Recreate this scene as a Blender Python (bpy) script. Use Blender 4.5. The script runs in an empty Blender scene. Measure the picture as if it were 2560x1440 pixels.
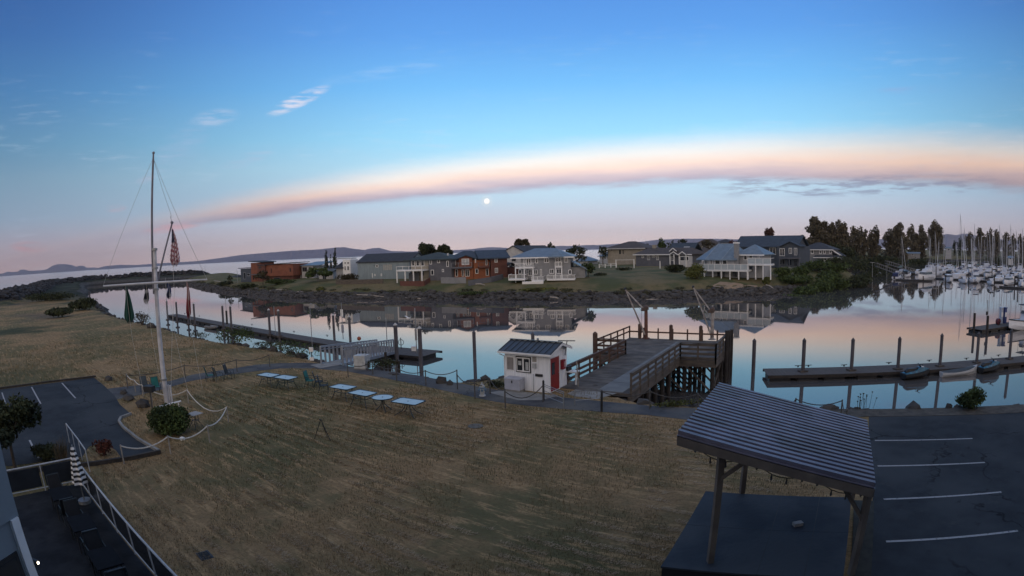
import bpy, math, random
import numpy as np
from mathutils import Vector, Matrix

# ------------------------------------------------------------------ scene, camera
scn = bpy.context.scene
COL = scn.collection
CAM_H = 8.0
PITCH, ROLL = -0.063865, -0.025584
F_PX = 1454.0                      # focal length in pixels of the 2560 wide picture
cam_data = bpy.data.cameras.new("camera")
cam = bpy.data.objects.new("camera", cam_data)
COL.objects.link(cam)
scn.camera = cam
cam.location = (0, 0, CAM_H)
CAM_ROT = Matrix.Rotation(math.pi/2 + PITCH, 4, 'X') @ Matrix.Rotation(ROLL, 4, 'Z')
cam.rotation_euler = CAM_ROT.to_euler()
cam_data.type = 'PANO'
cam_data.sensor_fit = 'HORIZONTAL'
cam_data.sensor_width = 36.0
cam_data.lens = F_PX/2560*36.0
try:
    cam_data.panorama_type = 'FISHEYE_EQUISOLID'
    cam_data.fisheye_lens = F_PX/2560*36.0
    cam_data.fisheye_fov = math.radians(200)
except AttributeError:
    cam_data.cycles.panorama_type = 'FISHEYE_EQUISOLID'
    cam_data.cycles.fisheye_lens = F_PX/2560*36.0
    cam_data.cycles.fisheye_fov = math.radians(200)
cam_data.clip_start = 0.05
cam_data.clip_end = 60000
WATER = -2.6

# ------------------------------------------------------------------ world
world = bpy.data.worlds.new("World"); scn.world = world
world.use_nodes = True
nt = world.node_tree
for n in list(nt.nodes): nt.nodes.remove(n)
def wn(t, **k):
    n = nt.nodes.new(t)
    for a, b in k.items(): setattr(n, a, b)
    return n
def wm(op, a, b=None, c=None, clamp=False):
    n = wn('ShaderNodeMath', operation=op, use_clamp=clamp)
    for i, v in enumerate((a, b, c)):
        if v is None: continue
        if isinstance(v, (int, float)): n.inputs[i].default_value = v
        else: nt.links.new(v, n.inputs[i])
    return n.outputs[0]
def wmap(v, a, b, c=0.0, d=1.0, smooth=True):
    n = wn('ShaderNodeMapRange'); n.interpolation_type = 'SMOOTHSTEP' if smooth else 'LINEAR'
    nt.links.new(v, n.inputs[0])
    for i, q in zip((1, 2, 3, 4), (a, b, c, d)): n.inputs[i].default_value = q
    return n.outputs[0]
def s2l(c):
    return tuple(((v/255)/12.92 if v/255 <= .04045 else ((v/255+.055)/1.055)**2.4) for v in c)
def wramp(v, stops):
    n = wn('ShaderNodeValToRGB'); nt.links.new(v, n.inputs[0])
    e = n.color_ramp.elements
    while len(e) < len(stops): e.new(0.5)
    for i, (p, c) in enumerate(stops):
        e[i].position = p; e[i].color = (*s2l(c), 1)
    return n.outputs[0]
def wmix(f, a, b, mode='MIX'):
    n = wn('ShaderNodeMix', data_type='RGBA', blend_type=mode)
    if isinstance(f, (int, float)): n.inputs[0].default_value = f
    else: nt.links.new(f, n.inputs[0])
    for i, q in ((6, a), (7, b)):
        if isinstance(q, tuple): n.inputs[i].default_value = (*q, 1)
        else: nt.links.new(q, n.inputs[i])
    return n.outputs[2]
tc = wn('ShaderNodeTexCoord'); sp = wn('ShaderNodeSeparateXYZ')
nrm = wn('ShaderNodeVectorMath', operation='NORMALIZE')
nt.links.new(tc.outputs['Generated'], nrm.inputs[0]); nt.links.new(nrm.outputs[0], sp.inputs[0])
DX, DY, DZ = sp.outputs
EL = wm('MULTIPLY', wm('ARCSINE', DZ), 57.29578)
AZ = wm('MULTIPLY', wm('ARCTAN2', DX, DY), 57.29578)
elf = wm('DIVIDE', EL, 50.0, clamp=True)
SKY = [(0.0, (230, 206, 202)), (0.025, (219, 205, 209)), (0.06, (202, 206, 222)), (0.10, (186, 212, 234)),
       (0.17, (176, 220, 244)), (0.23, (150, 214, 250)), (0.33, (116, 190, 250)), (0.43, (96, 164, 240)),
       (0.55, (82, 143, 226)), (1.0, (58, 100, 180))]
col = wramp(elf, SKY)
# lens darkening towards both ends of the view, put into the sky colour
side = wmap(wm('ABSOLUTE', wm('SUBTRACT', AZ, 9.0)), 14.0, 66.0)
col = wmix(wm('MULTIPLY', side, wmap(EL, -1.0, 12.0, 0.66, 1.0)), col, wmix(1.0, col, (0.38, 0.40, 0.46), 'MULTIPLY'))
# belt of pink low on the left, warmer low down
low = wm('MULTIPLY', wmap(EL, 5.0, 0.0), wmap(AZ, -15.0, -50.0))
col = wmix(wm('MULTIPLY', low, 0.28), col, s2l((172, 118, 122)))
# noise in sky-dome coordinates
cmb = wn('ShaderNodeCombineXYZ')
nt.links.new(wm('MULTIPLY', AZ, 0.05), cmb.inputs[0]); nt.links.new(wm('MULTIPLY', EL, 0.35), cmb.inputs[1])
def wnoise(scale, detail, rough=0.55, vec=None, off=0.0):
    n = wn('ShaderNodeTexNoise'); n.inputs['Scale'].default_value = scale
    n.inputs['Detail'].default_value = detail; n.inputs['Roughness'].default_value = rough
    v = vec or cmb.outputs[0]
    if off:
        a = wn('ShaderNodeVectorMath', operation='ADD'); a.inputs[1].default_value = (off, off*2, off*3)
        nt.links.new(v, a.inputs[0]); v = a.outputs[0]
    nt.links.new(v, n.inputs['Vector']); return n.outputs[0]
n1 = wnoise(1.4, 5)
n2 = wnoise(6.0, 6, 0.6, off=3.1)
# long cloud band lit pink by the dawn
wob = wm('ADD', wm('MULTIPLY', wm('SUBTRACT', n1, 0.5), 1.5), wm('MULTIPLY', wm('SUBTRACT', n2, 0.5), 0.6))
top = wm('ADD', wm('SUBTRACT', 11.5, wm('MULTIPLY', wm('POWER', wm('SUBTRACT', AZ, 29.0), 2.0), 0.00152)), wob)
bot = wm('ADD', wm('SUBTRACT', 6.5, wm('MULTIPLY', wm('POWER', wm('SUBTRACT', AZ, 21.0), 2.0), 0.00108)), wm('MULTIPLY', wob, 0.8))
tt = wm('DIVIDE', wm('SUBTRACT', EL, bot), wm('MAXIMUM', wm('SUBTRACT', top, bot), 0.4))
bandc = wramp(wm('MULTIPLY', wm('ADD', tt, 0.2), 0.7, clamp=True),
              [(0.0, (165, 160, 185)), (0.16, (176, 166, 188)), (0.28, (214, 194, 202)), (0.40, (250, 222, 210)), (0.56, (255, 244, 236)), (1.0, (240, 246, 254))])
bandc = wmix(wmap(AZ, 15.0, 50.0), bandc, wmix(1.0, bandc, (0.84, 0.74, 0.66), 'MULTIPLY'))
bandc = wmix(wmap(AZ, -8.0, -34.0), bandc, wmix(1.0, bandc, (0.62, 0.52, 0.55), 'MULTIPLY'))
ba = wm('MULTIPLY', wmap(wm('ADD', tt, wm('MULTIPLY', wm('SUBTRACT', n2, 0.5), 0.35)), -0.14, 0.12), wmap(wm('ADD', tt, wm('MULTIPLY', wm('SUBTRACT', n1, 0.5), 0.5)), 1.18, 0.35))
ba = wm('MULTIPLY', ba, wmap(AZ, -42.0, -20.0, 0.10, 1.0))
ba = wm('MULTIPLY', ba, wmap(wm('ABSOLUTE', AZ), 95.0, 62.0))
col = wmix(wm('MULTIPLY', ba, 0.93), col, bandc)
# faint grey streaks under the band on the right
st = wm('MULTIPLY', wmap(n2, 0.46, 0.62), wm('MULTIPLY', wmap(EL, 4.5, 5.4), wmap(EL, 7.0, 6.1)))
st = wm('MULTIPLY', st, wm('MULTIPLY', wmap(AZ, 18.0, 26.0), wmap(AZ, 52.0, 44.0)))
col = wmix(wm('MULTIPLY', st, 0.75), col, s2l((128, 138, 168)))
# thin high wisps: azimuth, elevation, half length, half height, slope, strength, colour
for (a0, e0, la, le, sl, k, c) in [(-21.2, 15.3, 3.2, 0.8, 0.40, 0.95, (226, 224, 240)), (-29.8, 13.8, 2.6, 0.9, 0.10, 0.55, (190, 205, 232)),
        (-11.5, 18.1, 8.0, 0.75, 0.13, 0.5, (150, 196, 246)), (-26.5, 9.6, 3.2, 0.7, 0.3, 0.35, (180, 192, 222)),
        (-39.6, 5.5, 1.3, 0.38, 0.0, 0.55, (205, 165, 180)), (-48.9, 2.4, 2.2, 0.55, -0.06, 0.55, (190, 130, 136)),
        (-33.6, 3.5, 3.6, 0.5, 0.10, 0.65, (208, 160, 168)), (-33, 11.0, 3.0, 2.4, 0.5, 0.25, (175, 190, 225)),
        (-36.6, 8.2, 1.2, 0.5, 0.2, 0.3, (190, 180, 205)),
        (41.0, 14.6, 4.5, 0.4, 0.0, 0.35, (150, 165, 215)), (30.5, 5.0, 2.4, 0.16, 0.0, 0.5, (120, 130, 165))]:
    da = wm('SUBTRACT', AZ, a0)
    de = wm('SUBTRACT', wm('SUBTRACT', EL, e0), wm('MULTIPLY', da, sl))
    r = wm('ADD', wm('POWER', wm('DIVIDE', da, la), 2.0), wm('POWER', wm('DIVIDE', de, le), 2.0))
    g = wm('MULTIPLY', wmap(r, 1.3, 0.0), wmap(n2, 0.36, 0.66))
    col = wmix(wm('MULTIPLY', g, k), col, s2l(c))
# overhead, out of the picture, the sky colour is raised to light the ground
over = wmap(EL, 27.0, 48.0)
col = wmix(over, col, (0.30, 0.37, 0.52))
# the sky straight opposite the dawn is the brightest part in view
gain = wm('MULTIPLY', wmap(wm('ABSOLUTE', wm('SUBTRACT', AZ, 10.0)), 44.0, 4.0), wmap(EL, 24.0, 7.0))
col = wmix(wm('MULTIPLY', gain, wmap(EL, 0.0, 6.0, 0.35, 1.0)), col, wmix(1.0, col, (1.20, 1.17, 1.13), 'MULTIPLY'))
# faint cirrus texture and the glow round the moon
ci = wm('MULTIPLY', wmap(n2, 0.50, 0.75), wmap(wnoise(0.8, 4, off=7.7), 0.45, 0.62))
col = wmix(wm('MULTIPLY', wm('MULTIPLY', ci, wmap(EL, 30.0, 8.0)), 0.22), col, s2l((215, 226, 244)))
mr2 = wm('ADD', wm('POWER', wm('SUBTRACT', AZ, -2.27), 2.0), wm('POWER', wm('SUBTRACT', EL, 4.96), 2.0))
col = wmix(wm('MULTIPLY', wm('POWER', wmap(mr2, 0.7, 0.0), 2.0), 0.25), col, (1.0, 0.93, 0.86))
# dawn glow low behind the viewer, below the roof line of the clubhouse
back = wm('MULTIPLY', wmap(DY, 0.15, -0.65), wmap(EL, 66.0, 18.0))
col = wmix(back, col, (0.95, 0.80, 0.70))
# a low physical twilight sky underneath adds its own blue
nish = wn('ShaderNodeTexSky', sky_type='NISHITA'); nish.sun_disc = False
nish.sun_elevation = math.radians(1.0); nish.sun_rotation = math.radians(170)
nadd = wmix(1.0, col, wmix(1.0, nish.outputs[0], (0.01, 0.01, 0.01), 'MULTIPLY'), 'ADD')
bg = wn('ShaderNodeBackground'); bg.inputs['Strength'].default_value = 1.02
wo = wn('ShaderNodeOutputWorld')
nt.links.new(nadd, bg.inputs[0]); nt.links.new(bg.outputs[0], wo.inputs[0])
# the sun is only just coming up behind the clubhouse: very soft and weak
sun_d = bpy.data.lights.new("sun", 'SUN'); sun_d.energy = 0.12; sun_d.angle = math.radians(40)
sun_d.color = (1.0, 0.80, 0.68)
sun = bpy.data.objects.new("sun", sun_d); COL.objects.link(sun)
sun.rotation_euler = (math.radians(76), 0, math.radians(-10))
scn.view_settings.view_transform = 'Standard'
scn.view_settings.look = 'None'
scn.view_settings.exposure = 0.0
scn.view_settings.gamma = 1.0
try: scn.view_settings.use_curve_mapping = False
except Exception: pass
scn.cycles.max_bounces = 6
scn.cycles.use_denoising = True

# ------------------------------------------------------------------ placing helpers: a pixel of the 2560x1440 picture -> a point in the place
_R3 = CAM_ROT.to_3x3()
def ray(px, py):
    x, y = (px-1280)/F_PX, -(py-720)/F_PX
    r = math.hypot(x, y)
    if r < 1e-9: d = Vector((0, 0, -1))
    else:
        th = 2*math.asin(min(1.0, r/2)); s = math.sin(th)/r
        d = Vector((x*s, y*s, -math.cos(th)))
    return (_R3 @ d).normalized()
def at(px, py, z=0.0):
    d = ray(px, py); t = (z-CAM_H)/d.z
    return Vector((d.x*t, d.y*t, z))
def atD(px, py, D):
    d = ray(px, py); t = D/math.hypot(d.x, d.y)
    return Vector((d.x*t, d.y*t, CAM_H+d.z*t))

# ------------------------------------------------------------------ materials
MATS = {}
def pmat(name, c1, c2=None, scale=2.0, rough=0.8, bump=0.0, bscale=None, metal=0.0, detail=6.0, spec=0.5, stretch=None, lo=0.35, hi=0.65, c3=None, s3=0.3, emit=None):
    """principled material whose colour runs between c1 and c2 by a noise over the object's own space"""
    if name in MATS: return MATS[name]
    m = bpy.data.materials.new(name); m.use_nodes = True; MATS[name] = m
    t = m.node_tree; b = t.nodes['Principled BSDF']
    b.inputs['Roughness'].default_value = rough
    b.inputs['Metallic'].default_value = metal
    b.inputs['Specular IOR Level'].default_value = spec
    tcn = t.nodes.new('ShaderNodeTexCoord'); vec = tcn.outputs['Object']
    if stretch:
        mp = t.nodes.new('ShaderNodeMapping'); mp.inputs['Scale'].default_value = stretch[:3]
        if len(stretch) > 3: mp.inputs['Rotation'].default_value = (0, 0, stretch[3])
        t.links.new(vec, mp.inputs[0]); vec = mp.outputs[0]
    if c2 is None: c2 = tuple(v*0.72 for v in c1)
    nz = t.nodes.new('ShaderNodeTexNoise'); nz.inputs['Scale'].default_value = scale; nz.inputs['Detail'].default_value = detail
    t.links.new(vec, nz.inputs['Vector'])
    rp = t.nodes.new('ShaderNodeValToRGB'); t.links.new(nz.outputs[0], rp.inputs[0])
    rp.color_ramp.elements[0].position = lo; rp.color_ramp.elements[1].position = hi
    rp.color_ramp.elements[0].color = (*c2, 1); rp.color_ramp.elements[1].color = (*c1, 1)
    out = rp.outputs[0]
    if c3:
        n3 = t.nodes.new('ShaderNodeTexNoise'); n3.inputs['Scale'].default_value = s3; n3.inputs['Detail'].default_value = 4
        t.links.new(tcn.outputs['Object'], n3.inputs['Vector'])
        r3 = t.nodes.new('ShaderNodeMapRange'); r3.inputs[1].default_value = 0.45; r3.inputs[2].default_value = 0.62
        t.links.new(n3.outputs[0], r3.inputs[0])
        mx = t.nodes.new('ShaderNodeMix'); mx.data_type = 'RGBA'
        t.links.new(r3.outputs[0], mx.inputs[0]); t.links.new(out, mx.inputs[6]); mx.inputs[7].default_value = (*c3, 1)
        out = mx.outputs[2]
    t.links.new(out, b.inputs['Base Color'])
    if bump:
        nb = t.nodes.new('ShaderNodeTexNoise'); nb.inputs['Scale'].default_value = bscale or scale*3; nb.inputs['Detail'].default_value = 6
        t.links.new(vec, nb.inputs['Vector'])
        bp = t.nodes.new('ShaderNodeBump'); bp.inputs['Strength'].default_value = bump; bp.inputs['Distance'].default_value = 0.05
        t.links.new(nb.outputs[0], bp.inputs['Height']); t.links.new(bp.outputs[0], b.inputs['Normal'])
    if emit:
        b.inputs['Emission Color'].default_value = (*emit[:3], 1); b.inputs['Emission Strength'].default_value = emit[3]
    return m

def paint(name, c, rough=0.6, metal=0.0, k=0.85, scale=3.0):
    return pmat(name, c, tuple(v*k for v in c), scale, rough, metal=metal)

# ------------------------------------------------------------------ mesh builder
class MB:
    def __init__(s): s.v = []; s.f = []; s.st = []
    def add(s, vs, fs):
        s.st.append((len(s.v), len(s.f))); o = len(s.v); s.v += [tuple(q) for q in vs]; s.f += [tuple(o+i for i in q) for q in fs]; return s
    def box(s, x0, x1, y0, y1, z0, z1):
        return s.add([(x, y, z) for z in (z0, z1) for y in (y0, y1) for x in (x0, x1)],
                     [(0, 2, 3, 1), (4, 5, 7, 6), (0, 1, 5, 4), (2, 6, 7, 3), (0, 4, 6, 2), (1, 3, 7, 5)])
    def bar(s, p, q, w, h=None, up=(0, 0, 1)):
        p, q = Vector(p), Vector(q); h = h or w; d = (q-p)
        if d.length < 1e-6: return s
        d.normalize(); u = Vector(up)
        if abs(d.dot(u)) > 0.98: u = Vector((0, 1, 0))
        a = d.cross(u).normalized(); b = a.cross(d).normalized()
        vs = [e + a*(sx*w/2) + b*(sy*h/2) for e in (p, q) for sy in (-1, 1) for sx in (-1, 1)]
        return s.add(vs, [(0, 2, 3, 1), (4, 5, 7, 6), (0, 1, 5, 4), (2, 6, 7, 3), (0, 4, 6, 2), (1, 3, 7, 5)])
    def tube(s, pts, r, n=8, cap=True):
        pts = [Vector(p) for p in pts]; rs = r if isinstance(r, (list, tuple)) else [r]*len(pts)
        s.st.append((len(s.v), len(s.f))); o = len(s.v); prev = None
        for i, p in enumerate(pts):
            d = (pts[min(i+1, len(pts)-1)] - pts[max(i-1, 0)])
            d = d.normalized() if d.length > 1e-9 else Vector((0, 0, 1))
            if prev is None:
                u = Vector((0, 0, 1)) if abs(d.z) < 0.9 else Vector((1, 0, 0)); a = d.cross(u).normalized()
            else: a = (prev - d*prev.dot(d)).normalized()
            b = d.cross(a); prev = a
            for k in range(n):
                t = 2*math.pi*k/n; s.v.append(tuple(p + a*(rs[i]*math.cos(t)) + b*(rs[i]*math.sin(t))))
        for i in range(len(pts)-1):
            for k in range(n):
                k2 = (k+1) % n; s.f.append((o+i*n+k, o+i*n+k2, o+(i+1)*n+k2, o+(i+1)*n+k))
        if cap:
            s.f.append(tuple(o+k for k in reversed(range(n)))); s.f.append(tuple(o+(len(pts)-1)*n+k for k in range(n)))
        return s
    def lathe(s, c, prof, n=12):
        c = Vector(c); return s.tube([c+Vector((0, 0, z)) for r, z in prof], [max(r, 1e-4) for r, z in prof], n) if all(True for _ in prof) else s
    def slab(s, top, t, down=(0, 0, -1)):
        top = [Vector(p) for p in top]; d = Vector(down)*t; n = len(top)
        return s.add(top+[p+d for p in top], [tuple(range(n)), tuple(range(2*n-1, n-1, -1))] + [(i, i+n, (i+1) % n+n, (i+1) % n) for i in range(n)])
    def ico(s, c, r, seed=0, sq=(1, 1, 1), rough=0.25):
        rg = random.Random(seed); g = (1+5**.5)/2
        V = [(-1, g, 0), (1, g, 0), (-1, -g, 0), (1, -g, 0), (0, -1, g), (0, 1, g), (0, -1, -g), (0, 1, -g), (g, 0, -1), (g, 0, 1), (-g, 0, -1), (-g, 0, 1)]
        Fc = [(0, 11, 5), (0, 5, 1), (0, 1, 7), (0, 7, 10), (0, 10, 11), (1, 5, 9), (5, 11, 4), (11, 10, 2), (10, 7, 6), (7, 1, 8), (3, 9, 4), (3, 4, 2), (3, 2, 6), (3, 6, 8), (3, 8, 9), (4, 9, 5), (2, 4, 11), (6, 2, 10), (8, 6, 7), (9, 8, 1)]
        rot = Matrix.Rotation(rg.random()*6.28, 3, 'Z') @ Matrix.Rotation(rg.random()*6.28, 3, 'X')
        vs = []
        for p in V:
            q = rot @ (Vector(p).normalized()*(1+rg.uniform(-rough, rough)))
            vs.append((c[0]+q.x*r*sq[0], c[1]+q.y*r*sq[1], c[2]+q.z*r*sq[2]))
        return s.add(vs, Fc)
    def build_each(s, name, m, parent=None, off=(0, 0, 0), k=1):
        """one object for every k primitives"""
        st = s.st+[(len(s.v), len(s.f))]; o = None
        for i in range(0, len(s.st), k):
            (a, b), (c, d) = st[i], st[min(i+k, len(s.st))]; q = MB(); q.v = s.v[a:c]; q.f = [tuple(j-a for j in f) for f in s.f[b:d]]; w = q.build(name, m, parent, off); o = o or w
        return o
    def build(s, name, m, parent=None, off=(0, 0, 0), smooth=False):
        me = bpy.data.meshes.new(name); ox, oy, oz = off
        me.from_pydata([(x-ox, y-oy, z-oz) for x, y, z in s.v], [], s.f); me.update()
        if m: me.materials.append(m)
        if smooth: me.shade_smooth() if hasattr(me, 'shade_smooth') else None
        o = bpy.data.objects.new(name, me); COL.objects.link(o)
        if parent is not None: o.parent = parent
        else: o.location = off
        return o
def tag(o, label=None, cat=None, group=None, kind=None):
    if label: o['label'] = label
    if cat: o['category'] = cat
    if group: o['group'] = group
    if kind: o['kind'] = kind
    return o
def empty(name, loc, rz=0.0, label=None, cat=None, group=None):
    o = bpy.data.objects.new(name, None); COL.objects.link(o); o.location = loc; o.rotation_euler = (0, 0, rz)
    o.empty_display_size = 0.2
    return tag(o, label, cat, group)
def copy_tree(o, parent=None):
    c = o.copy(); COL.objects.link(c); c.parent = parent
    for ch in [q for q in KIDS.get(o.name, [])]: copy_tree(ch, c)
    return c
KIDS = {}
def index_kids(root):
    """remember the children of a finished thing so that copying it needs no search through the scene"""
    ks = [q for q in COL.objects if q.parent is root]; KIDS[root.name] = ks
    for k in ks: index_kids(k)

# ================================================================== THE SETTING
def axis(a, b, f0, f1, fine, growth=1.06, mx=12.0):
    """grid lines from a to b, spaced `fine` between f0 and f1 and wider and wider outside"""
    out = list(np.arange(f0, f1+1e-6, fine)); s = fine; x = f1
    while x < b: s = min(s*growth, mx); x += s; out.append(x)
    s = fine; x = f0; pre = []
    while x > a: s = min(s*growth, mx); x -= s; pre.append(x)
    return np.array(pre[::-1]+out)
def sdist(poly, X, Y):
    """signed distance to a polygon, positive inside"""
    P = np.array(poly, float); d = np.full(X.shape, 1e9); ins = np.zeros(X.shape, bool); n = len(P)
    for i in range(n):
        ax, ay = P[i]; bx, by = P[(i+1) % n]; ex, ey = bx-ax, by-ay
        t = np.clip(((X-ax)*ex+(Y-ay)*ey)/(ex*ex+ey*ey+1e-12), 0, 1)
        d = np.minimum(d, np.hypot(X-ax-t*ex, Y-ay-t*ey))
        c = ((ay > Y) != (by > Y)) & (X < (bx-ax)*(Y-ay)/(by-ay+1e-12)+ax); ins ^= c
    return np.where(ins, d, -d)
def ldist(line, X, Y):
    P = np.array(line, float); d = np.full(X.shape, 1e9)
    for i in range(len(P)-1):
        ax, ay = P[i]; bx, by = P[i+1]; ex, ey = bx-ax, by-ay
        t = np.clip(((X-ax)*ex+(Y-ay)*ey)/(ex*ex+ey*ey+1e-12), 0, 1)
        d = np.minimum(d, np.hypot(X-ax-t*ex, Y-ay-t*ey))
    return d
def vnoise(X, Y, s, seed):
    """smooth value noise"""
    r = np.random.RandomState(seed).rand(64, 64); x, y = X/s, Y/s
    i, j = np.floor(x).astype(int), np.floor(y).astype(int); u, v = x-i, y-j; u = u*u*(3-2*u); v = v*v*(3-2*v)
    g = lambda a, b: r[a % 64, b % 64]
    return (g(i, j)*(1-u)+g(i+1, j)*u)*(1-v)+(g(i, j+1)*(1-u)+g(i+1, j+1)*u)*v
def hgrid(name, xs, ys, hf, mat, cut=-4.2):
    X, Y = np.meshgrid(xs, ys); Z = hf(X, Y); nx, ny = len(xs), len(ys)
    me = bpy.data.meshes.new(name); idx = np.arange(nx*ny).reshape(ny, nx)
    q = np.stack([idx[:-1, :-1], idx[:-1, 1:], idx[1:, 1:], idx[1:, :-1]], -1).reshape(-1, 4)
    keep = (Z.ravel()[q] > cut).any(1); q = q[keep]
    used = np.unique(q); rm = np.full(nx*ny, -1); rm[used] = np.arange(len(used))
    V = np.stack([X.ravel(), Y.ravel(), Z.ravel()], 1)[used]
    me.from_pydata(V.tolist(), [], rm[q].tolist()); me.update(); me.materials.append(mat); me.shade_smooth()
    o = bpy.data.objects.new(name, me); COL.objects.link(o); return tag(o, kind='structure')
def w2(px, py, z): p = at(px, py, z); return (p.x, p.y)
def wD(px, py, D): p = atD(px, py, D); return (p.x, p.y)

# ---- near land: level ground, a stony bank down to the channel, a rocky berm and breakwater on the seaward side
NEAR = [(140, -80), (140, 3), (60, 11), (40, 15.5)] + [w2(x, y, 0) for x, y in
        [(2560, 1012), (2300, 1022), (2130, 1025), (2000, 1020), (1740, 1015), (1620, 1010)]] + \
       [(5.2, 30.6), (4.6, 33.0), (3.0, 35.8), (0.6, 37.0), (-2.2, 35.4)] + [w2(x, y, 0) for x, y in
        [(1100, 955), (1000, 940), (900, 925), (790, 905), (700, 880), (600, 862), (520, 850), (450, 835), (400, 820), (360, 812), (300, 795), (240, 772)]] + \
       [(-112, 122), (-150, 158), (-172, 178), (-194, 205), (-248, 259), (-290, 306), (-260, 322), (-235, 336), (-216, 352), (-212, 368),
        (-240, 376), (-275, 364), (-306, 342), (-310, 300), (-290, 255), (-256, 212), (-214, 164), (-182, 126), (-172, 100), (-190, 40), (-190, -80)]
JETTY = [wD(500, 688, 420), wD(440, 684, 432), wD(350, 687, 440), wD(250, 692, 440), wD(190, 696, 420), wD(130, 699, 380), wD(106, 704, 330), wD(90, 714, 270), wD(40, 727, 215),
         wD(-10, 733, 190), (-168, 60), (-170, -60)]
def near_h(X, Y):
    d = sdist(NEAR, X, Y) + (vnoise(X, Y, 2.3, 5)-0.5)*np.clip(np.hypot(X, Y-20)/60, 0.35, 2.5)
    z = np.where(d > 0, 0.0, np.maximum(d*0.62, -5.0))
    z = z + np.where(d > 1.2, 0, (vnoise(X, Y, 0.9, 2)-0.5)*0.35*np.clip(np.where(np.hypot(X, Y) < 75, 0.0, 1.2)-d, 0, 1))
    b = ldist(JETTY, X, Y); hb = 2.5-np.maximum(b-2.2, 0)*0.42+(vnoise(X, Y, 2.2, 8)-0.5)*1.1
    z = np.maximum(z, np.where(b < 15, np.maximum(hb, -5), -9))
    far = np.clip((np.hypot(X, Y)-60)/60, 0, 1)
    z = z + far*(vnoise(X, Y, 14, 3)-0.5)*0.9*np.clip(d/10, 0, 1)
    return z

# colours of the ground: straw and green grass with mowing lines, stony banks by height
def ground_mat(name, straw, green, earth, rock, rows=True):
    m = bpy.data.materials.new(name); m.use_nodes = True; t = m.node_tree; b = t.nodes['Principled BSDF']
    b.inputs['Roughness'].default_value = 0.95; b.inputs['Specular IOR Level'].default_value = 0.15
    L = t.links.new
    geo = t.nodes.new('ShaderNodeNewGeometry')
    def noise(s, det, sc=(1, 1, 1), rot=0.0, rough=0.6, off=(0, 0, 0)):
        mp = t.nodes.new('ShaderNodeMapping'); mp.inputs['Scale'].default_value = sc; mp.inputs['Rotation'].default_value = (0, 0, rot); mp.inputs['Location'].default_value = off
        # Position is fed through a rotation first so that streaks follow the mower
        mr = t.nodes.new('ShaderNodeMapping'); mr.inputs['Rotation'].default_value = (0, 0, rot); L(geo.outputs['Position'], mr.inputs[0])
        mp.inputs['Rotation'].default_value = (0, 0, 0); L(mr.outputs[0], mp.inputs[0])
        n = t.nodes.new('ShaderNodeTexNoise'); n.inputs['Scale'].default_value = s; n.inputs['Detail'].default_value = det; n.inputs['Roughness'].default_value = rough
        L(mp.outputs[0], n.inputs['Vector']); return n.outputs[0]
    def mr(v, a, c, x=0.0, y=1.0):
        n = t.nodes.new('ShaderNodeMapRange'); n.interpolation_type = 'SMOOTHSTEP'; L(v, n.inputs[0])
        for i, q in zip((1, 2, 3, 4), (a, c, x, y)): n.inputs[i].default_value = q
        return n.outputs[0]
    def mix(f, a, c, mode='MIX'):
        n = t.nodes.new('ShaderNodeMix'); n.data_type = 'RGBA'; n.blend_type = mode
        if isinstance(f, float): n.inputs[0].default_value = f
        else: L(f, n.inputs[0])
        for i, q in ((6, a), (7, c)):
            if isinstance(q, tuple): n.inputs[i].default_value = (*q, 1)
            else: L(q, n.inputs[i])
        return n.outputs[2]
    def mul(a, c):
        n = t.nodes.new('ShaderNodeMath'); n.operation = 'MULTIPLY'
        for i, q in enumerate((a, c)):
            if isinstance(q, float): n.inputs[i].default_value = q
            else: L(q, n.inputs[i])
        return n.outputs[0]
    big = noise(0.11, 5); mid = noise(0.7, 6); fine = noise(7.0, 8, rough=0.75)
    c = mix(mr(big, 0.40, 0.60), straw, green)
    c = mix(mul(mr(mid, 0.50, 0.66), 0.55), c, green)
    if rows:
        row = noise(1.0, 6, (0.5, 3.0, 1), ROW, 0.75)
        c = mix(mul(mr(row, 0.50, 0.62), 0.75), c, tuple(v*1.55 for v in straw))
        row2 = noise(1.0, 6, (0.6, 3.4, 1), ROW, 0.75, (9, 4, 0))
        c = mix(mul(mr(row2, 0.53, 0.70), 0.4), c, tuple(v*0.45 for v in green))
        wild = noise(1.0, 4, (0.5, 2.0, 1), 0.35, 0.7, (3, 8, 0))
        c = mix(mul(mr(wild, 0.55, 0.7), 0.5), c, earth)
    c = mix(mul(mr(fine, 0.46, 0.62), 0.5), c, tuple(v*0.4 for v in straw))
    sepz = t.nodes.new('ShaderNodeSeparateXYZ'); L(geo.outputs['Position'], sepz.inputs[0])
    rk = noise(1.1, 6, rough=0.8)
    rc = mix(mr(rk, 0.4, 0.62), tuple(v*0.35 for v in rock), rock)
    wet = mix(mr(sepz.outputs[2], -2.3, -1.5), tuple(v*0.3 for v in rock), rc)
    return m, t, b, c, wet, sepz, mr, mix, noise, fine, L
pA, pB = at(600, 1110, 0), at(880, 1235, 0)
ROW = -math.atan2(pB.y-pA.y, pB.x-pA.x)
m, t, b, c, wet, sepz, mr_, mix_, noise_, fine_, L_ = ground_mat('near_ground', (0.32, 0.215, 0.112), (0.140, 0.130, 0.064), (0.20, 0.128, 0.070), (0.12, 0.115, 0.11))
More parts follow.
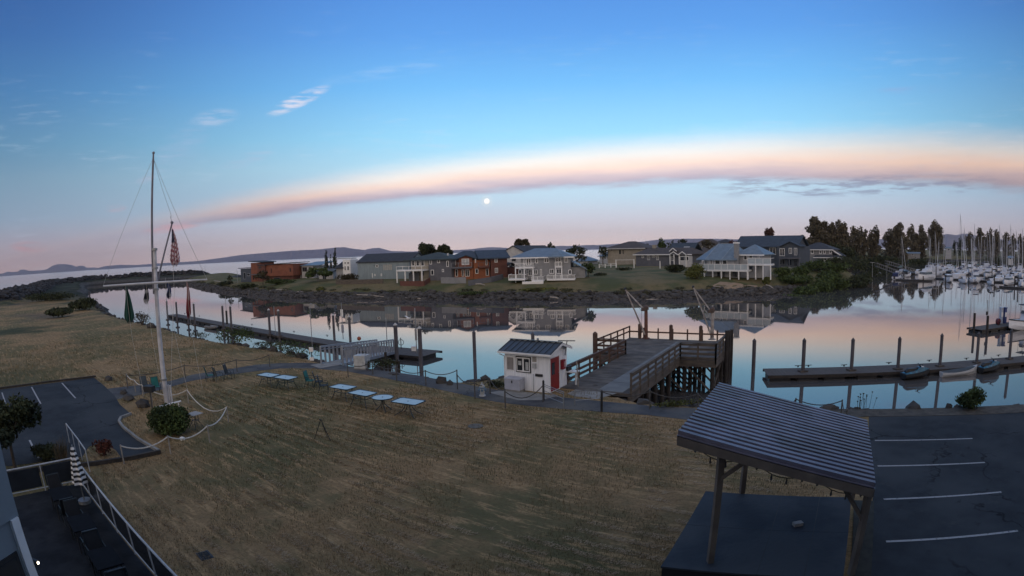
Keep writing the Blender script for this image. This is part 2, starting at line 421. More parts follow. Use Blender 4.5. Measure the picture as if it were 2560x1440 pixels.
# rough green vegetation takes over far out to the left, rock on the berm
geo_ = sepz
far_g = mr_(geo_.outputs[1], 100.0, 150.0)
gr = noise_(0.06, 4)
c = mix_(far_g, c, mix_(mr_(gr, .45, .6), (0.026, 0.032, 0.022), (0.045, 0.040, 0.030)))
lf = mr_(geo_.outputs[0], -26.0, -58.0)
c = mix_(lf, c, mix_(mr_(gr, .50, .66), c, (0.058, 0.066, 0.036)))
up = mr_(sepz.outputs[2], 0.5, 1.0)
c = mix_(mr_(sepz.outputs[2], -0.55, -0.15), wet, c)
c = mix_(up, c, (0.020, 0.020, 0.022))
L_(c, b.inputs['Base Color'])
bp = t.nodes.new('ShaderNodeBump'); bp.inputs['Strength'].default_value = 1.0; bp.inputs['Distance'].default_value = 0.10
L_(fine_, bp.inputs['Height']); L_(bp.outputs[0], b.inputs['Normal'])
NEAR_M = m
hgrid('ground', axis(-420, 160, -40, 40, 0.6, 1.05, 5), axis(-90, 420, 8, 60, 0.6, 1.05, 3.2), near_h, NEAR_M)

# ---- far land: the spit with the houses, running on behind the marina
SHORE = [w2(445, 706, WATER), w2(480, 716, WATER), w2(560, 731, WATER), w2(700, 743, WATER), w2(850, 747, WATER), w2(1035, 748.5, WATER), w2(1200, 749.5, WATER),
         w2(1400, 750, WATER), w2(1550, 749, WATER), w2(1700, 746, WATER), w2(1920, 736, WATER), w2(2030, 728, WATER), w2(2100, 721, WATER), w2(2160, 710, WATER),
         (124, 178), (141, 214), (172, 262), (220, 318), (300, 352), (420, 372), (620, 380), (1400, 420)]
FAR = SHORE + [(1600, 1700), (500, 1500), (170, 620), (60, 400), (30, 330), (0, 285), (-40, 246), (-85, 240), (-130, 268), (-165, 318), (-186, 372), (-208, 392), (-222, 372)]
def far_h(X, Y):
    d = sdist(FAR, X, Y) + (vnoise(X, Y, 3.0, 15)-0.5)*1.2
    z = np.interp(d, [-8, 0, 3.2, 6, 10, 16, 32, 70], [-6, -2.6, -1.35, -0.75, 0.15, 0.85, 1.35, 1.6])
    # the overgrown knoll at the end of the spit by the marina mouth
    k = np.hypot((X-98)/24, (Y-152)/16); z = z + np.where(d > 0, np.clip(1-k, 0, 1)*2.4*np.clip(d/7, 0, 1), 0)
    # the sea end of the spit lies lower
    z = np.where((X < -60) & (z > 0), z*np.clip(1-(-60-X)/110, 0.35, 1), z)
    z = z + np.where((d > 0) & (d < 9), (vnoise(X, Y, 1.1, 21)-0.5)*0.7, (vnoise(X, Y, 7, 4)-0.5)*0.25)
    return z
m, t, b, c, wet, sepz, mr_, mix_, noise_, fine_, L_ = ground_mat('far_ground', (0.20, 0.16, 0.085), (0.090, 0.102, 0.045), (0.14, 0.10, 0.060), (0.10, 0.097, 0.095), rows=False)
c = mix_(mr_(sepz.outputs[2], -1.45, -1.05), wet, c)
L_(c, b.inputs['Base Color'])
bp = t.nodes.new('ShaderNodeBump'); bp.inputs['Strength'].default_value = 1.0; bp.inputs['Distance'].default_value = 0.15
L_(fine_, bp.inputs['Height']); L_(bp.outputs[0], b.inputs['Normal'])
hgrid('far_land', axis(-240, 1600, -150, 130, 1.6, 1.05, 16), axis(100, 1700, 108, 180, 1.4, 1.05, 16), far_h, m)
def fz(x, y): return float(far_h(np.array([[x]]), np.array([[y]]))[0, 0])

# ---- water: a still channel, the open sea faintly ruffled in long bands
m = bpy.data.materials.new('water'); m.use_nodes = True; t = m.node_tree
for n in list(t.nodes): t.nodes.remove(n)
L = t.links.new
out = t.nodes.new('ShaderNodeOutputMaterial'); gl = t.nodes.new('ShaderNodeBsdfGlossy'); df = t.nodes.new('ShaderNodeBsdfDiffuse'); ms = t.nodes.new('ShaderNodeMixShader')
fr = t.nodes.new('ShaderNodeFresnel'); fr.inputs[0].default_value = 1.9
geo = t.nodes.new('ShaderNodeNewGeometry'); sx = t.nodes.new('ShaderNodeSeparateXYZ'); L(geo.outputs['Position'], sx.inputs[0])
ln = t.nodes.new('ShaderNodeVectorMath'); ln.operation = 'LENGTH'; L(geo.outputs['Position'], ln.inputs[0])
mr = t.nodes.new('ShaderNodeMapRange'); mr.inputs[1].default_value = 330; mr.inputs[2].default_value = 520; L(ln.outputs['Value'], mr.inputs[0])
def wnz(sc, s, d):
    mp = t.nodes.new('ShaderNodeMapping'); mp.inputs['Scale'].default_value = sc; L(geo.outputs['Position'], mp.inputs[0])
    n = t.nodes.new('ShaderNodeTexNoise'); n.inputs['Scale'].default_value = s; n.inputs['Detail'].default_value = d; L(mp.outputs[0], n.inputs['Vector']); return n.outputs[0]
n_ch = wnz((1, 0.5, 1), 0.9, 4); n_sea = wnz((1, 1, 1), 0.35, 5); n_band = wnz((0.0004, 0.0032, 1), 1.0, 4)
bb = t.nodes.new('ShaderNodeBump'); bb.inputs['Strength'].default_value = 0.10; bb.inputs['Distance'].default_value = 0.012; L(n_ch, bb.inputs['Height'])
b2 = t.nodes.new('ShaderNodeBump'); b2.inputs['Distance'].default_value = 0.5; L(n_sea, b2.inputs['Height']); L(bb.outputs[0], b2.inputs['Normal'])
bm = t.nodes.new('ShaderNodeMapRange'); bm.inputs[1].default_value = 0.42; bm.inputs[2].default_value = 0.6; bm.inputs[4].default_value = 0.30; L(n_band, bm.inputs[0])
sm = t.nodes.new('ShaderNodeMath'); sm.operation = 'MULTIPLY'; L(bm.outputs[0], sm.inputs[0]); L(mr.outputs[0], sm.inputs[1]); L(sm.outputs[0], b2.inputs['Strength'])
L(b2.outputs[0], gl.inputs['Normal']); gl.inputs['Color'].default_value = (1.0, 0.95, 0.915, 1)
rr = t.nodes.new('ShaderNodeMath'); rr.operation = 'MULTIPLY_ADD'; L(mr.outputs[0], rr.inputs[0]); rr.inputs[1].default_value = 0.10; rr.inputs[2].default_value = 0.022; L(rr.outputs[0], gl.inputs['Roughness'])
df.inputs['Color'].default_value = (0.085, 0.085, 0.088, 1)
L(fr.outputs[0], ms.inputs[0]); L(df.outputs[0], ms.inputs[1]); L(gl.outputs[0], ms.inputs[2]); L(ms.outputs[0], out.inputs[0])
wv = [(0, 0, WATER)] + [(40000*math.cos(a*math.pi/48), 40000*math.sin(a*math.pi/48), WATER) for a in range(96)]
me = bpy.data.meshes.new('water'); me.from_pydata(wv, [], [(0, i+1, (i+1) % 96+1) for i in range(96)]); me.materials.append(m)
o = bpy.data.objects.new('water', me); COL.objects.link(o); tag(o, kind='structure')

# ---- hills across the water
def hill(D, prof, depth, colour, name='hills'):
    pts = []; xs = [p[0] for p in prof]
    x = xs[0]; R = random.Random(int(D))
    while x <= xs[-1]:
        y = float(np.interp(x, xs, [p[1] for p in prof])); pts.append(atD(x, y-0.3+R.uniform(-.35, .35), D)); x += 5
    v = []; f = []
    for i, p in enumerate(pts):
        d = Vector((p.x, p.y, 0)).normalized(); h = max(p.z-WATER, 2)
        for k, (dd, hh) in enumerate([(-0.5, -0.01), (-0.28, 0.45), (-0.1, 0.86), (0, 1), (0.25, 0.7), (0.6, -0.01)]):
            jit = 1+R.uniform(-.06, .06) if k in (1, 2, 4) else 1
            v.append((p.x+d.x*dd*depth, p.y+d.y*dd*depth, WATER+h*hh*jit))
    for i in range(len(pts)-1):
        for k in range(5): a = i*6+k; f.append((a, a+1, a+7, a+6))
    me = bpy.data.meshes.new(name); me.from_pydata(v, [], f); me.materials.append(colour)
    o = bpy.data.objects.new(name, me); COL.objects.link(o); tag(o, kind='structure')
HM = pmat('hazed_hill_woods', (0.17, 0.16, 0.22), (0.13, 0.125, 0.18), 0.004, 0.95)  # mauve of the distance haze is put into the woods' colour
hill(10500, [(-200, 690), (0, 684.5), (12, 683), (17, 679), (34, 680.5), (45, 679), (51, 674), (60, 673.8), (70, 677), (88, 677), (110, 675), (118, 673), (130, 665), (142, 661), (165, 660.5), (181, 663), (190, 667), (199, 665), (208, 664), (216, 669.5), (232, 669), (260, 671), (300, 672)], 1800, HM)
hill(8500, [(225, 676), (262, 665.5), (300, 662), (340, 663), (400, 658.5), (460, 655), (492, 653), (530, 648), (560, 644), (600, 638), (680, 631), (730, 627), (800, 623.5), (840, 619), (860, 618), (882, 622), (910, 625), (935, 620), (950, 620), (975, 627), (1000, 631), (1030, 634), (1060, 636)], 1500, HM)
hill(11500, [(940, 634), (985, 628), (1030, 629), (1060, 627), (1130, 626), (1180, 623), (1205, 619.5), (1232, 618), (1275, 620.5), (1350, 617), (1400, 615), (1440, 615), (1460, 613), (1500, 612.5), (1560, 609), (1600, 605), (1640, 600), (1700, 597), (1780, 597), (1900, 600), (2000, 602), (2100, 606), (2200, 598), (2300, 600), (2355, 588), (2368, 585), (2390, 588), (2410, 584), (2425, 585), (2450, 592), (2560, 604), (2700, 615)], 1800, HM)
# ---- the air between
hz = bpy.data.materials.new('haze'); hz.use_nodes = True; t = hz.node_tree
for n in list(t.nodes): t.nodes.remove(n)
pv = t.nodes.new('ShaderNodeVolumePrincipled'); oo = t.nodes.new('ShaderNodeOutputMaterial')
pv.inputs['Density'].default_value = HAZE_D if 'HAZE_D' in globals() else 0.000032
pv.inputs['Color'].default_value = (0.93, 0.92, 0.98, 1)
t.links.new(pv.outputs[0], oo.inputs['Volume'])
ob = MB().box(-14000, 14000, -14000, 14000, WATER-6, 460).build('haze', hz); tag(ob, kind='stuff')

# ================================================================== PAVED GROUND
def sheet(name, pts, z, mat, kind='structure'):
    ps = [Vector((p[0], p[1], z)) for p in pts]
    mb = MB().slab(ps, z-(-0.05) if False else 0.03)
    o = mb.build(name, mat); return tag(o, kind=kind)
ASPH = pmat('asphalt', (0.038, 0.046, 0.056), (0.027, 0.033, 0.041), 1.1, 0.9, 0.5, 40, c3=(0.050, 0.058, 0.067), s3=0.25, spec=0.15)
ASPH2 = pmat('path_asphalt', (0.080, 0.084, 0.094), (0.055, 0.059, 0.067), 1.4, 0.9, 0.5, 40, c3=(0.12, 0.118, 0.112), s3=0.4, spec=0.3)
CONC = pmat('concrete', (0.27, 0.265, 0.25), (0.19, 0.188, 0.18), 1.5, 0.85, 0.3, 25)
WHITE = pmat('white_paint', (0.84, 0.84, 0.83), (0.72, 0.72, 0.71), 3.0, 0.5)
WORN = pmat('worn_line_paint', (0.33, 0.33, 0.34), (0.09, 0.095, 0.10), 11.0, 0.7, lo=0.3, hi=0.42)
DIRT = pmat('gravelly_dirt', (0.095, 0.085, 0.072), (0.05, 0.046, 0.04), 2.5, 0.95, 0.7, 30)
up_ = [(425, 953), (480, 937), (560, 925), (640, 912), (700, 908), (760, 907), (830, 911), (900, 919), (960, 927), (1040, 938), (1140, 957), (1215, 970), (1262, 978), (1330, 988), (1400, 993), (1480, 1001), (1620, 1014), (1740, 1021)]
lo_ = [(1722, 1050), (1620, 1038), (1480, 1028), (1330, 1016), (1240, 1005), (1130, 981), (1050, 963), (960, 945), (870, 929), (780, 921), (700, 921), (640, 928), (560, 939), (480, 952), (400, 975), (330, 992), (262, 1003), (245, 975), (300, 968), (360, 962)]
sheet('path', [at(x, y) for x, y in up_+lo_], 0.010, ASPH2)
sheet('path_slab', [at(x, y) for x, y in [(775, 913), (860, 899), (848, 913), (800, 921)]], 0.020, CONC)
sheet('path_slab', [at(x, y) for x, y in [(1222, 982), (1268, 974), (1395, 990), (1352, 1001), (1295, 1001)]], 0.020, CONC)
sheet('path_slab', [at(x, y) for x, y in [(1418, 985), (1455, 966), (1576, 958), (1560, 978), (1495, 998), (1440, 992)]], 0.024, CONC)
sheet('parking_lot', [at(2172, 1041), at(2560, 1031), (26.5, 17.5), (60, 8), (60, -30), (4, -30), (4.2, 5), at(2168, 1440), at(2182, 1235), at(2172, 1090)], 0.014, ASPH)
sheet('dirt_verge', [at(1980, 1020), at(2130, 1024), at(2300, 1022), at(2560, 1012), at(2560, 1032), at(2170, 1042), at(2110, 1046)], 0.03, DIRT)
CP = [at(235, 944), at(262, 966), at(287, 990), at(300, 1012), at(328, 1036), at(303, 1046), at(297, 1056), at(307, 1071), at(345, 1101), at(402, 1133), at(330, 1148), at(308, 1151),
      at(290, 1126), at(255, 1106), at(222, 1117), at(206, 1142), at(128, 1152), at(20, 1166), (-34, 14.5), (-60, 18), at(-60, 988), at(0, 974)]
sheet('car_park', CP, 0.012, ASPH)
def line_mark(a, b, w, name='parking_line'):
    a, b = Vector((a.x, a.y, 0)), Vector((b.x, b.y, 0)); d = (b-a).normalized(); n = Vector((-d.y, d.x, 0))*w/2
    o = MB().slab([a-n, b-n, b+n, a+n], 0.002).build(name, WORN, off=(0, 0, 0.0))
    for v in o.data.vertices: v.co.z += 0.019
    return tag(o, kind='structure')
for a, b in [((2187, 1102), (2431, 1097)), ((2194, 1166), (2462, 1157)), ((2209, 1249), (2503, 1231)), ((2215, 1355), (2544, 1328))]: line_mark(at(*a), at(*b), 0.11)
for a, b in [((155, 958), (189, 996)), ((79, 968), (102, 1010)), ((5, 982), (14, 1010)), ((74, 1101), (98, 1148))]: line_mark(at(*a), at(*b), 0.11)
def cracks(m, sc, dark, amt):
    t = m.node_tree; b = t.nodes['Principled BSDF']; src = b.inputs['Base Color'].links[0].from_socket
    geo = t.nodes.new('ShaderNodeNewGeometry'); nz_ = t.nodes.new('ShaderNodeTexNoise'); nz_.inputs['Scale'].default_value = 1.2; nz_.inputs['Detail'].default_value = 5; t.links.new(geo.outputs['Position'], nz_.inputs['Vector'])
    mx = t.nodes.new('ShaderNodeMix'); mx.data_type = 'VECTOR'; mx.inputs[0].default_value = 0.55; t.links.new(geo.outputs['Position'], mx.inputs[4]); t.links.new(nz_.outputs[1], mx.inputs[5])
    vo = t.nodes.new('ShaderNodeTexVoronoi'); vo.feature = 'DISTANCE_TO_EDGE'; vo.inputs['Scale'].default_value = sc; t.links.new(mx.outputs[1], vo.inputs['Vector'])
    mr = t.nodes.new('ShaderNodeMapRange'); mr.inputs[1].default_value = 0.012; mr.inputs[2].default_value = 0.0; t.links.new(vo.outputs['Distance'], mr.inputs[0])
    ms = t.nodes.new('ShaderNodeTexNoise'); ms.inputs['Scale'].default_value = 0.22; t.links.new(geo.outputs['Position'], ms.inputs['Vector']); m2 = t.nodes.new('ShaderNodeMapRange'); m2.inputs[1].default_value = .47; m2.inputs[2].default_value = .55; t.links.new(ms.outputs[0], m2.inputs[0])
    mu = t.nodes.new('ShaderNodeMath'); mu.operation = 'MULTIPLY'; t.links.new(mr.outputs[0], mu.inputs[0]); t.links.new(m2.outputs[0], mu.inputs[1]); mv = t.nodes.new('ShaderNodeMath'); mv.operation = 'MULTIPLY'; mv.inputs[1].default_value = amt; t.links.new(mu.outputs[0], mv.inputs[0])
    mc = t.nodes.new('ShaderNodeMix'); mc.data_type = 'RGBA'; t.links.new(mv.outputs[0], mc.inputs[0]); t.links.new(src, mc.inputs[6]); mc.inputs[7].default_value = (*dark, 1)
    # oil stains and paler worn patches
    st_ = t.nodes.new('ShaderNodeTexNoise'); st_.inputs['Scale'].default_value = 0.9; st_.inputs['Detail'].default_value = 8; st_.inputs['Roughness'].default_value = .75; t.links.new(geo.outputs['Position'], st_.inputs['Vector'])
    m3 = t.nodes.new('ShaderNodeMapRange'); m3.inputs[1].default_value = .60; m3.inputs[2].default_value = .72; m3.inputs[4].default_value = .75; t.links.new(st_.outputs[0], m3.inputs[0])
    m4 = t.nodes.new('ShaderNodeMix'); m4.data_type = 'RGBA'; t.links.new(m3.outputs[0], m4.inputs[0]); t.links.new(mc.outputs[2], m4.inputs[6]); m4.inputs[7].default_value = (.075, .078, .08, 1)
    m5 = t.nodes.new('ShaderNodeMapRange'); m5.inputs[1].default_value = .40; m5.inputs[2].default_value = .30; m5.inputs[4].default_value = .8; t.links.new(st_.outputs[0], m5.inputs[0])
    m6 = t.nodes.new('ShaderNodeMix'); m6.data_type = 'RGBA'; t.links.new(m5.outputs[0], m6.inputs[0]); t.links.new(m4.outputs[2], m6.inputs[6]); m6.inputs[7].default_value = (.010, .011, .013, 1)
    t.links.new(m6.outputs[2], b.inputs['Base Color'])
cracks(ASPH, 0.45, (.006, .006, .008), .9); cracks(ASPH2, 0.6, (.02, .02, .022), .8)
# the timber edge between car park and lawn
KERB = pmat('dark_timber', (0.05, 0.042, 0.036), (0.03, 0.026, 0.024), 3, 0.9, 0.4, 20)
def run(px, w, h, mat, name, lab, cat, z0=0.0):
    ps = [at(x, y) for x, y in px]; mb = MB()
    for p, q in zip(ps[:-1], ps[1:]): mb.bar(p+Vector((0, 0, z0+h/2)), q+Vector((0, 0, z0+h/2)), w, h)
    o = mb.build(name, mat, off=tuple(ps[0])); return tag(o, lab, cat)
run([(0, 1192), (120, 1176), (240, 1163), (330, 1149), (402, 1134)], 0.16, 0.18, KERB, 'timber_edging', 'dark timber edging between the car park and the dry lawn', 'edging')
run([(240, 943), (120, 957), (0, 973)], 0.15, 0.14, KERB, 'timber_edging', 'low dark timber along the far side of the marked car park', 'edging')
run([(328, 1037), (303, 1046), (298, 1056), (308, 1070), (345, 1100), (398, 1131)], 0.14, 0.13, CONC, 'kerb', 'pale curved kerb round the bush island', 'kerb')

# ================================================================== WOOD, METAL, FOLIAGE
WOOD = pmat('weathered_wood', (0.135, 0.112, 0.092), (0.075, 0.064, 0.055), 1.2, 0.88, 0.35, 12, stretch=(1, 1, 4))
WOODD = pmat('dark_wet_wood', (0.045, 0.037, 0.032), (0.022, 0.019, 0.018), 1.6, 0.85, 0.4, 10)
WOODR = pmat('red_brown_rail', (0.12, 0.072, 0.052), (0.075, 0.047, 0.038), 2.0, 0.85)
DECKW = pmat('dock_boards', (0.105, 0.096, 0.092), (0.065, 0.060, 0.058), 2.0, 0.9, 0.3, 15, stretch=(6, 0.6, 1))
GALV = pmat('galvanised', (0.36, 0.38, 0.40), (0.26, 0.275, 0.29), 3, 0.45, metal=0.6)
ALU = pmat('aluminium', (0.33, 0.36, 0.41), (0.23, 0.26, 0.31), 2, 0.4, metal=0.4)
DARKM = pmat('dark_metal', (0.035, 0.036, 0.04), (0.024, 0.025, 0.028), 4, 0.5, metal=0.3)
BLACK = pmat('black_plastic', (0.016, 0.017, 0.019), None, 4, 0.6)
PILE = pmat('pile_steel', (0.125, 0.12, 0.135), (0.06, 0.058, 0.068), 0.9, 0.75, 0.2, 8, stretch=(1, 1, .5))
CAPW = pmat('pile_cap', (0.50, 0.50, 0.49), (0.40, 0.40, 0.39), 3, 0.5)
GLASS = pmat('window_glass', (0.030, 0.036, 0.045), (0.018, 0.022, 0.028), 0.8, 0.08, spec=0.9)
ROPE = pmat('white_rope', (0.62, 0.60, 0.55), (0.45, 0.43, 0.39), 12, 0.9)
ROPED = pmat('dark_rope', (0.075, 0.072, 0.07), None, 12, 0.9)
ROCK = pmat('bank_rock', (0.080, 0.075, 0.072), (0.024, 0.023, 0.025), 0.7, 0.95, 0.6, 5, c3=(0.07, 0.066, 0.062), s3=0.9)
def leafmat(name, c, d): return pmat(name, c, d, 0.9, 0.85, lo=0.38, hi=0.62, spec=0.2)
LEAF = leafmat('leaves_green', (0.085, 0.12, 0.040), (0.028, 0.042, 0.018))
LEAFD = leafmat('leaves_dark', (0.060, 0.072, 0.036), (0.022, 0.028, 0.017))
LEAFB = leafmat('leaves_brownish', (0.085, 0.070, 0.040), (0.035, 0.032, 0.020))
LEAFY = leafmat('leaves_yellow_green', (0.14, 0.15, 0.045), (0.06, 0.07, 0.025))
LEAFR = leafmat('leaves_red', (0.14, 0.045, 0.03), (0.06, 0.025, 0.02))
LEAFP = leafmat('poplar_leaves', (0.155, 0.13, 0.085), (0.05, 0.048, 0.036))
BARK = pmat('bark', (0.10, 0.08, 0.065), (0.05, 0.04, 0.035), 3, 0.95)
STRAW = pmat('straw', (0.30, 0.21, 0.12), (0.17, 0.12, 0.065), 1.5, 0.9)

def leafmesh(name, blobs, n, size, seed, mat, parent=None, off=(0, 0, 0), flat=0.0, shell=0.45):
    """many small leaf clumps spread through the volumes of several ellipsoids (cx,cy,cz, rx,ry,rz)"""
    R = np.random.RandomState(seed); B = np.array(blobs, float); vol = B[:, 3]*B[:, 4]*B[:, 5]; vol = vol**0.67
    k = R.choice(len(B), n, p=vol/vol.sum()); d = R.normal(size=(n, 3)); d /= np.linalg.norm(d, axis=1)[:, None]
    r = shell+(1-shell)*R.rand(n)**0.6; r *= 1+R.normal(size=n)*0.06
    C = B[k, :3]+d*r[:, None]*B[k, 3:]
    s = size*(0.6+0.8*R.rand(n))
    a = R.normal(size=(n, 3)); a[:, 2] *= (1-flat); a /= np.linalg.norm(a, axis=1)[:, None]
    b = np.cross(a, R.normal(size=(n, 3))); b /= np.linalg.norm(b, axis=1)[:, None]
    a *= s[:, None]; b *= (s*0.62)[:, None]
    V = np.stack([C-a, C-b*0.9+a*0.1, C+a, C+b+a*0.15], 1).reshape(-1, 3)
    me = bpy.data.meshes.new(name); me.vertices.add(4*n); me.vertices.foreach_set('co', (V-np.array(off)).ravel())
    me.loops.add(4*n); me.loops.foreach_set('vertex_index', np.arange(4*n)); me.polygons.add(n)
    me.polygons.foreach_set('loop_start', np.arange(n)*4); me.polygons.foreach_set('loop_total', np.full(n, 4)); me.update(); me.validate()
    me.materials.append(mat); o = bpy.data.objects.new(name, me); COL.objects.link(o)
    if parent is not None: o.parent = parent
    else: o.location = off
    return o
def bush(name, base, w, d, h, mat, label, cat='bush', n=500, size=None, seed=1, group=None, blobs=None, rz=0):
    R = random.Random(seed); root = empty(name, base, rz, label, cat, group)
    bl = blobs or [(R.uniform(-.28, .28)*w, R.uniform(-.28, .28)*d, h*R.uniform(.38, .66), w*R.uniform(.24, .36), d*R.uniform(.24, .36), h*R.uniform(.26, .36)) for _ in range(7)] + [(0, 0, h*.42, w*.42, d*.42, h*.42)]
    leafmesh('foliage', bl, n, size or max(w, h)*0.055, seed, mat, root)
    mb = MB()
    for k in range(5):
        a = k*1.26+R.random(); mb.tube([(0, 0, -0.1), (math.cos(a)*w*.12, math.sin(a)*d*.12, h*.3), (math.cos(a)*w*.26, math.sin(a)*d*.26, h*.62)], [h*.03, h*.022, h*.01], 5)
    mb.build('stem', BARK, root); return root
def tree(name, base, h, w, mat, label, n=900, seed=1, size=None, group=None, trunk=0.28, kind='round'):
    R = random.Random(seed); root = empty(name, base, 0, label, 'tree', group); bl = []
    if kind == 'poplar':
        for k in range(9):
            t = k/8; rr = w*0.62*(0.74+0.42*math.sin(math.pi*min(1, t*0.9+0.1)))*(1 if t < .8 else .7)
            bl.append((R.uniform(-.22, .22)*w, R.uniform(-.22, .22)*w, h*(.14+.76*t), rr*R.uniform(.5, .8), rr*R.uniform(.5, .8), h*.12))
        for k in range(5):
            bl.append((R.uniform(-.42, .42)*w, R.uniform(-.3, .3)*w, h*R.uniform(.5, .85), w*.14, w*.14, h*R.uniform(.09, .17)))
    elif kind == 'cypress':
        for k in range(8): t = k/7; bl.append((R.uniform(-.1, .1)*w, R.uniform(-.1, .1)*w, h*(.08+.84*t), w*.5*(1-.75*t**1.6)+.1, w*.5*(1-.75*t**1.6)+.1, h*.10))
    elif kind == 'fan':
        for k in range(12): a = R.uniform(-1.2, 1.2); r = R.uniform(.3, .5); bl.append((math.sin(a)*w*r, R.uniform(-.2, .2)*w, h*.35+math.cos(a)*h*(r+.05), w*.13, w*.13, h*.09))
    else:
        for k in range(13):
            a = R.random()*6.28; rr = R.random()**.5*.36; t = R.uniform(.38, .86); s_ = (1-abs(t-.55)*0.9)
            bl.append((math.cos(a)*w*rr*s_*1.15, math.sin(a)*w*rr*s_*1.15, h*t, w*R.uniform(.15, .26), w*R.uniform(.15, .26), h*R.uniform(.09, .15)))
    leafmesh('crown', bl, n, size or h*0.03, seed, mat, root, shell=0.3)
    mb = MB(); mb.tube([(0, 0, -0.3), (w*.02, 0, h*trunk), (0, w*.02, h*.75)], [h*.028, h*.02, h*.006], 7)
    for k in range(6):
        a = R.random()*6.28; z0 = h*R.uniform(trunk*.8, .5); mb.tube([(0, 0, z0), (math.cos(a)*w*.2, math.sin(a)*w*.2, z0+h*.16), (math.cos(a)*w*.36, math.sin(a)*w*.36, z0+h*.3)], [h*.012, h*.008, h*.003], 5)
    mb.build('trunk', BARK, root); return root

# ================================================================== FLAGPOLE (yacht mast with yard and gaff)
FP = at(418, 1010); FX, FY = FP.x, FP.y; FD = math.hypot(FX, FY)
root = empty('flagpole', (FX, FY, 0), 0, 'tall white mast with a yard and gaff on the lawn beside the round bush', 'flagpole')
zs = 8+FD*math.tan(math.radians(1.65)); ztop = 14.4; zg = 7.05
MASTW = pmat('mast_white', (0.62, 0.63, 0.66), (0.40, 0.41, 0.45), 1.6, 0.55)
MASTG = pmat('topmast_grey', (0.20, 0.20, 0.235), (0.13, 0.13, 0.16), 1.5, 0.6)
MB().tube([(0, 0, 0), (0, 0, 3.5), (0, 0, zs)], [0.155, 0.14, 0.115], 12).build('lower_mast', MASTW, root)
tm = Vector((-0.13, -0.06, 0))
MB().tube([tm+Vector((0, 0, zs-2.6)), tm+Vector((0, 0, ztop-.4)), tm+Vector((0, 0, ztop))], [0.085, 0.065, 0.05], 10).ico((tm.x, tm.y, ztop+.05), 0.1, 1, rough=0).build('topmast', MASTG, root)
mb = MB()
for z in (zs-.15, zs-1.2, zs-2.4, 1.4): mb.tube([(0, 0, z), (0, 0, z+.12)], [0.19, 0.19], 10)
mb.build_each('mast_band', GALV, root)
mb = MB()
for dx, dy in ((0.22, 0.05), (0.42, -0.02)): mb.tube([(dx, dy, 0), (dx, dy, 1.15)], 0.05, 8)
mb.build_each('mast_step', MASTW, root)
yl, yr = atD(258, 708.5, FD*.985), atD(517, 693.5, FD*.985)
yl = Vector((yl.x-FX, yl.y-FY, zg)); yr = Vector((yr.x-FX, yr.y-FY, zg)); yoff = Vector((0.12, -0.17, 0))
yl += yoff; yr += yoff
MB().tube([yl, yl.lerp(yr, .3), yl.lerp(yr, .55), yl.lerp(yr, .8), yr], [0.042, 0.06, 0.066, 0.06, 0.04], 8).build('yard', MASTW, root)
ge = atD(430, 559, FD+.4); ge = ge-Vector((FX, FY, 0))
MB().tube([(0.05, 0.05, zg-.1), ge], [0.06, 0.05], 8).ico(tuple(ge+Vector((0, 0, .06))), 0.11, 2, rough=0).tube([ge, ge+Vector((-.12, 0, .45))], 0.015, 5).build('gaff', MASTG, root)
mb = MB(); mtop = tm+Vector((0, 0, ztop-.25))
for e in (yl, yr, ge+Vector((0, 0, .35))): mb.tube([mtop, mtop.lerp(e, .5)+Vector((0, 0, -.05)), e], 0.012, 4)
mb.build_each('stay', GALV, root)
mb = MB()
for fr_, dd in ((.22, .5), (.415, .4), (.63, .6), (.80, .4)):
    a = yl.lerp(yr, fr_); mb.tube([a, a+Vector((dd*.3, .1, -3)), a+Vector((dd, .2, -zg+.9))], 0.009, 4)
mb.tube([ge, ge+Vector((0.02, 0, -4)), Vector((.35, .1, .6))], 0.010, 4)
mb.build_each('halyard', ROPE, root)

def flagmat(name, fn):
    m = bpy.data.materials.new(name); m.use_nodes = True; t = m.node_tree; b = t.nodes['Principled BSDF']; b.inputs['Roughness'].default_value = 0.9
    at_ = t.nodes.new('ShaderNodeVertexColor'); at_.layer_name = 'cloth'; t.links.new(at_.outputs[0], b.inputs['Base Color']); return m
def flag(name, label, top, length, wmax, colour, rz, twist=0.5, taper=0.12, nu=18, nv=26, sl=(0.0, 0.0), folds=3.5):
    """cloth hanging limp from its hoist corner in gathered folds; colour(u across, v down) gives the cloth pattern"""
    v = []; cols = []; f = []
    for j in range(nv):
        t_ = j/(nv-1); w = wmax*(taper+(1-taper)*min(1, t_*1.25)**.9*(1 if t_ < .9 else 1-(t_-.9)*6))
        for i in range(nu):
            s_ = i/(nu-1)-.5; z = -length*t_ - 0.10*math.sin(i*1.1)*t_
            v.append((s_*w+sl[0]*t_+0.04*math.sin(5*t_), 0.10*(0.3+t_)*math.sin(s_*folds*6.28+twist*t_*4)+sl[1]*t_, z)); cols.append(colour(i/(nu-1), t_))
    for j in range(nv-1):
        for i in range(nu-1): a = j*nu+i; f.append((a, a+1, a+nu+1, a+nu))
    me = bpy.data.meshes.new(name); me.from_pydata(v, [], f); ca = me.color_attributes.new('cloth', 'FLOAT_COLOR', 'POINT')
    for i, c in enumerate(cols): ca.data[i].color = (*c, 1)
    me.materials.append(flagmat(name+'_cloth', None)); me.shade_smooth()
    o = bpy.data.objects.new(name, me); COL.objects.link(o); o.location = top; o.rotation_euler = (0, 0, rz)
    sm_ = o.modifiers.new('thickness', 'SOLIDIFY'); sm_.thickness = 0.012
    return tag(o, label, 'flag', 'flags hanging limp from the mast')
fa = math.atan2(yr.y-yl.y, yr.x-yl.x)
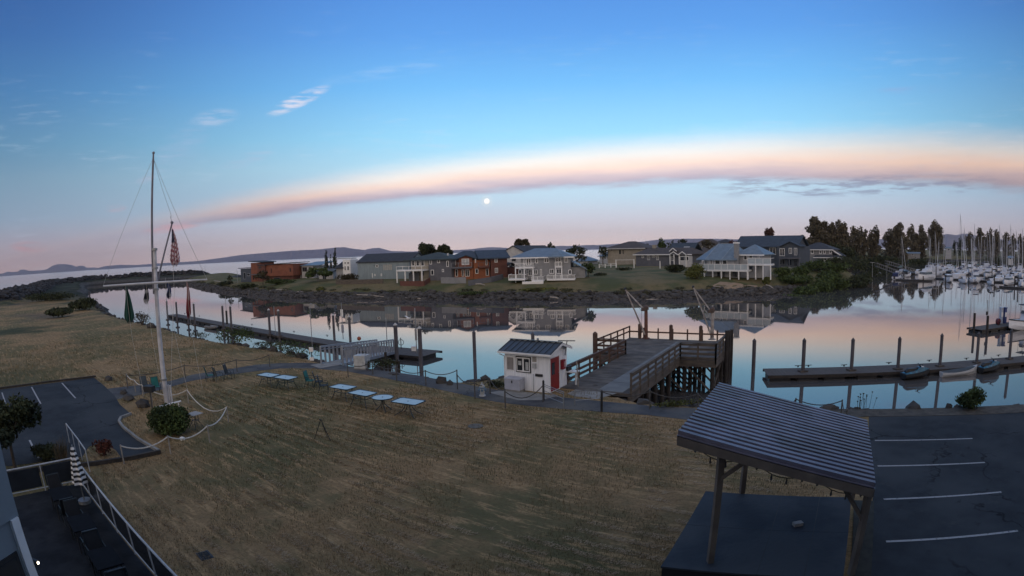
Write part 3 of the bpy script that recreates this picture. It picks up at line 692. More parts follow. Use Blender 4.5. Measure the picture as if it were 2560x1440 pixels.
def us(u, v):
    d = u*0.9+v*9.5
    if v < .40 and u < .62: return (0.02, 0.025, 0.075) if int(u*14+v*40) % 5 else (0.35, 0.34, 0.37)
    return (0.26, 0.03, 0.06) if int(d*1.7+3*u) % 2 else (0.75, 0.70, 0.74)
gx = Vector((FX, FY, 0))
g0 = atD(431, 572, FD+.3)
flag('flag', 'striped red white and blue flag hanging from the slanting gaff', g0, g0.z-atD(434, 663, FD+.3).z, 0.62, us, fa, 0.9, 0.10, sl=(0.18, 0))
yp = lambda px, py: Vector((0, 0, 0)) + atD(px, py, FD*.985)
def hang(px, y0, y1, *a, **k):
    p = yp(px, y0); q = yp(px, y1); return p, p.z-q.z
p, l = hang(314, 713, 806); flag('flag', 'long dark green flag at the left end of the white yard', p, l, 0.62, lambda u, v: (0.010, 0.055, 0.045) if v < .97 else (.02, .03, .03), fa, 0.2, 0.03, sl=(.16, 0), folds=2)
p, l = hang(363, 709, 757); flag('flag', 'black and white signal flag, second along the yard', p, l, 0.34, lambda u, v: (0.02, 0.022, 0.035) if (v < .34 or (.5 < v < .85)) else (.42, .43, .46), fa, 1.2, 0.2, sl=(.06, 0))
p, l = hang(419, 706, 744); flag('flag', 'small blue signal flag just right of the white mast', p, l, 0.30, lambda u, v: (0.02, 0.045, 0.16) if v < .72 else ((.4, .42, .48) if u > .5 else (.015, .02, .05)), fa, 1.4, 0.2, sl=(.10, 0))
p, l = hang(467, 703, 793); flag('flag', 'red and white flag hanging nearest the right end of the yard', p, l, 0.30, lambda u, v: (0.26, 0.045, 0.055) if (u < .38 or u > .72 or v > .55) else (.6, .5, .52), fa, 0.8, 0.12, sl=(.04, 0))

# ================================================================== BUSHES, ROPE FENCE AND FURNITURE ON THE LAWN
base = at(404, 1097)
bush('round_bush', base+Vector((0, .85, 0)), 2.4, 2.2, 1.5, LEAF, 'big clipped round green bush at the foot of the white mast', n=5200, size=0.07, seed=4,
     blobs=[(0, 0, .70, 1.18, 1.08, .76), (.42, .1, .78, .8, .76, .64), (-.4, 0, .70, .8, .78, .64), (.1, -.2, .85, .5, .5, .5)])
def fence_posts(pts, tops, rope_mat, post_mat, label, name='rope_fence', sag=0.28, pr=0.035, rr=0.03, cat='rope fence', group=None):
    """posts at ground points pts with heights tops, a rope sagging between their heads"""
    o0 = pts[0]; root = empty(name, o0, 0, label, cat, group)
    for p, h in zip(pts, tops):
        if h: MB().tube([p, p+Vector((0, 0, h))], pr, 8).build('post', post_mat, root, off=o0)
    mb = MB()
    for (p, h), (q, g) in zip(list(zip(pts, tops))[:-1], list(zip(pts, tops))[1:]):
        sg = sag if isinstance(sag, float) else sag[len(mb.st)]; a, b_ = p+Vector((0, 0, h-.05 if h else 0.05)), q+Vector((0, 0, g-.05 if g else 0.05)); n_ = 9
        mb.tube([a.lerp(b_, k/n_)-Vector((0, 0, sg*4*(k/n_)*(1-k/n_))) for k in range(n_+1)], rr, 6)
    mb.build('rope', rope_mat, root, off=o0); return root
POSTW = pmat('post_pale', (0.36, 0.33, 0.29), (0.24, 0.22, 0.20), 4, 0.8)
POSTD = pmat('post_dark', (0.10, 0.095, 0.09), (0.06, 0.058, 0.056), 4, 0.7)
def top_at(px, py, h): return at(px, py, h) * 1.0
wp = [(301, 1112), (419, 1089), (518, 1062), (566, 1016), (467, 973), (376, 974), (354, 960), (335, 948), (315, 934)]
P_ = []
for (x, y) in wp: q = at(x, y, 0.85); P_.append(Vector((q.x, q.y, 0)))
fence_posts(P_, [.85]*9, ROPE, POSTW, 'thick white rope strung on thin posts round the mast and bush', sag=[.28, .3, .25, .62, .3, .12, .12, .12], rr=0.030)
# dark ropes along the shore path
def dark_fence(px, label, sag=0.25, h=.95):
    P2 = []
    for x, y in px: q = at(x, y, h); P2.append(Vector((q.x, q.y, 0)))
    return fence_posts(P2, [h]*len(P2), ROPED, POSTD, label, sag=sag, rr=0.026, pr=0.035, group='rope fences along the shore path')
dark_fence([(315, 936), (460, 912), (590, 898), (672, 886)], 'dark rope sagging between posts across the dry grass left of the path', 0.2)
dark_fence([(868, 908), (930, 902), (990, 917), (1063, 925), (1142, 924)], 'dark rope fence on the bank below the gangway')
dark_fence([(1142, 934), (1186, 955), (1224, 944), (1262, 972)], 'dark rope fence left of the white hut')
dark_fence([(1262, 976), (1357, 962)], 'dark rope hanging low in front of the white hut', 0.5)
dark_fence([(1505, 977), (1625, 976), (1745, 983), (1815, 1003)], 'rope fence on metal posts in front of the timber pier')
dark_fence([(1950, 1006), (1990, 995), (2106, 999), (2118, 1023)], 'dark rope fence on the bank behind the canopy roof')

# ---- patio tables
TGL = pmat('table_glass', (0.36, 0.46, 0.50), (0.30, 0.38, 0.43), 2.5, 0.3)
TFR = pmat('table_frame', (0.035, 0.05, 0.06), None, 4, 0.4, metal=0.3)
def rounded(w, d, r, n=4):
    pts = []
    for cx, cy, a0 in ((w/2-r, d/2-r, 0), (-w/2+r, d/2-r, 90), (-w/2+r, -d/2+r, 180), (w/2-r, -d/2+r, 270)):
        for k in range(n+1): a = math.radians(a0+90*k/n); pts.append((cx+r*math.cos(a), cy+r*math.sin(a)))
    return pts
def rect_table(w, d, pedestal=False):
    r = empty('patio_table', (0, 0, 0)); top = [(x, y, .715) for x, y in rounded(w, d, .14)]
    MB().slab([(x*.93, y*.93, .722) for x, y, z in top], .012).build('glass_top', TGL, r)
    mb = MB(); n = len(top)
    for i in range(n): mb.bar(top[i], top[(i+1) % n], .035, .045)
    mb.build('rim', TFR, r)
    if pedestal:
        for sx in (-1, 1):
            for sy in (-1, 1): MB().tube([(sx*.12, sy*.06, .68), (sx*.16, sy*.1, .42), (sx*.3, sy*.2, .2), (sx*w*.40, sy*d*.42, 0)], .022, 6).build('leg', TFR, r)
        MB().bar((-.3, 0, .66), (.3, 0, .66), .05).build('crossbar', TFR, r)
    else:
        for sx in (-1, 1):
            for sy in (-1, 1): MB().tube([(sx*w*.30, sy*d*.30, .70), (sx*w*.30, sy*d*.30, .42), (sx*w*.34, sy*d*.34, .25), (sx*w*.42, sy*d*.42, 0)], .02, 6).build('leg', TFR, r)
        mb = MB(); c_ = [(-w*.3, -d*.3, .45), (w*.3, -d*.3, .45), (w*.3, d*.3, .45), (-w*.3, d*.3, .45)]
        for i in range(4): mb.bar(c_[i], c_[(i+1) % 4], .03)
        mb.build('brace_ring', TFR, r)
    MB().tube([(0, 0, .722), (0, 0, .735)], .03, 8).build('umbrella_hole_cap', BLACK, r)
    index_kids(r); return r
G = 'patio tables standing out on the lawn'
def place(o, p, rz, label, cat, group=None):
    o.location = p; o.rotation_euler = (0, 0, rz); return tag(o, label, cat, group)
tA = rect_table(1.45, 0.95); LN = math.radians(-36)
place(tA, at(671, 937, .72)-Vector((0, 0, .72)), math.radians(-22), 'glass patio table at the far left end of the row', 'table', G)
for (px, py, rz, lab) in [(714, 943, -24, 'glass patio table, second from the far left end, beside the first'),
                          (857, 967, -27, 'glass patio table just right of the pair of dark chairs'),
                          (906, 982, -30, 'glass patio table between the chairs table and the round one')]:
    place(copy_tree(tA), at(px, py, .72)-Vector((0, 0, .72)), math.radians(rz), lab, 'table', G)
tB = rect_table(1.55, 1.0, True); place(tB, at(1020, 1003, .72)-Vector((0, 0, .72)), math.radians(-26), 'glass patio table on splayed centre legs at the near right end of the row', 'table', G)
r = empty('round_table', at(956, 993, .72)-Vector((0, 0, .72)), 0, 'round glass patio table between two rectangular ones', 'table', G)
MB().tube([(0, 0, .71), (0, 0, .725)], .53, 24).build('glass_top', TGL, r)
mb = MB(); c_ = [(.56*math.cos(a*.2618), .56*math.sin(a*.2618), .712) for a in range(24)]
for i in range(24): mb.bar(c_[i], c_[(i+1) % 24], .035, .045)
mb.build('rim', TFR, r)
for k in range(4):
    a = k*1.571+.5; MB().tube([(.05*math.cos(a), .05*math.sin(a), .7), (.1*math.cos(a), .1*math.sin(a), .35), (.45*math.cos(a), .45*math.sin(a), 0)], .022, 6).build('leg', TFR, r)
MB().tube([(0, 0, .726), (0, 0, .74)], .035, 8).build('umbrella_hole_cap', BLACK, r)
# small square side table by the bush
r = empty('side_table', at(486, 1034, .75)-Vector((0, 0, .75)), math.radians(-20), 'small square pale topped table beside the round bush', 'table')
MB().box(-.34, .34, -.34, .34, .73, .76).build('table_top', pmat('pale_top', (.38, .34, .30), None, 4, .6), r)
for sx in (-1, 1):
    for sy in (-1, 1): MB().tube([(sx*.1, sy*.1, .73), (sx*.12, sy*.12, .4), (sx*.28, sy*.28, 0)], .018, 6).build('leg', TFR, r)
mb = MB(); c_ = [(.16*math.cos(a*.6283), .16*math.sin(a*.6283), .42) for a in range(10)]
for i in range(10): mb.bar(c_[i], c_[(i+1) % 10], .025)
mb.build('brace_ring', TFR, r)

# ---- patio chairs: sling seat, arms, bent frame
def chair(fab, mid='sling'):
    r = empty('patio_chair', (0, 0, 0)); FR = TFR
    b_ = MB(); b_.slab([(-.25, .24, .42), (.25, .24, .42), (.25, -.22, .40), (-.25, -.22, .40)], .025); b_.build('seat', fab, r)
    b_ = MB(); b_.slab([(-.25, -.21, .41), (.25, -.21, .41), (.23, -.36, .98), (-.23, -.36, .98)], .025, (0, 1, 0)); b_.build('backrest', fab, r)
    for s_ in (-1, 1):
        MB().tube([(s_*.27, .27, 0), (s_*.27, .24, .42), (s_*.28, .22, .60), (s_*.28, .12, .65), (s_*.28, -.26, .64)], .017, 6).build('armrest', FR, r)
        MB().tube([(s_*.27, -.34, 0), (s_*.27, -.22, .42), (s_*.25, -.37, 1.0)], .017, 6).build('leg', FR, r)
    MB().tube([(-.25, -.37, 1.0), (.25, -.37, 1.0)], .017, 6).build('top_rail', FR, r); MB().bar((-.27, .24, .41), (.27, .24, .41), .03).build('seat_bar', FR, r)
    index_kids(r); return r
TEAL = pmat('teal_sling', (0.02, 0.17, 0.155), (0.014, 0.12, 0.11), 4, 0.8)
SLATE = pmat('slate_sling', (0.085, 0.105, 0.115), None, 4, 0.8)
DSL = pmat('dark_sling', (0.028, 0.036, 0.042), None, 4, 0.8)
cT = chair(TEAL); cS = chair(SLATE); cD = chair(DSL); GC = 'patio chairs out on the lawn'
def chz(px, py): return at(px, py, .45)-Vector((0, 0, .45))
place(cT, chz(524, 936), math.radians(-50), 'teal chair, leftmost of the three by the path', 'chair', GC)
place(cS, chz(546, 937), math.radians(-40), 'grey chair standing between the teal chair and a dark one near the path', 'chair', GC)
place(cD, chz(573, 931), math.radians(-85), 'dark chair, rightmost of the three by the path left of the tables', 'chair', GC)
place(copy_tree(cT), chz(776, 949), math.radians(-95), 'teal chair among the tables, turned towards the dark pair', 'chair', GC)
place(copy_tree(cD), chz(797, 951), math.radians(-70), 'dark chair right behind the teal chair among the tables', 'chair', GC)
place(copy_tree(cD), chz(809, 961), math.radians(-75), 'dark chair next to the long table, nearest the viewer of its group', 'chair', GC)
place(copy_tree(cS), chz(372, 964)+Vector((-.3, 0, 0)), math.radians(-120), 'tilted grey chair left of the white mast behind the rope', 'chair', GC)
place(copy_tree(cT), chz(396, 966)+Vector((-.2, 0, 0)), math.radians(-130), 'teal chair tight against the white mast', 'chair', GC)
# black box on a post, rocks, white boom on trestles
p = at(381, 1022); r = empty('post_box', p, 0, 'black box fixed to a short post left of the white mast', 'box on post')
MB().tube([(0, 0, 0), (0, 0, 1.0)], .05, 8).build('post', POSTD, r); MB().box(-.36, .30, -.2, .2, 1.0, 1.33).build('box_body', BLACK, r)
mb = MB(); a = at(385, 1020, .45); q = at(452, 1003, .45)
for e in (.1, .9): z = a.lerp(q, e); mb.tube([Vector((z.x, z.y, 0)), z], .03, 6)
mb.tube([a, q], .05, 8); tag(mb.build('boom', WHITE, off=(a.x, a.y, 0)), 'white spar lying low behind the round bush', 'spar')
for i, (x, y, s_, lab) in enumerate([(325, 1000, .42, 'upright grey rock left of the mast behind the rope'), (357, 1018, .48, 'flat dark rock between the car park and the round bush'),
                                     (308, 985, .3, 'small pale rock nearest the car park corner'), (272, 951, .34, 'dark stone lying at the car park far corner'), (456, 1099, .16, 'small white stone under the front rope')]):
    p = at(x, y); tag(MB().ico((p.x, p.y, s_*.3), s_, 30+i, (1.1, .9, .75)).build('rock', WHITE if s_ < .2 else ROCK, off=(p.x, p.y, 0)), lab, 'rock')
# A-frame stand on the lawn
p = at(806, 1100); r = empty('sign_stand', p, math.radians(-12), 'empty black A-shaped sign stand alone on the lawn', 'sign stand')
for sx in (-1, 1): MB().tube([(sx*.42, 0, 0), (0, .05, .95)], .018, 6).build('leg', BLACK, r)
MB().tube([(0, .45, 0), (0, .05, .95)], .014, 6).build('rear_leg', BLACK, r); MB().tube([(-.06, 0, .95), (.06, 0, .95)], .025, 6).build('hinge', BLACK, r)
# drain grate and manhole
p = at(512, 1389); mb = MB(); mb.box(-.26, .26, -.2, .2, -.02, .012)
r = empty('drain_grate', p+Vector((0, 0, .002)), math.radians(-40), 'dark iron drain grate near the foot of the lawn', 'drain'); mb.build('grate_frame', DARKM, r)
mb = MB()
for k in range(6): mb.box(-.2+k*.075, -.165+k*.075, -.15, .15, .012, .024)
mb.build('grate_bar', BLACK, r)
p = at(1189, 1066); tag(MB().tube([(p.x, p.y, -.02), (p.x, p.y, .03)], .36, 20).build('manhole_cover', pmat('manhole', (.15, .14, .12), (.09, .088, .08), 5, .9), off=(p.x, p.y, 0)), 'round grey manhole cover set in the lawn', 'manhole cover')

# ---- fire hydrant
p = at(1206, 990); r = empty('fire_hydrant', p, 0, 'pale blue and white hydrant beside the path left of the hut', 'hydrant')
HB = pmat('hydrant_blue', (.12, .22, .33), (.09, .17, .26), 4, .5); HW_ = pmat('hydrant_white', (.50, .52, .53), None, 4, .5)
MB().tube([(0, 0, 0), (0, 0, .06), (0, 0, .06), (0, 0, .5)], [.19, .19, .13, .13], 14).build('barrel', HW_, r)
MB().tube([(0, 0, .46), (0, 0, .52)], [.17, .17], 14).build('flange', HB, r)
MB().tube([(0, 0, .52), (0, 0, .62), (0, 0, .69), (0, 0, .70), (0, 0, .77)], [.145, .13, .06, .035, .035], 14).build('bonnet', HW_, r)
for d_ in ((1, 0), (-1, 0), (0, -1)): MB().tube([(d_[0]*.1, d_[1]*.1, .36), (d_[0]*.22, d_[1]*.22, .36)], .065, 10).build('outlet', HB, r)

# ================================================================== WHITE HUT
hA, hB, hC = at(1264, 970), at(1374, 983), at(1411, 962)
u_ = (hB-hA).normalized(); W_ = (hB-hA).length; Dp = (hC-hB).length
hr = math.atan2(u_.y, u_.x)
root = empty('white_hut', hA, hr, 'small white clapboard hut with a dark metal roof and red door', 'hut')
HUT = pmat('hut_boards', (0.90, 0.92, 0.95), (0.78, 0.81, 0.85), 2.2, 0.6, stretch=(5, 5, .4))
EV, RG = 2.30, 2.66
mb = MB(); mb.add([(0, 0, 0), (W_, 0, 0), (W_, Dp, 0), (0, Dp, 0), (0, 0, EV), (W_, 0, EV), (W_, Dp, EV), (0, Dp, EV), (0, Dp/2, RG), (W_, Dp/2, RG)],
                  [(0, 3, 2, 1), (0, 1, 5, 4), (2, 3, 7, 6), (1, 2, 6, 9, 5), (3, 0, 4, 8, 7), (4, 5, 9, 8), (6, 7, 8, 9)]); mb.build('wall', HUT, root)
mb = MB()
for k in range(11): x = .27*k+.12; mb.bar((x, -.006, 0.03), (x, -.006, EV-.03), .012, .012)
for k in range(8): y = .27*k+.13; mb.bar((W_+.006, y, .03), (W_+.006, y, EV-.03), .012, .012) if not (.3 < y < 1.15) else None
mb.build('batten', HUT, root)
HRF = pmat('hut_roof_metal', (0.055, 0.065, 0.078), (0.042, 0.05, 0.06), 1.5, .45, metal=.3)
rf = MB(); ox = .28; sl_ = (RG-EV)/(Dp/2); oy = .26
rf.slab([(-ox, -oy, EV-oy*sl_+.07), (W_+ox, -oy, EV-oy*sl_+.07), (W_+ox, Dp/2, RG+.07), (-ox, Dp/2, RG+.07)], .07)
rf.slab([(-ox, Dp/2, RG+.07), (W_+ox, Dp/2, RG+.07), (W_+ox, Dp+.14, EV-.14*sl_+.07), (-ox, Dp+.14, EV-.14*sl_+.07)], .07)
roof = rf.build('roof', HRF, root); mb = MB()
for k in range(10):
    x = -ox+.06+k*(W_+2*ox-.12)/9; mb.bar((x, -oy, EV-oy*sl_+.085), (x, Dp/2, RG+.085), .025, .035); mb.bar((x, Dp+.14, EV-.14*sl_+.085), (x, Dp/2, RG+.085), .025, .035)
mb.bar((-ox, Dp/2, RG+.11), (W_+ox, Dp/2, RG+.11), .14, .04); mb.build('standing_seam', HRF, roof)
MB().box(-ox, W_+ox, -oy-.10, -oy-.005, EV-oy*sl_-.06, EV-oy*sl_+.04).build('gutter', WHITE, root)
mb = MB(); mb.bar((W_+ox+.012, -oy, EV-oy*sl_-.01), (W_+ox+.012, Dp/2, RG-.01), .02, .13); mb.bar((W_+ox+.012, Dp+.14, EV-.14*sl_-.01), (W_+ox+.012, Dp/2, RG-.01), .02, .13); mb.build('barge_board', WHITE, root)
MB().tube([(-ox+.1, -oy-.05, EV-.2), (-.02, -.03, EV-.36), (-.02, -.03, .05)], .03, 8).build('downpipe', WHITE, root)
def hut_px(px, py):
    d = ray(px, py); n_ = Vector((u_.y, -u_.x, 0)); t = (hA-cam.location).dot(n_)/d.dot(n_); q = cam.location+d*t-hA; return q.dot(u_), q.z
def hut_px2(px, py):
    n_ = u_; b_ = hB; d = ray(px, py); t = (b_-cam.location).dot(n_)/d.dot(n_); q = cam.location+d*t-b_; return q.dot(Vector((-u_.y, u_.x, 0))), q.z
def hwin(x0, y0, x1, y1, fm, gm, cols=1, fw=.05):
    a = hut_px(x0, y0); b_ = hut_px(x1, y1); xa, xb, za, zb = a[0], b_[0], b_[1], a[1]; mb = MB()
    mb.box(xa, xb, -.045, -.002, zb-fw, zb); mb.box(xa, xb, -.045, -.002, za, za+fw); mb.box(xa, xa+fw, -.043, -.002, za+fw, zb-fw); mb.box(xb-fw, xb, -.043, -.002, za+fw, zb-fw)
    if cols == 2: xm = (xa+xb)/2; mb.box(xm-.03, xm+.03, -.041, -.002, za+fw, zb-fw)
    o = mb.build('window', fm, root); MB().box(xa+fw, xb-fw, -.02, -.003, za+fw, zb-fw).build('pane', gm, o); return xa, xb, za, zb
hwin(1266, 890, 1287, 927, WHITE, pmat('blind', (.30, .28, .27), None, 3, .6))
xa, xb, za, zb = hwin(1290, 889.5, 1328, 933, BLACK, GLASS, 1, .05)
mb = MB(); xm = (xa+xb)/2
for k0, k1 in ((xa+.05, xm), (xm, xb-.05)): mb.box(k0, k1, -.06, -.046, zb-.12, zb-.05); mb.box(k0, k1, -.06, -.046, za+.05, za+.12); mb.box(k0, k0+.05, -.06, -.046, za+.12, zb-.12); mb.box(k1-.05, k1, -.06, -.046, za+.12, zb-.12)
mb.build('sash', WHITE, root)
mb = MB(); mb.box(xa+.16, xa+.36, -.035, -.022, za+.42, za+.66); mb.box(xm+.14, xm+.34, -.035, -.022, za+.16, za+.62); mb.build_each('window_notice', pmat('notice_paper', (.5, .52, .52), None, 9, .8), root)
a = hut_px(1331, 892); b_ = hut_px(1341, 905); MB().box(a[0], b_[0], -.03, -.002, b_[1], a[1]).build('notice_board', pmat('notice_pale', (.40, .38, .36), None, 5, .7), root)
a = hut_px(1333, 908); b_ = hut_px(1341, 920); MB().box(a[0], b_[0], -.12, -.002, b_[1], a[1]).build('meter_box', pmat('meter_grey', (.45, .47, .48), None, 5, .5), root)
a = hut_px(1339, 934); b_ = hut_px(1357, 942); MB().box(a[0], b_[0], -.06, -.002, b_[1], a[1]).build('letter_box', DARKM, root)
y0_, z1_ = hut_px2(1375, 889); y1_, _z = hut_px2(1397, 965)
y0_ = .07; y1_ = min(y1_, Dp*.62)
door = MB().box(W_+.002, W_+.035, y0_, y1_, .06, 1.96).build('door', pmat('red_door', (.30, .028, .024), (.22, .022, .02), 2, .45), root)
MB().box(W_+.036, W_+.05, y0_+.15, y0_+.5, 1.0, 1.7).build('door_pane', GLASS, door); MB().ico((W_+.07, y1_-.1, 1.0), .035, 1, rough=0).build('handle', GALV, door)
mb = MB(); mb.box(W_+.003, W_+.045, y0_-.07, y0_, 0, 2.03); mb.box(W_+.003, W_+.045, y1_, y1_+.08, 0, 2.03); mb.box(W_+.003, W_+.045, y0_, y1_, 1.96, 2.03); mb.build('door_frame', WHITE, root)
ex = MB().box(W_+.01, W_+.18, y1_+.22, y1_+.55, 1.12, 1.68).build('extinguisher_cabinet', pmat('red_box', (.28, .015, .03), None, 3, .4), root)
MB().tube([(W_+.19, y1_+.385, 1.24), (W_+.19, y1_+.385, 1.58)], .05, 8).build('cabinet_pane', pmat('pinkish', (.42, .30, .32), None, 3, .4), ex)
mb = MB(); mb.tube([(W_+.1, Dp*.8, 1.9), (W_+.25, Dp*.8, 2.75)], .025, 6); mb.bar((W_-.1, Dp*.6, 2.8), (W_+.55, Dp*1.0, 2.70), .05, .05); mb.build('aerial', DARKM, root)
mb = MB().tube([(W_/2+.15, Dp/2, RG), (W_/2+.15, Dp/2, RG+.25)], .07, 8); mb.build('roof_vent', GALV, root)
mb = MB().tube([(1.95, -.1, 0), (1.95, -.1, 1.05)], .015, 6); mb.build('tap_pipe', GALV, root)
# pale utility locker in front of the hut
p = hA+u_*.34+Vector((u_.y, -u_.x, 0))*.62; r = empty('utility_locker', p, hr, 'light grey utility cabinet standing against the front of the hut', 'utility box')
LK = pmat('locker_grey', (.46, .48, .55), (.38, .40, .47), 3, .45)
MB().box(0, 1.0, 0, .5, .12, .70).build('cabinet_body', LK, r); MB().slab([(-.02, -.02, .76), (1.02, -.02, .76), (1.02, .52, .81), (-.02, .52, .81)], .06).build('lid', LK, r)
MB().box(-.03, 1.03, -.03, .53, 0, .12).build('plinth', CONC, r); MB().box(.47, .53, -.03, -.001, .52, .66).build('latch', DARKM, r)

# steel gates and posts by the path
def gate(p, q, label, h=1.0):
    r = empty('steel_gate', p, 0, label, 'gate', 'steel gates by the pier entrance'); d = q-p
    for e in (0, 1): MB().tube([p.lerp(q, e), p.lerp(q, e)+Vector((0, 0, h))], .03, 6).build('gate_post', GALV, r, off=p)
    mb = MB()
    for z in (.25, .5, .75, h): mb.tube([p+Vector((0, 0, z)), q+Vector((0, 0, z))], .018, 6)
    mb.build('gate_rail', GALV, r, off=p)
gate(at(1360, 999), at(1409, 1020), 'open steel tube gate between the hut and the pier ramp', .85)
gate(at(1437, 1013), at(1503, 1007), 'low steel tube gate at the foot of the pier ramp', .75)
for x, y, lab in ((1359, 1001, 'dark steel bollard in front of the hut corner'), (1504, 1030, 'dark steel bollard on the near side of the path by the pier')):
    p = at(x, y); r = empty('bollard', p, 0, lab, 'bollard', 'bollards by the path'); MB().tube([(0, 0, 0), (0, 0, 1.05)], .06, 10).build('bollard_tube', DARKM, r); MB().tube([(0, 0, 1.05), (0, 0, 1.13)], [.07, .02], 10).build('bollard_cap', DARKM, r)
p = at(1446, 968); tag(MB().tube([p, p+Vector((-.1, 0, 1.55))], .035, 8).build('leaning_post', POSTW, off=tuple(p)), 'pale post leaning at the start of the pier railing', 'post')
p = at(1425, 962); r = empty('bait_bench', p, hr, 'small cluttered cleaning bench behind the hut', 'bench'); MB().box(-.5, .5, -.3, .3, .8, .88).build('bench_top', WHITE, r)
for sx in (-1, 1): MB().bar((sx*.4, 0, 0), (sx*.4, 0, .8), .08).build('leg', WHITE, r)
MB().box(-.5, 0, -.25, .25, .88, 1.15).build('bench_bin', DARKM, r)

# ================================================================== TIMBER PIER
PU = Vector((.51, .86, 0)); PV = Vector((.86, -.51, 0))
def pp(u, v, z=0.0): return PU*u+PV*v+Vector((0, 0, z))
P0 = pp(29.6, -12.3)
pier = empty('timber_pier', P0, 0, 'old timber pier with a T-shaped head standing on dark piles over the channel', 'pier')
UA, UB, UC = 29.6, 41.0, 48.9; VL, VR, HL, HR = -14.5, -10.2, -16.9, -7.5
def pbox(mb, u0, u1, v0, v1, z0, z1):
    return mb.add([tuple(pp(u, v, z)) for z in (z0, z1) for v in (v0, v1) for u in (u0, u1)], [(0, 1, 3, 2), (4, 6, 7, 5), (0, 4, 5, 1), (2, 3, 7, 6), (0, 2, 6, 4), (1, 5, 7, 3)])
mb = MB(); u = UA
R = random.Random(3)
while u < UC-.01:
    a, b_ = (VL, VR) if u < UB else (HL, HR); pbox(mb, u, u+.27, a, b_, -.09, .04+R.uniform(-.008, .008)); u += .285
mb.build('deck', pmat('pier_planks', (.155, .138, .122), (.085, .076, .070), 1.1, .9, .3, 10, c3=(.07, .062, .058), s3=.7), pier, off=P0)
mb = MB(); pbox(mb, UA, UC, VL-.02, VL+.12, -.55, -.1); pbox(mb, UA, UC, VR-.12, VR+.02, -.55, -.1)
pbox(mb, UB-.05, UB+.1, HL, HR, -.62, -.1); pbox(mb, UC-.1, UC+.05, HL, HR, -.62, -.1); pbox(mb, UB, UC, HR-.1, HR+.05, -.62, -.1); pbox(mb, UB, UC, HL-.05, HL+.1, -.62, -.1); mb.build('fascia', WOOD, pier, off=P0)
# paler plate walkway laid over the planks
mb = MB(); SL = []
for (u0, u1) in [(29.7, 31.9), (31.95, 34.3), (34.35, 36.9), (36.95, 39.6), (39.65, 42.4), (42.45, 45.2), (45.25, 47.6)]: pbox(mb, u0, u1, -12.2, -10.65, .041, .062+.004*(int(u0) % 2))
mb.build('walkway_plate', pmat('plate_grey', (.19, .195, .195), (.13, .136, .14), .8, .8, .2, 10), pier, off=P0)
for i, u in enumerate([31.6, 33.4, 35.2, 36.9, 38.6, 41.3, 43.2, 45.0, 46.8, 48.6]):
    vs = [VL+.2, -12.4, VR-.2] if u < 41 else [HL+.25, -14.5, -12.2, -9.9, HR-.25]
    for v in vs: MB().tube([pp(u, v, -.1), pp(u, v, -4.5)], .17, 9).build('pile', WOODD, pier, off=P0)
mb = MB()
for u in (41.3, 43.2, 45.0, 46.8, 48.6):
    for a, b_ in ((HL+.25, -14.5), (-14.5, -12.2), (-12.2, -9.9), (-9.9, HR-.25)): mb.bar(pp(u-.2, a, -.5), pp(u-.2, b_, -2.5), .24, .09); mb.bar(pp(u+.2, b_, -.5), pp(u+.2, a, -2.5), .24, .09) if a < -12 else None
for u in (35.2, 38.6): mb.bar(pp(u, VL+.2, -2.3), pp(u, VR-.2, -.5), .2, .09); mb.bar(pp(u, VL+.2, -.5), pp(u, VR-.2, -2.3), .2, .09)
for v in (HR-.2, HL+.2): mb.bar(pp(41.3, v, -2.4), pp(45, v, -.6), .09, .24); mb.bar(pp(48.6, v, -2.4), pp(45, v, -.6), .09, .24)
mb.build_each('cross_brace', pmat('brace_wood', (.11, .09, .075), (.06, .05, .043), 2, .9), pier, off=P0)
mb = MB()
for u in (31.6, 35.2, 38.6): pbox(mb, u-.15, u+.15, VL, VR, -.5, -.1)
for u in (41.3, 45.0, 48.6): pbox(mb, u-.15, u+.15, HL, HR, -.5, -.1)
mb.build_each('cross_beam', WOODD, pier, off=P0)
def railing(p, q, mat, boards=(.28, .62, 1.02), n=None, h=1.12, top=True, bw=.16):
    n = n or max(1, round((q-p).length/1.6)); k = []
    rt = empty('railing', P0, 0); rt.parent = pier; rt.location = (0, 0, 0); mb = MB()
    for i in range(n+1): c = p.lerp(q, i/n); mb.bar(c+Vector((0, 0, -.35)), c+Vector((0, 0, h)), .11)
    mb.build_each('post', mat, rt, off=P0); mb = MB()
    for z in boards: mb.bar(p+Vector((0, 0, z)), q+Vector((0, 0, z)), .045, bw)
    if top: mb.bar(p+Vector((0, 0, h+.03)), q+Vector((0, 0, h+.03)), .17, .05)
    mb.build_each('rail', mat, rt, off=P0)
railing(pp(30.6, VL), pp(UB, VL), WOODR); railing(pp(29.8, VR), pp(UB, VR), WOOD, (.05, .35, .68, 1.0))
railing(pp(UB, HL), pp(UB, VL), WOODR, n=2); railing(pp(UB, HL), pp(UC, HL), WOODR, (.62, 1.05), n=5, top=False, bw=.12)
railing(pp(UB, VR), pp(UB, HR), WOOD, (-.25, 0.02, .35, .68, 1.0), n=2); railing(pp(UB, HR), pp(UC, HR), WOOD, (-.3, .0, .35, .68, 1.02), n=5)
railing(pp(UC, HL), pp(UC, HR), WOODR, (.62,), n=7, h=.98, top=False, bw=.13)
mb = MB()
for v in (-15.9, -13.0, -10.3): mb.tube([pp(UC-.12, v, 0), pp(UC-.12, v, 1.28), pp(UC-.12, v, 1.36)], [.16, .16, .08], 10)
mb.build_each('bollard', WOODR, pier, off=P0)
tag(MB().tube([pp(UB-.1, HL-.05, -4.5), pp(UB-.1, HL-.05, 1.55), pp(UB-.1, HL-.05, 1.68)], [.2, .19, .06], 10).build('pier_corner_pile', WOODR, off=tuple(pp(UB-.1, HL-.05, 0))), 'reddish pointed pile at the near left corner of the pier head', 'pile')
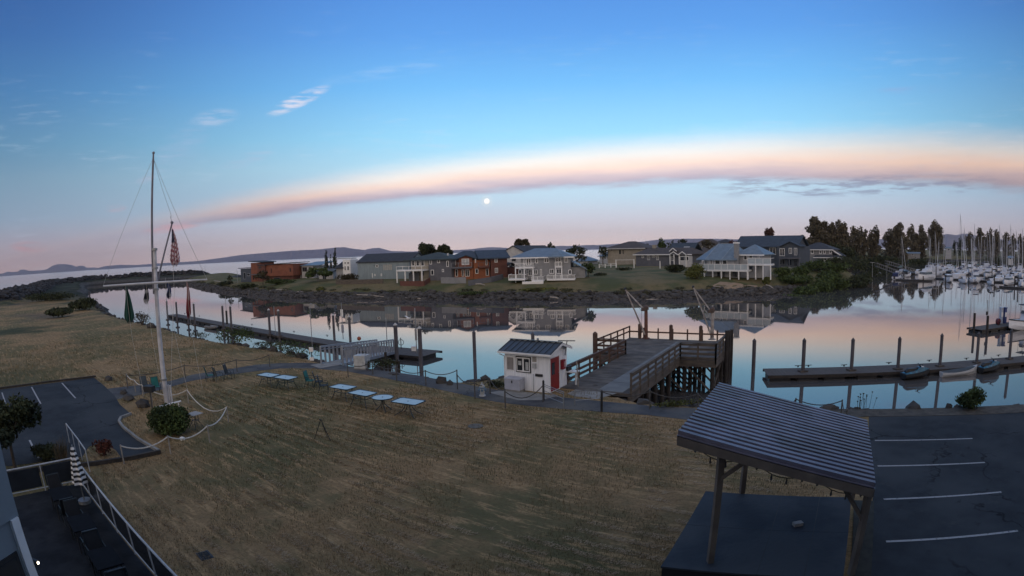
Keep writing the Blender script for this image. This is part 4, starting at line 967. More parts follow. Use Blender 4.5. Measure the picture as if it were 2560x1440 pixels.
for i, (u, v, h, lab) in enumerate([(47.0, HR+.22, 1.35, 'tall dark pile, back one of the trio right of the pier head'), (45.6, HR+.24, 1.5, 'tall dark pile, middle one of the trio right of the pier head'), (44.3, HR+.26, 1.65, 'tall dark pile, front one of the trio right of the pier head')]):
    c = pp(u, v); tag(MB().tube([c+Vector((0, 0, -4.5)), c+Vector((0, 0, h))], .15, 10).build('fender_pile', WOODD, off=tuple(c)), lab, 'pile', 'fender piles of the timber pier')

# ---- two davit cranes
CR = pmat('crane_paint', (.42, .40, .38), (.24, .20, .18), 2.5, .6); CRR = pmat('crane_rust', (.17, .075, .05), (.10, .05, .04), 2.5, .7)
def crane(base, ptip, post_m, boom_m, label, hp):
    r = empty('davit_crane', base, 0, label, 'crane', 'boom cranes on the timber pier'); o = base
    tip = ptip-o
    MB().tube([(0, 0, 0), (0, 0, .06), (0, 0, .06), (0, 0, hp)], [.34, .34, .17, .15], 10).build('post', post_m, r)
    MB().tube([(0, 0, hp), (0, 0, hp+.25), (0, 0, hp+.42)], [.25, .24, .1], 10).box(-.42, .1, -.18, .18, hp-.1, hp+.16).build('winch_head', pmat('winch', (.10, .07, .06), None, 3, .6), r)
    b0 = Vector((-.12, -.1, .35)); MB().tube([b0, tip], [.085, .06], 8).build('boom', boom_m, r)
    MB().tube([Vector((-.1, 0, hp-.05)), tip+Vector((.05, 0, -.12))], [.075, .05], 8).build('strut', boom_m, r)
    MB().ico(tuple(tip), .13, 3, rough=0).tube([tip, tip+Vector((0.02, 0, -.4))], .03, 6).build('sheave', DARKM, r)
    MB().tube([tip+Vector((0, 0, -.1)), Vector((-.4, 0, hp-.1)), Vector((-.42, -.1, .5))], .014, 5).build('cable', DARKM, r)
c1 = at(1615, 846, .05); c2 = at(1780, 849, .05)
crane(c1, atD(1563, 722, math.hypot(c1.x, c1.y)+.6), CRR, CR, 'left boom crane with a rusty post at the back of the pier head', 2.55)
crane(c2, atD(1733, 717, math.hypot(c2.x, c2.y)+.6), CR, CR, 'right boom crane with a pale post at the back of the pier head', 2.45)

# ================================================================== PILES, DOCKS, GANGWAY
def pile(px, py_top, py_water, label, r=.17, capped=True, mat=PILE, group='steel mooring piles', pyz=WATER):
    b_ = at(px if isinstance(px, (int, float)) else px[1], py_water, pyz); D = math.hypot(b_.x, b_.y)
    zt = atD(px if isinstance(px, (int, float)) else px[0], py_top, D).z; o = Vector((b_.x, b_.y, WATER))
    rt = empty('mooring_pile', o, 0, label, 'pile', group)
    MB().tube([(0, 0, -2), (0, 0, zt-WATER-.25)], r, 12).build('pile_shaft', mat, rt)
    if capped: MB().tube([(0, 0, zt-WATER-.25), (0, 0, zt-WATER-.2), (0, 0, zt-WATER)], [r*1.08, r*1.08, .02], 12).build('pile_cap', CAPW if capped == 'w' else mat, rt)
    return o
pile((1183, 1187), 826, 899, 'lone mooring pile left of the white hut'); pile((1887, 1883), 846, 930, 'lone mooring pile between the pier head and the far end of the right dock')
pile((1330, 1333), 830, 898, 'mooring pile hidden behind the roof of the white hut')
def dock(name, ps, w, label, zt=-2.1, th=.34, mat=DECKW, cleat=None, cat='dock'):
    """floating dock along ground points ps; returns its root"""
    o = Vector((ps[0].x, ps[0].y, WATER)); rt = empty(name, o, 0, label, cat); md, ms, mf = MB(), MB(), MB()
    for p, q in zip(ps[:-1], ps[1:]):
        p = Vector((p.x, p.y, 0)); q = Vector((q.x, q.y, 0)); d = (q-p).normalized(); n = Vector((-d.y, d.x, 0)); L_ = (q-p).length; k = int(L_/.3)
        for i in range(k):
            a = p+d*(L_*i/k+.01); b_ = p+d*(L_*(i+1)/k-.01); z = zt+.003*((i*7) % 3)
            md.slab([a-n*w/2+Vector((0, 0, z)), b_-n*w/2+Vector((0, 0, z)), b_+n*w/2+Vector((0, 0, z)), a+n*w/2+Vector((0, 0, z))], .05)
        for s_ in (-1, 1): ms.bar(p+n*s_*(w/2+.04)+Vector((0, 0, zt-.12)), q+n*s_*(w/2+.04)+Vector((0, 0, zt-.12)), .09, .24)
        i = 0.0
        while i < L_-1: a = p+d*(i+.2); b_ = p+d*min(i+2.0, L_); mf.bar(a+Vector((0, 0, zt-.40)), b_+Vector((0, 0, zt-.40)), w*.9, .34); i += 2.4
    md.build('deck', mat, rt, off=o); ms.build('side_beam', WOODD, rt, off=o); mf.build('float', DARKM, rt, off=o); return rt
# left dock with its far end at the mast
ZD = -2.1
d0, d1 = at(430, 786, ZD), at(884, 865, ZD)
n_ = Vector((-(d1-d0).y, (d1-d0).x, 0)).normalized()
dock('floating_dock', [d0, d1], 2.3, 'long floating dock with capped piles running out from the gangway')
CB = pmat('collar_wood', (.10, .085, .075), (.05, .043, .04), 3, .9)
for i, (xt, yt, xb, yb, lab) in enumerate([(414, 750, 420, 806, 'at the far end, nearest the flagpole'), (438, 752, 444, 812, 'second from the far end'), (467, 757, 472, 818, 'third from the far end, behind the red flag'), (483, 756, 488, 820, 'fourth from the far end with a lamp fixed to it'),
                                       (553, 761, 560, 832, 'just right of the moored dinghy'), (574, 762, 580, 836, 'behind the dinghy beside the narrow sign'), (669, 771, 676, 846, 'left one of the close pair on the dock'), (694, 773, 700, 850, 'right one of the close pair on the dock'),
                                       (831, 784, 836, 846, 'left of the gangway beyond the dock'), (871, 788, 876, 852, 'right behind the gangway top'), (986, 807, 993, 905, 'at the near corner of the end platform'), (1047, 815, 1053, 915, 'beside the outer end of the end platform')]):
    o = pile((xt, xb), yt, yb, 'white capped pile '+lab, r=.17 if i < 10 else .2, capped='w', group='white capped piles of the left dock')
    if i < 8:
        rc = MB().tube([(0, 0, .35), (0, 0, .62)], .42, 8).build('pile_collar', CB); rc.location = o; tag(rc, 'timber collar holding pile '+lab, 'pile collar', 'collars clamping piles to the left dock')
# end platform beyond the gangway
e0, e1 = at(958, 868, ZD), at(1075, 882, ZD)
dock('dock_platform', [at(900, 868, ZD), at(1080, 884, ZD)], 3.6, 'wide dock platform at the foot of the gangway', th=.5)
def lamp_post(px, py0, py1, label, style):
    b_ = at(px, py0, ZD); D = math.hypot(b_.x, b_.y); zt = atD(px, py1, D).z; r = empty('dock_post', b_, 0, label, 'post', 'slim posts on the left dock'); h = zt-ZD
    MB().tube([(0, 0, 0), (0, 0, h)], [.05, .04], 8).build('pole', GALV, r)
    if style == 'hook': MB().tube([(0, 0, h), (.12, 0, h+.1), (.28, 0, h+.02), (.26, 0, h-.16)], .03, 6).build('lamp_arm', GALV, r)
    if style == 'sign': MB().box(-.16, .16, -.03, .03, h*.62, h*.82).build('sign_plate', WHITE, r); MB().box(-.16, .16, -.03, .03, h*.18, h*.4).build('notice_plate', pmat('sign_blue_grey', (.30, .33, .42), None, 5, .6), r)
    if style == 'box': MB().box(-.1, .1, -.08, .08, h*.3, h*.55).build('switch_box', GALV, r)
    if style == 'banner': MB().box(-.17, .17, -.05, .05, h*.02, h*.50).build('banner', DARKM, r)
lamp_post(781, 868, 760, 'slim pole with a curled lamp arm left of the gangway', 'hook'); lamp_post(858, 848, 757, 'pole with two pale notice plates behind the gangway', 'sign')
lamp_post(968, 862, 794, 'slim short headed pole at the gangway top', ''); lamp_post(1042, 885, 770, 'slim pole with a switch box beside the outermost capped pile', 'box')
lamp_post(689, 838, 765, 'thin pole between the pair of capped piles', ''); lamp_post(568, 812, 741, 'thin pole with a dark upright board near the moored dinghy', 'banner')
lamp_post(420, 800, 694, 'very thin tall pole at the far end of the left dock', '')
for i, (x, y) in enumerate([(462, 786), (498, 792), (630, 814), (735, 832), (818, 842)]):
    p = at(x, y, ZD); rt = MB().bar(p, p+Vector((0, 0, .22)), .08).bar(p+Vector((-.2, .1, .22)), p+Vector((.2, -.1, .22)), .06).build('dock_cleat', DARKM, off=tuple(p)); tag(rt, ['first', 'second', 'third', 'fourth', 'fifth'][i]+' mooring cleat from the far end of the long left dock', 'cleat', 'cleats along the left dock')
# gear on the platform
p = at(1036, 877, ZD); tag(MB().box(p.x-.28, p.x+.28, p.y-.2, p.y+.2, ZD, ZD+.42).slab([(p.x-.31, p.y-.23, ZD+.5), (p.x+.31, p.y-.23, ZD+.5), (p.x+.31, p.y+.23, ZD+.5), (p.x-.31, p.y+.23, ZD+.5)], .07).build('dock_box', WHITE, off=tuple(p)), 'small white box on the dock platform', 'box')
p = at(1003, 872, ZD); r = empty('hose_stand', p, 0, 'thin stand with a hose on the dock platform', 'hose stand'); MB().tube([(0, 0, 0), (0, 0, 1.2)], .05, 6).build('post', DARKM, r); MB().tube([(.3*math.sin(a*.5), .05, .7+.3*math.cos(a*.5)) for a in range(13)], .03, 6).build('hose', DARKM, r)
p = at(898, 852, ZD); tag(MB().ico((p.x, p.y, ZD+.28), .28, 9, (1, 1, 1), .04).build('mooring_buoy', pmat('orange_buoy', (.40, .11, .05), None, 3, .6), off=tuple(p)), 'orange buoy sitting on the dock behind the gangway', 'buoy')
# gangway truss from the bank down to the dock
g0_, g1_ = at(820, 914, .05), at(985, 862, ZD+.25)
gd = (g1_-g0_); gdn = Vector((gd.x, gd.y, 0)).normalized(); gn = Vector((-gdn.y, gdn.x, 0))
A0 = at(858, 912, 0.0); B0 = at(985, 882, ZD+.1)      # near side bottom
rt = empty('gangway', A0, 0, 'pale aluminium gangway sloping down to the dock platform', 'gangway'); wG = 1.75
gd = (B0-A0); gdn = Vector((gd.x, gd.y, 0)).normalized(); gn = Vector((-gdn.y, gdn.x, 0)); hG = 1.35
for s_ in (0, 1):
    a, b_ = A0+gn*wG*s_, B0+gn*wG*s_; sd = empty('truss_side', A0, 0); sd.parent = rt; sd.location = (0, 0, 0); mb = MB()
    mb.bar(a+Vector((0, 0, hG)), b_+Vector((0, 0, hG)), .10, .14); mb.bar(a, b_, .12, .24); mb.bar(a+Vector((0, 0, hG*.84)), b_+Vector((0, 0, hG*.84)), .05, .06)
    for e in (0, 1): c = a.lerp(b_, e); mb.bar(c, c+Vector((0, 0, hG)), .12)
    mb.build('chord', ALU, sd, off=A0); mb = MB(); N = 17
    for k in range(1, N): c = a.lerp(b_, k/N); mb.bar(c+Vector((0, 0, .1)), c+Vector((0, 0, hG-.05)), .15, .06)
    mb.build_each('upright', ALU, sd, off=A0)
mb = MB(); N = 26
for k in range(N): a = A0.lerp(B0, k/N); b_ = A0.lerp(B0, (k+.8)/N); mb.slab([a+Vector((0, 0, .05)), b_+Vector((0, 0, .05)), b_+gn*wG+Vector((0, 0, .05)), a+gn*wG+Vector((0, 0, .05))], .04)
mb.build('walkway', ALU, rt, off=A0)
# dark timber support frame beneath it
mb = MB()
for (x, y) in ((955, 925), (975, 922), (998, 928), (965, 905)):
    q = at(x, y, -1.6); mb.bar(Vector((q.x, q.y, -3.2)), Vector((q.x, q.y, -1.0+.3)), .2)
q1, q2 = at(950, 905, -1), at(1000, 905, -1); mb.bar(q1, q2, .25, .3); tr_ = empty('gangway_trestle', at(965, 915, -1.6), 0, 'dark timber trestle under the low end of the gangway', 'trestle'); mb.build_each('timber', WOODD, tr_, off=tuple(at(965, 915, -1.6)))
# bank things near the gangway
p = at(908, 921); r = empty('white_tote', p, math.radians(-12), 'scuffed white plastic tank on the bank under the gangway', 'tank')
TO = pmat('tote_white', (.50, .52, .52), (.36, .38, .39), 4, .6)
MB().box(-.52, .38, -.42, .42, .08, .98).build('tank_body', TO, r); MB().tube([(.12, 0, .98), (.12, 0, 1.04)], .18, 12).build('lid', TO, r); MB().box(-.54, .40, -.44, .44, 0, .09).build('pallet', CONC, r)
mb = MB()
for z in (.3, .55, .8): mb.box(-.535, .395, -.435, .435, z, z+.04)
mb.build('rib', TO, r)
p = at(780, 903); r = empty('life_ring_box', p, 0, 'small white notice post beside the gangway entrance', 'notice post'); MB().tube([(0, 0, 0), (0, 0, 1.1)], .04, 6).build('post', POSTD, r); MB().box(-.17, .17, -.05, .05, .75, 1.1).build('upper_plate', WHITE, r); MB().box(-.17, .17, -.05, .05, .05, .32).build('lower_plate', WHITE, r)

# inflatable dinghy tied to the far dock
p = at(530, 822, WATER); r = empty('inflatable_dinghy', p, math.radians(-32), 'grey inflatable dinghy moored to the left dock', 'dinghy'); DG = pmat('dinghy_grey', (.17, .17, .17), (.11, .11, .11), 3, .7)
MB().tube([(-1.5, .55, .25), (.6, .55, .27), (1.2, .35, .34), (1.5, 0, .38), (1.2, -.35, .34), (.6, -.55, .27), (-1.5, -.55, .25)], .24, 10).build('hull_tube', DG, r); MB().box(-1.35, 1.1, -.45, .45, .08, .16).build('dinghy_floor', DARKM, r); MB().box(-1.42, -1.34, -.4, .4, .1, .5).build('transom', DARKM, r); MB().box(-.2, .05, -.5, .5, .38, .42).build('thwart', WHITE, r)

# ---- right dock
ZR = -2.1
rdp = [at(1913, 930, ZR), at(2130, 925, ZR), at(2360, 914, ZR), at(2560, 897, ZR), at(2700, 880, ZR)]
r1, r2 = at(1913, 920, ZR), at(1913, 938, ZR); dn = at(2360, 906, ZR); print('dockR width', (r1-r2).length)
dock('floating_dock', rdp, 2.6, 'right hand floating dock with tall pointed piles, jet skis and a rowing boat')
for i, (xt, yt, xb, yb, lab) in enumerate([(2011, 845, 2006, 944, 'nearest the left end of the right dock'), (2133, 844, 2127, 941, 'second from the left end of the right dock'), (2252, 841, 2243, 938, 'just left of the nearer jet ski'),
                                           (2357, 833, 2348, 930, 'between the nearer jet ski and the rowing boat'), (2451, 829, 2440, 921, 'between the rowing boat and the farther jet ski'), (2534, 822, 2522, 911, 'right of the farther jet ski')]):
    o = pile((xt, xb), yt, yb, 'tall pointed pile '+lab, r=.165, group='pointed piles of the right dock')
    rc = MB().box(-.36, .36, -.30, .30, .34, .62).build('pile_collar', CB); rc.location = o; tag(rc, 'timber collar at the pile '+lab, 'pile collar', 'collars clamping piles to the right dock')
for i, (x, y) in enumerate([(1995, 918), (2021, 917), (2110, 916), (2222, 910), (2323, 904), (2416, 899), (2496, 891)]):
    p = at(x, y, ZR); tag(MB().bar(p, p+Vector((0, 0, .12)), .1).bar(p+Vector((-.3, .05, .14)), p+Vector((.3, -.05, .14)), .05).build('dock_cleat', DARKM, off=tuple(p)), ['first', 'second', 'third', 'fourth', 'fifth', 'sixth', 'seventh'][i]+' mooring cleat from the left on the right dock', 'cleat', 'cleats along the right dock')
JB = pmat('ski_blue', (.03, .18, .30), (.015, .08, .15), 5, .35); JD = pmat('ski_black', (.015, .018, .022), None, 5, .5)
def loft(secs, name, mat, parent, closed=True):
    """skin through cross-sections: lists of points of equal length"""
    n = len(secs[0]); v = [p for s_ in secs for p in s_]; f = []
    for i in range(len(secs)-1):
        for k in range(n if closed else n-1): a = i*n+k; b_ = i*n+(k+1) % n; f.append((a, b_, b_+n, a+n))
    if closed: f.append(tuple(reversed(range(n)))); f.append(tuple((len(secs)-1)*n+k for k in range(n)))
    return MB().add(v, f).build(name, mat, parent)
def hull_secs(L, W, H, bow=.25, sheer=.15, n=9, tr=.85, keel=.0):
    """hull cross sections from transom (x=-L/2) to bow (x=L/2)"""
    S = []
    for i in range(n):
        t = i/(n-1); x = -L/2+L*t; w = W/2*(tr+(1-tr)*min(1, t*3))*(1-max(0, (t-.45)/.55)**2.2*.985); zt = H+sheer*t*t; zb = keel+max(0, (t-.7)/.3)**1.6*H*.5; wb = w*.62
        x2 = x - bow*max(0, (t-.8)/.2)*.0
        S.append([(x, w, zt), (x, w*.97, zt*.45+zb*.55), (x, wb, zb+.02), (x, 0, zb-.06), (x, -wb, zb+.02), (x, -w*.97, zt*.45+zb*.55), (x, -w, zt)])
    return S
def jetski():
    r = empty('jet_ski', (0, 0, 0)); loft(hull_secs(3.0, 1.15, .42, sheer=.22, n=9, tr=.9), 'hull', JD, r)
    S = []
    for x, w, z in ((-1.4, .42, .45), (-.9, .45, .55), (-.2, .42, .62), (.3, .40, .85), (.8, .34, .82), (1.3, .14, .66)): S.append([(x, w, .42), (x, w*.75, z), (x, -w*.75, z), (x, -w, .42)])
    loft(S, 'deck_cover', JB, r)
    S = []
    for x, w, z in ((-1.25, .2, .62), (-1.0, .22, .80), (-.4, .2, .80), (-.2, .17, .78), (.1, .16, .86)): S.append([(x, w, .5), (x, w*.8, z), (x, -w*.8, z), (x, -w, .5)])
    loft(S, 'seat', JD, r)
    MB().tube([(.35, -.38, 1.08), (.28, 0, 1.02), (.35, .38, 1.08)], .03, 6).tube([(.28, 0, 1.02), (.45, 0, .8)], .07, 6).build('handlebar', JD, r)
    MB().slab([(.42, -.2, .92), (.42, .2, .92), (.75, .14, .84), (.75, -.14, .84)], .06).build('cowl', WHITE, r); index_kids(r); return r
js = jetski(); dr = (at(2560, 897, ZR)-at(2300, 917, ZR)); dra = math.atan2(dr.y, dr.x)
place(js, at(2290, 943, WATER+.1), dra+.15, 'blue and black jet ski moored left of the white rowing boat', 'jet ski', 'jet skis on the right dock')
place(copy_tree(js), at(2475, 927, WATER+.1), dra+.2, 'blue and black jet ski moored right of the white rowing boat', 'jet ski', 'jet skis on the right dock')
FPW_ = pmat('rowing_boat_paint', (.46, .48, .50), (.38, .40, .42), 2, .5); r = empty('rowing_boat', at(2397, 937, WATER), dra+.12, 'long white canoe shaped rowing boat with a dark cover beside the dock', 'rowing boat')
loft([[(x, w, .2+z), (x, w*.98, .12+z*.5), (x, w*.6, 0), (x, 0, -.05), (x, -w*.6, 0), (x, -w*.98, .12+z*.5), (x, -w, .2+z)] for x, w, z in ((-2.2, .30, .22), (-1.6, .5, .18), (-.8, .6, .17), (0, .62, .18), (.8, .56, .24), (1.6, .38, .34), (2.1, .14, .44), (2.3, .02, .50))], 'hull', FPW_, r)
MB().slab([(-2.1, -.27, .425), (-.8, -.56, .385), (.8, -.52, .45), (1.9, -.2, .60), (1.9, .2, .60), (.8, .52, .45), (-.8, .56, .385), (-2.1, .27, .425)], .03).build('cover', pmat('cover_grey', (.06, .075, .085), None, 3, .8), r)

# ---- fuel dock corner further right
q0 = at(2445, 818, ZR); q1 = at(2600, 799, ZR)
dock('fuel_dock', [at(2436, 822, ZR), at(2505, 812, ZR), at(2640, 796, ZR)], 2.8, 'dark fuel dock at the right edge with pumps and a red reel')
for (xt, yt, xb, yb, lab) in ((2437, 778, 2434, 833, 'black slanting cut pile at the left corner of the fuel dock'), (2470, 784, 2467, 838, 'black pile just right of the first at the fuel dock')):
    pile((xt, xb), yt, yb, lab, r=.19, capped=False, mat=WOODD, group='black piles of the fuel dock')
p = at(2466, 812, ZR); D = math.hypot(p.x, p.y); r = empty('sign_post', p, 0, 'thin grey pole with a small square plate on the fuel dock', 'pole'); h = atD(2467, 750, D).z-ZR
MB().tube([(0, 0, 0), (0, 0, h)], .06, 8).build('pole', GALV, r); MB().box(-.2, .2, -.06, .06, h*.4, h*.54).build('sign_plate', DARKM, r)
FPW = pmat('pump_white', (.42, .48, .58), (.34, .40, .50), 3, .5); FPB = pmat('pump_blue', (.03, .05, .18), None, 3, .5)
for (x0, m_, lab) in ((2502, FPW, 'white fuel pump cabinet with a tall body'), (2511, FPB, 'dark blue fuel pump with white panels right of the white one')):
    p = at(x0, 808, ZR); r = empty('fuel_pump', p, 0, lab, 'fuel pump', 'fuel pumps on the fuel dock'); MB().box(-.26, .26, -.22, .22, 0, 2.05).build('pump_body', m_, r); MB().box(-.2, .2, -.245, -.222, .9, 1.5).build('pump_panel', WHITE, r); MB().box(-.32, .32, -.28, .28, 2.05, 2.18).build('pump_top', m_, r)
p = at(2495, 812, ZR); r = empty('hose_reel', p, 0, 'round dark red hose reel on the fuel dock', 'hose reel'); MB().tube([(0, -.22, .45), (0, .22, .45)], .42, 16).build('drum', pmat('reel_red', (.12, .02, .03), None, 3, .5), r); MB().bar((0, -.25, 0), (0, -.25, .45), .1).bar((0, .25, 0), (0, .25, .45), .1).build_each('reel_frame', DARKM, r)

# ================================================================== STAGE WITH CORRUGATED CANOPY
SR = Vector((.89, -.456, 0)).normalized(); SB = Vector((.51, .86, 0)).normalized()
ZP = .6
sFL, sFR, sBL, sBR = at(1652, 1416, ZP), at(2108, 1443, ZP), at(1764, 1228, ZP), at(2128, 1243, ZP)
st = empty('stage', Vector((sFL.x, sFL.y, 0)), 0, 'low dark stage platform under the corrugated canopy', 'stage')
SO = (sFL.x, sFL.y, 0)
MB().slab([sFL, sFR, sBR, sBL], .05).build('platform', pmat('stage_boards', (.036, .046, .062), (.022, .030, .043), .9, .75, .2, 8, c3=(.050, .058, .070), s3=.5, spec=.25), st, off=SO)
mb = MB(); c_ = [sFL, sFR, sBR, sBL]; ce = sum(c_, Vector())/4
q_ = [c.lerp(ce, .02) for c in c_]
for i in range(4): a, b_ = q_[i], q_[(i+1) % 4]; mb.bar(Vector((a.x, a.y, .26)), Vector((b_.x, b_.y, .26)), .05, .56)
mb.build('skirt', pmat('stage_skirt', (.018, .02, .024), None, 3, .9), st, off=SO)
mb = MB()
for e in (.52, .78): a, b_ = sFL.lerp(sFR, e), sBL.lerp(sBR, e); mb.bar(a+Vector((0, 0, .001)), b_+Vector((0, 0, .001)), .02, .006)
a, b_ = sFL.lerp(sBL, .5), sFR.lerp(sBR, .5); mb.bar(a+Vector((0, 0, .001)), b_+Vector((0, 0, .001)), .02, .006); mb.build('panel_joint', BLACK, st, off=SO)
zL, zR = 4.0, 3.0
rFL, rBL, rFR, rBR = at(1692, 1088, zL), at(1798, 962, zL), at(2188, 1221, zR), at(2167, 1056, zR)
CO = (rFL.x, rFL.y, 0)
can = empty('canopy', CO, 0, 'lean-to canopy of ribbed purple grey metal on timber posts over the stage', 'canopy')
RM = pmat('ribbed_metal', (.20, .185, .23), (.13, .12, .155), .7, .42, metal=.45, c3=(.105, .095, .11), s3=.8); n_r = 19; mb = MB()
prof = [(0, 0), (.34, 0), (.40, .085), (.90, .085), (.96, 0)]
ks = [(k+t) for k in range(n_r) for t, _ in prof]; hs = [h for k in range(n_r) for _, h in prof]
row = []
for kk, h in zip(ks+[n_r], hs+[0]):
    e = kk/n_r; a = rFL.lerp(rBL, e)+Vector((0, 0, h)); b_ = rFR.lerp(rBR, e)+Vector((0, 0, h)); row.append((a, b_))
v = [p for ab in row for p in ab]; N = len(row)
mb.add(v+[p+Vector((0, 0, -.015)) for p in v], [(2*i, 2*i+1, 2*i+3, 2*i+2) for i in range(N-1)]+[(2*N+2*i, 2*N+2*i+2, 2*N+2*i+3, 2*N+2*i+1) for i in range(N-1)])
mb.build('roof_sheet', RM, can, off=CO)
BW = pmat('beam_wood', (.17, .14, .115), (.11, .093, .08), 2, .85)
mb = MB(); dz = Vector((0, 0, -.13)); cR = (rFL+rBL+rFR+rBR)/4
ins = [p.lerp(cR, .012)+dz for p in (rFL, rFR, rBR, rBL)]
for i in range(4): mb.bar(ins[i], ins[(i+1) % 4], .06, .20)
for e in (.2, .4, .6, .8): mb.bar(ins[0].lerp(ins[1], e), ins[3].lerp(ins[2], e), .05, .14)
mb.build_each('roof_beam', BW, can, off=CO)
pn = (rFR-rFL).cross(rBL-rFL).normalized()
def roofz(p): return rFL.z-(pn.x*(p.x-rFL.x)+pn.y*(p.y-rFL.y))/pn.z-.12
PT = {}
for nm, (x, y) in dict(FL=(1775, 1405), BL=(1855, 1232), BR=(2128, 1249), FR=(2127, 1436)).items():
    b_ = at(x, y, ZP); PT[nm] = b_; MB().bar(b_, Vector((b_.x, b_.y, roofz(b_))), .15).build('post', BW, can, off=CO)
mb = MB()
def brace(nm, to, drop=.85, run=.8):
    p = PT[nm]; q = PT[to]; d = Vector((q.x-p.x, q.y-p.y, 0)).normalized(); a = Vector((p.x, p.y, roofz(p)-drop)); c = p+d*run; mb.bar(a, Vector((c.x, c.y, roofz(c)+.02)), .11, .09)
for a, b_ in (('FL', 'BL'), ('FL', 'FR'), ('FR', 'FL'), ('FR', 'BR'), ('BL', 'FL'), ('BR', 'FR')): brace(a, b_)
mb.build_each('knee_brace', BW, can, off=CO)
# festoon lights slung under the front beam
a, b_ = ins[3].lerp(ins[0], .80)+Vector((0, 0, -.16)), ins[2].lerp(ins[1], .80)+Vector((0, 0, -.16)); r = empty('string_lights', a, 0, 'unlit string of bulbs slung under the canopy', 'string lights')
pts = []; cur = []
for k in range(25): e = k/24; s_ = (e*3) % 1; pts.append(a.lerp(b_, e)+Vector((0, 0, -.10-1.3*s_*(1-s_))))
MB().tube(pts, .011, 4).build('cable', BLACK, r, off=a)
for k in range(1, 24, 2): p = pts[k]; MB().tube([p, p+Vector((0, 0, -.07)), p+Vector((0, 0, -.13)), p+Vector((0, 0, -.16))], [.015, .022, .032, .01], 6).build('bulb', pmat('bulb_glass', (.10, .10, .10), None, 5, .2), r, off=a)
p = at(1994, 1313, ZP); tag(MB().box(p.x-.14, p.x+.14, p.y-.09, p.y+.09, ZP+.001, ZP+.09).build('floor_box', pmat('box_pale', (.32, .31, .29), None, 6, .7), off=tuple(p)), 'small pale box lying alone on the stage floor', 'box')
p = at(2150, 1275); tag(MB().slab([at(2135, 1250, .03), at(2185, 1252, .03), at(2178, 1440, .03), at(2125, 1440, .03)], .03).build('ground_sheet', pmat('dark_soil', (.035, .036, .03), (.02, .021, .018), 4, .95), off=(0, 0, 0)), kind='structure')

# ================================================================== CLUBHOUSE, PATIO
WALLP = pmat('clubhouse_wall', (.24, .28, .31), (.19, .225, .25), .8, .8)
cb = empty('clubhouse', (-5.7, 4.07, 0), 0, 'grey wall of the clubhouse at the left edge with an overhanging upper storey', 'building')
cx, cy = -5.7, 4.07; zb = 5.28; CBO = (cx, cy, 0)
MB().box(cx-9, cx, -6, cy, zb, 9.0).build('upper_storey', WALLP, cb, off=CBO)
MB().box(cx-8.8, cx-.03, -6, cy-.03, 0, zb).build('lower_wall', WALLP, cb, off=CBO)
MB().box(cx, 34, -16, -1.0, 0, 15).build('main_block', WALLP, cb, off=CBO)  # out of view behind the camera, made taller to shade the near lawn
mb = MB()
for y0 in (-.6, .9, 2.4, 3.9): mb.box(cx-.029, cx+.03, y0, y0+.14, 0, zb)
mb.build_each('window_post', WHITE, cb, off=CBO)
w = MB().box(cx-.028, cx-.005, -.4, 3.85, 1.0, 4.9).build('window', DARKM, cb, off=CBO); MB().box(cx-.004, cx+.004, -.35, 3.8, 1.05, 4.85).build('pane', GLASS, w, off=CBO)
C0 = at(201, 1207, .1); C1 = at(192, 1147, 1.12); CL = at(21, 1176, 1.12); CE = at(440, 1440, 1.12)
C1 = Vector((C0.x, C0.y, 1.12)); rd = (Vector((CE.x, CE.y, 0))-Vector((C0.x, C0.y, 0))).normalized(); ld = (Vector((CL.x, CL.y, 0))-Vector((C0.x, C0.y, 0))).normalized()
END = Vector((C0.x, C0.y, .1))+rd*15.5; LEND = Vector((C0.x, C0.y, .1))+ld*3.2
sheet('patio', [Vector((C0.x, C0.y, 0)), Vector((LEND.x, LEND.y, 0)), (-24, 6), (-20, -4), (cx, -1), (cx+1.5, -1), END], .09, pmat('patio_pavers', (.018, .021, .027), (.010, .012, .016), 1.6, .85, .5, 6, c3=(.024, .027, .032), s3=.8, spec=.15))
RW = pmat('rail_pale', (.46, .48, .50), (.34, .36, .38), 3, .5)
rt = empty('patio_railing', C0, 0, 'pale metal railing round the dark patio', 'railing'); mb = MB()
for d_, L_, N in ((ld, 3.2, 2), (rd, 15.5, 9)):
    a = Vector((C0.x, C0.y, 0)); b_ = a+d_*L_
    MB().tube([a+Vector((0, 0, 1.12)), b_+Vector((0, 0, 1.12))], .034, 8).tube([a+Vector((0, 0, .22)), b_+Vector((0, 0, .22))], .02, 6).build('rail', RW, rt, off=C0)
    for k in range(0 if d_ is ld else 1, N+1): c = a+d_*L_*k/N; MB().tube([c+Vector((0, 0, .09)), c+Vector((0, 0, 1.12))], .026, 6).build('post', RW, rt, off=C0)
    for k in range(N): p, q = a+d_*L_*(k+.06)/N, a+d_*L_*(k+.94)/N; mb.bar(p+Vector((0, 0, .66)), q+Vector((0, 0, .66)), .012, .76)
mb.build_each('panel', pmat('smoked_panel', (.03, .036, .045), None, 2, .25), rt, off=C0)
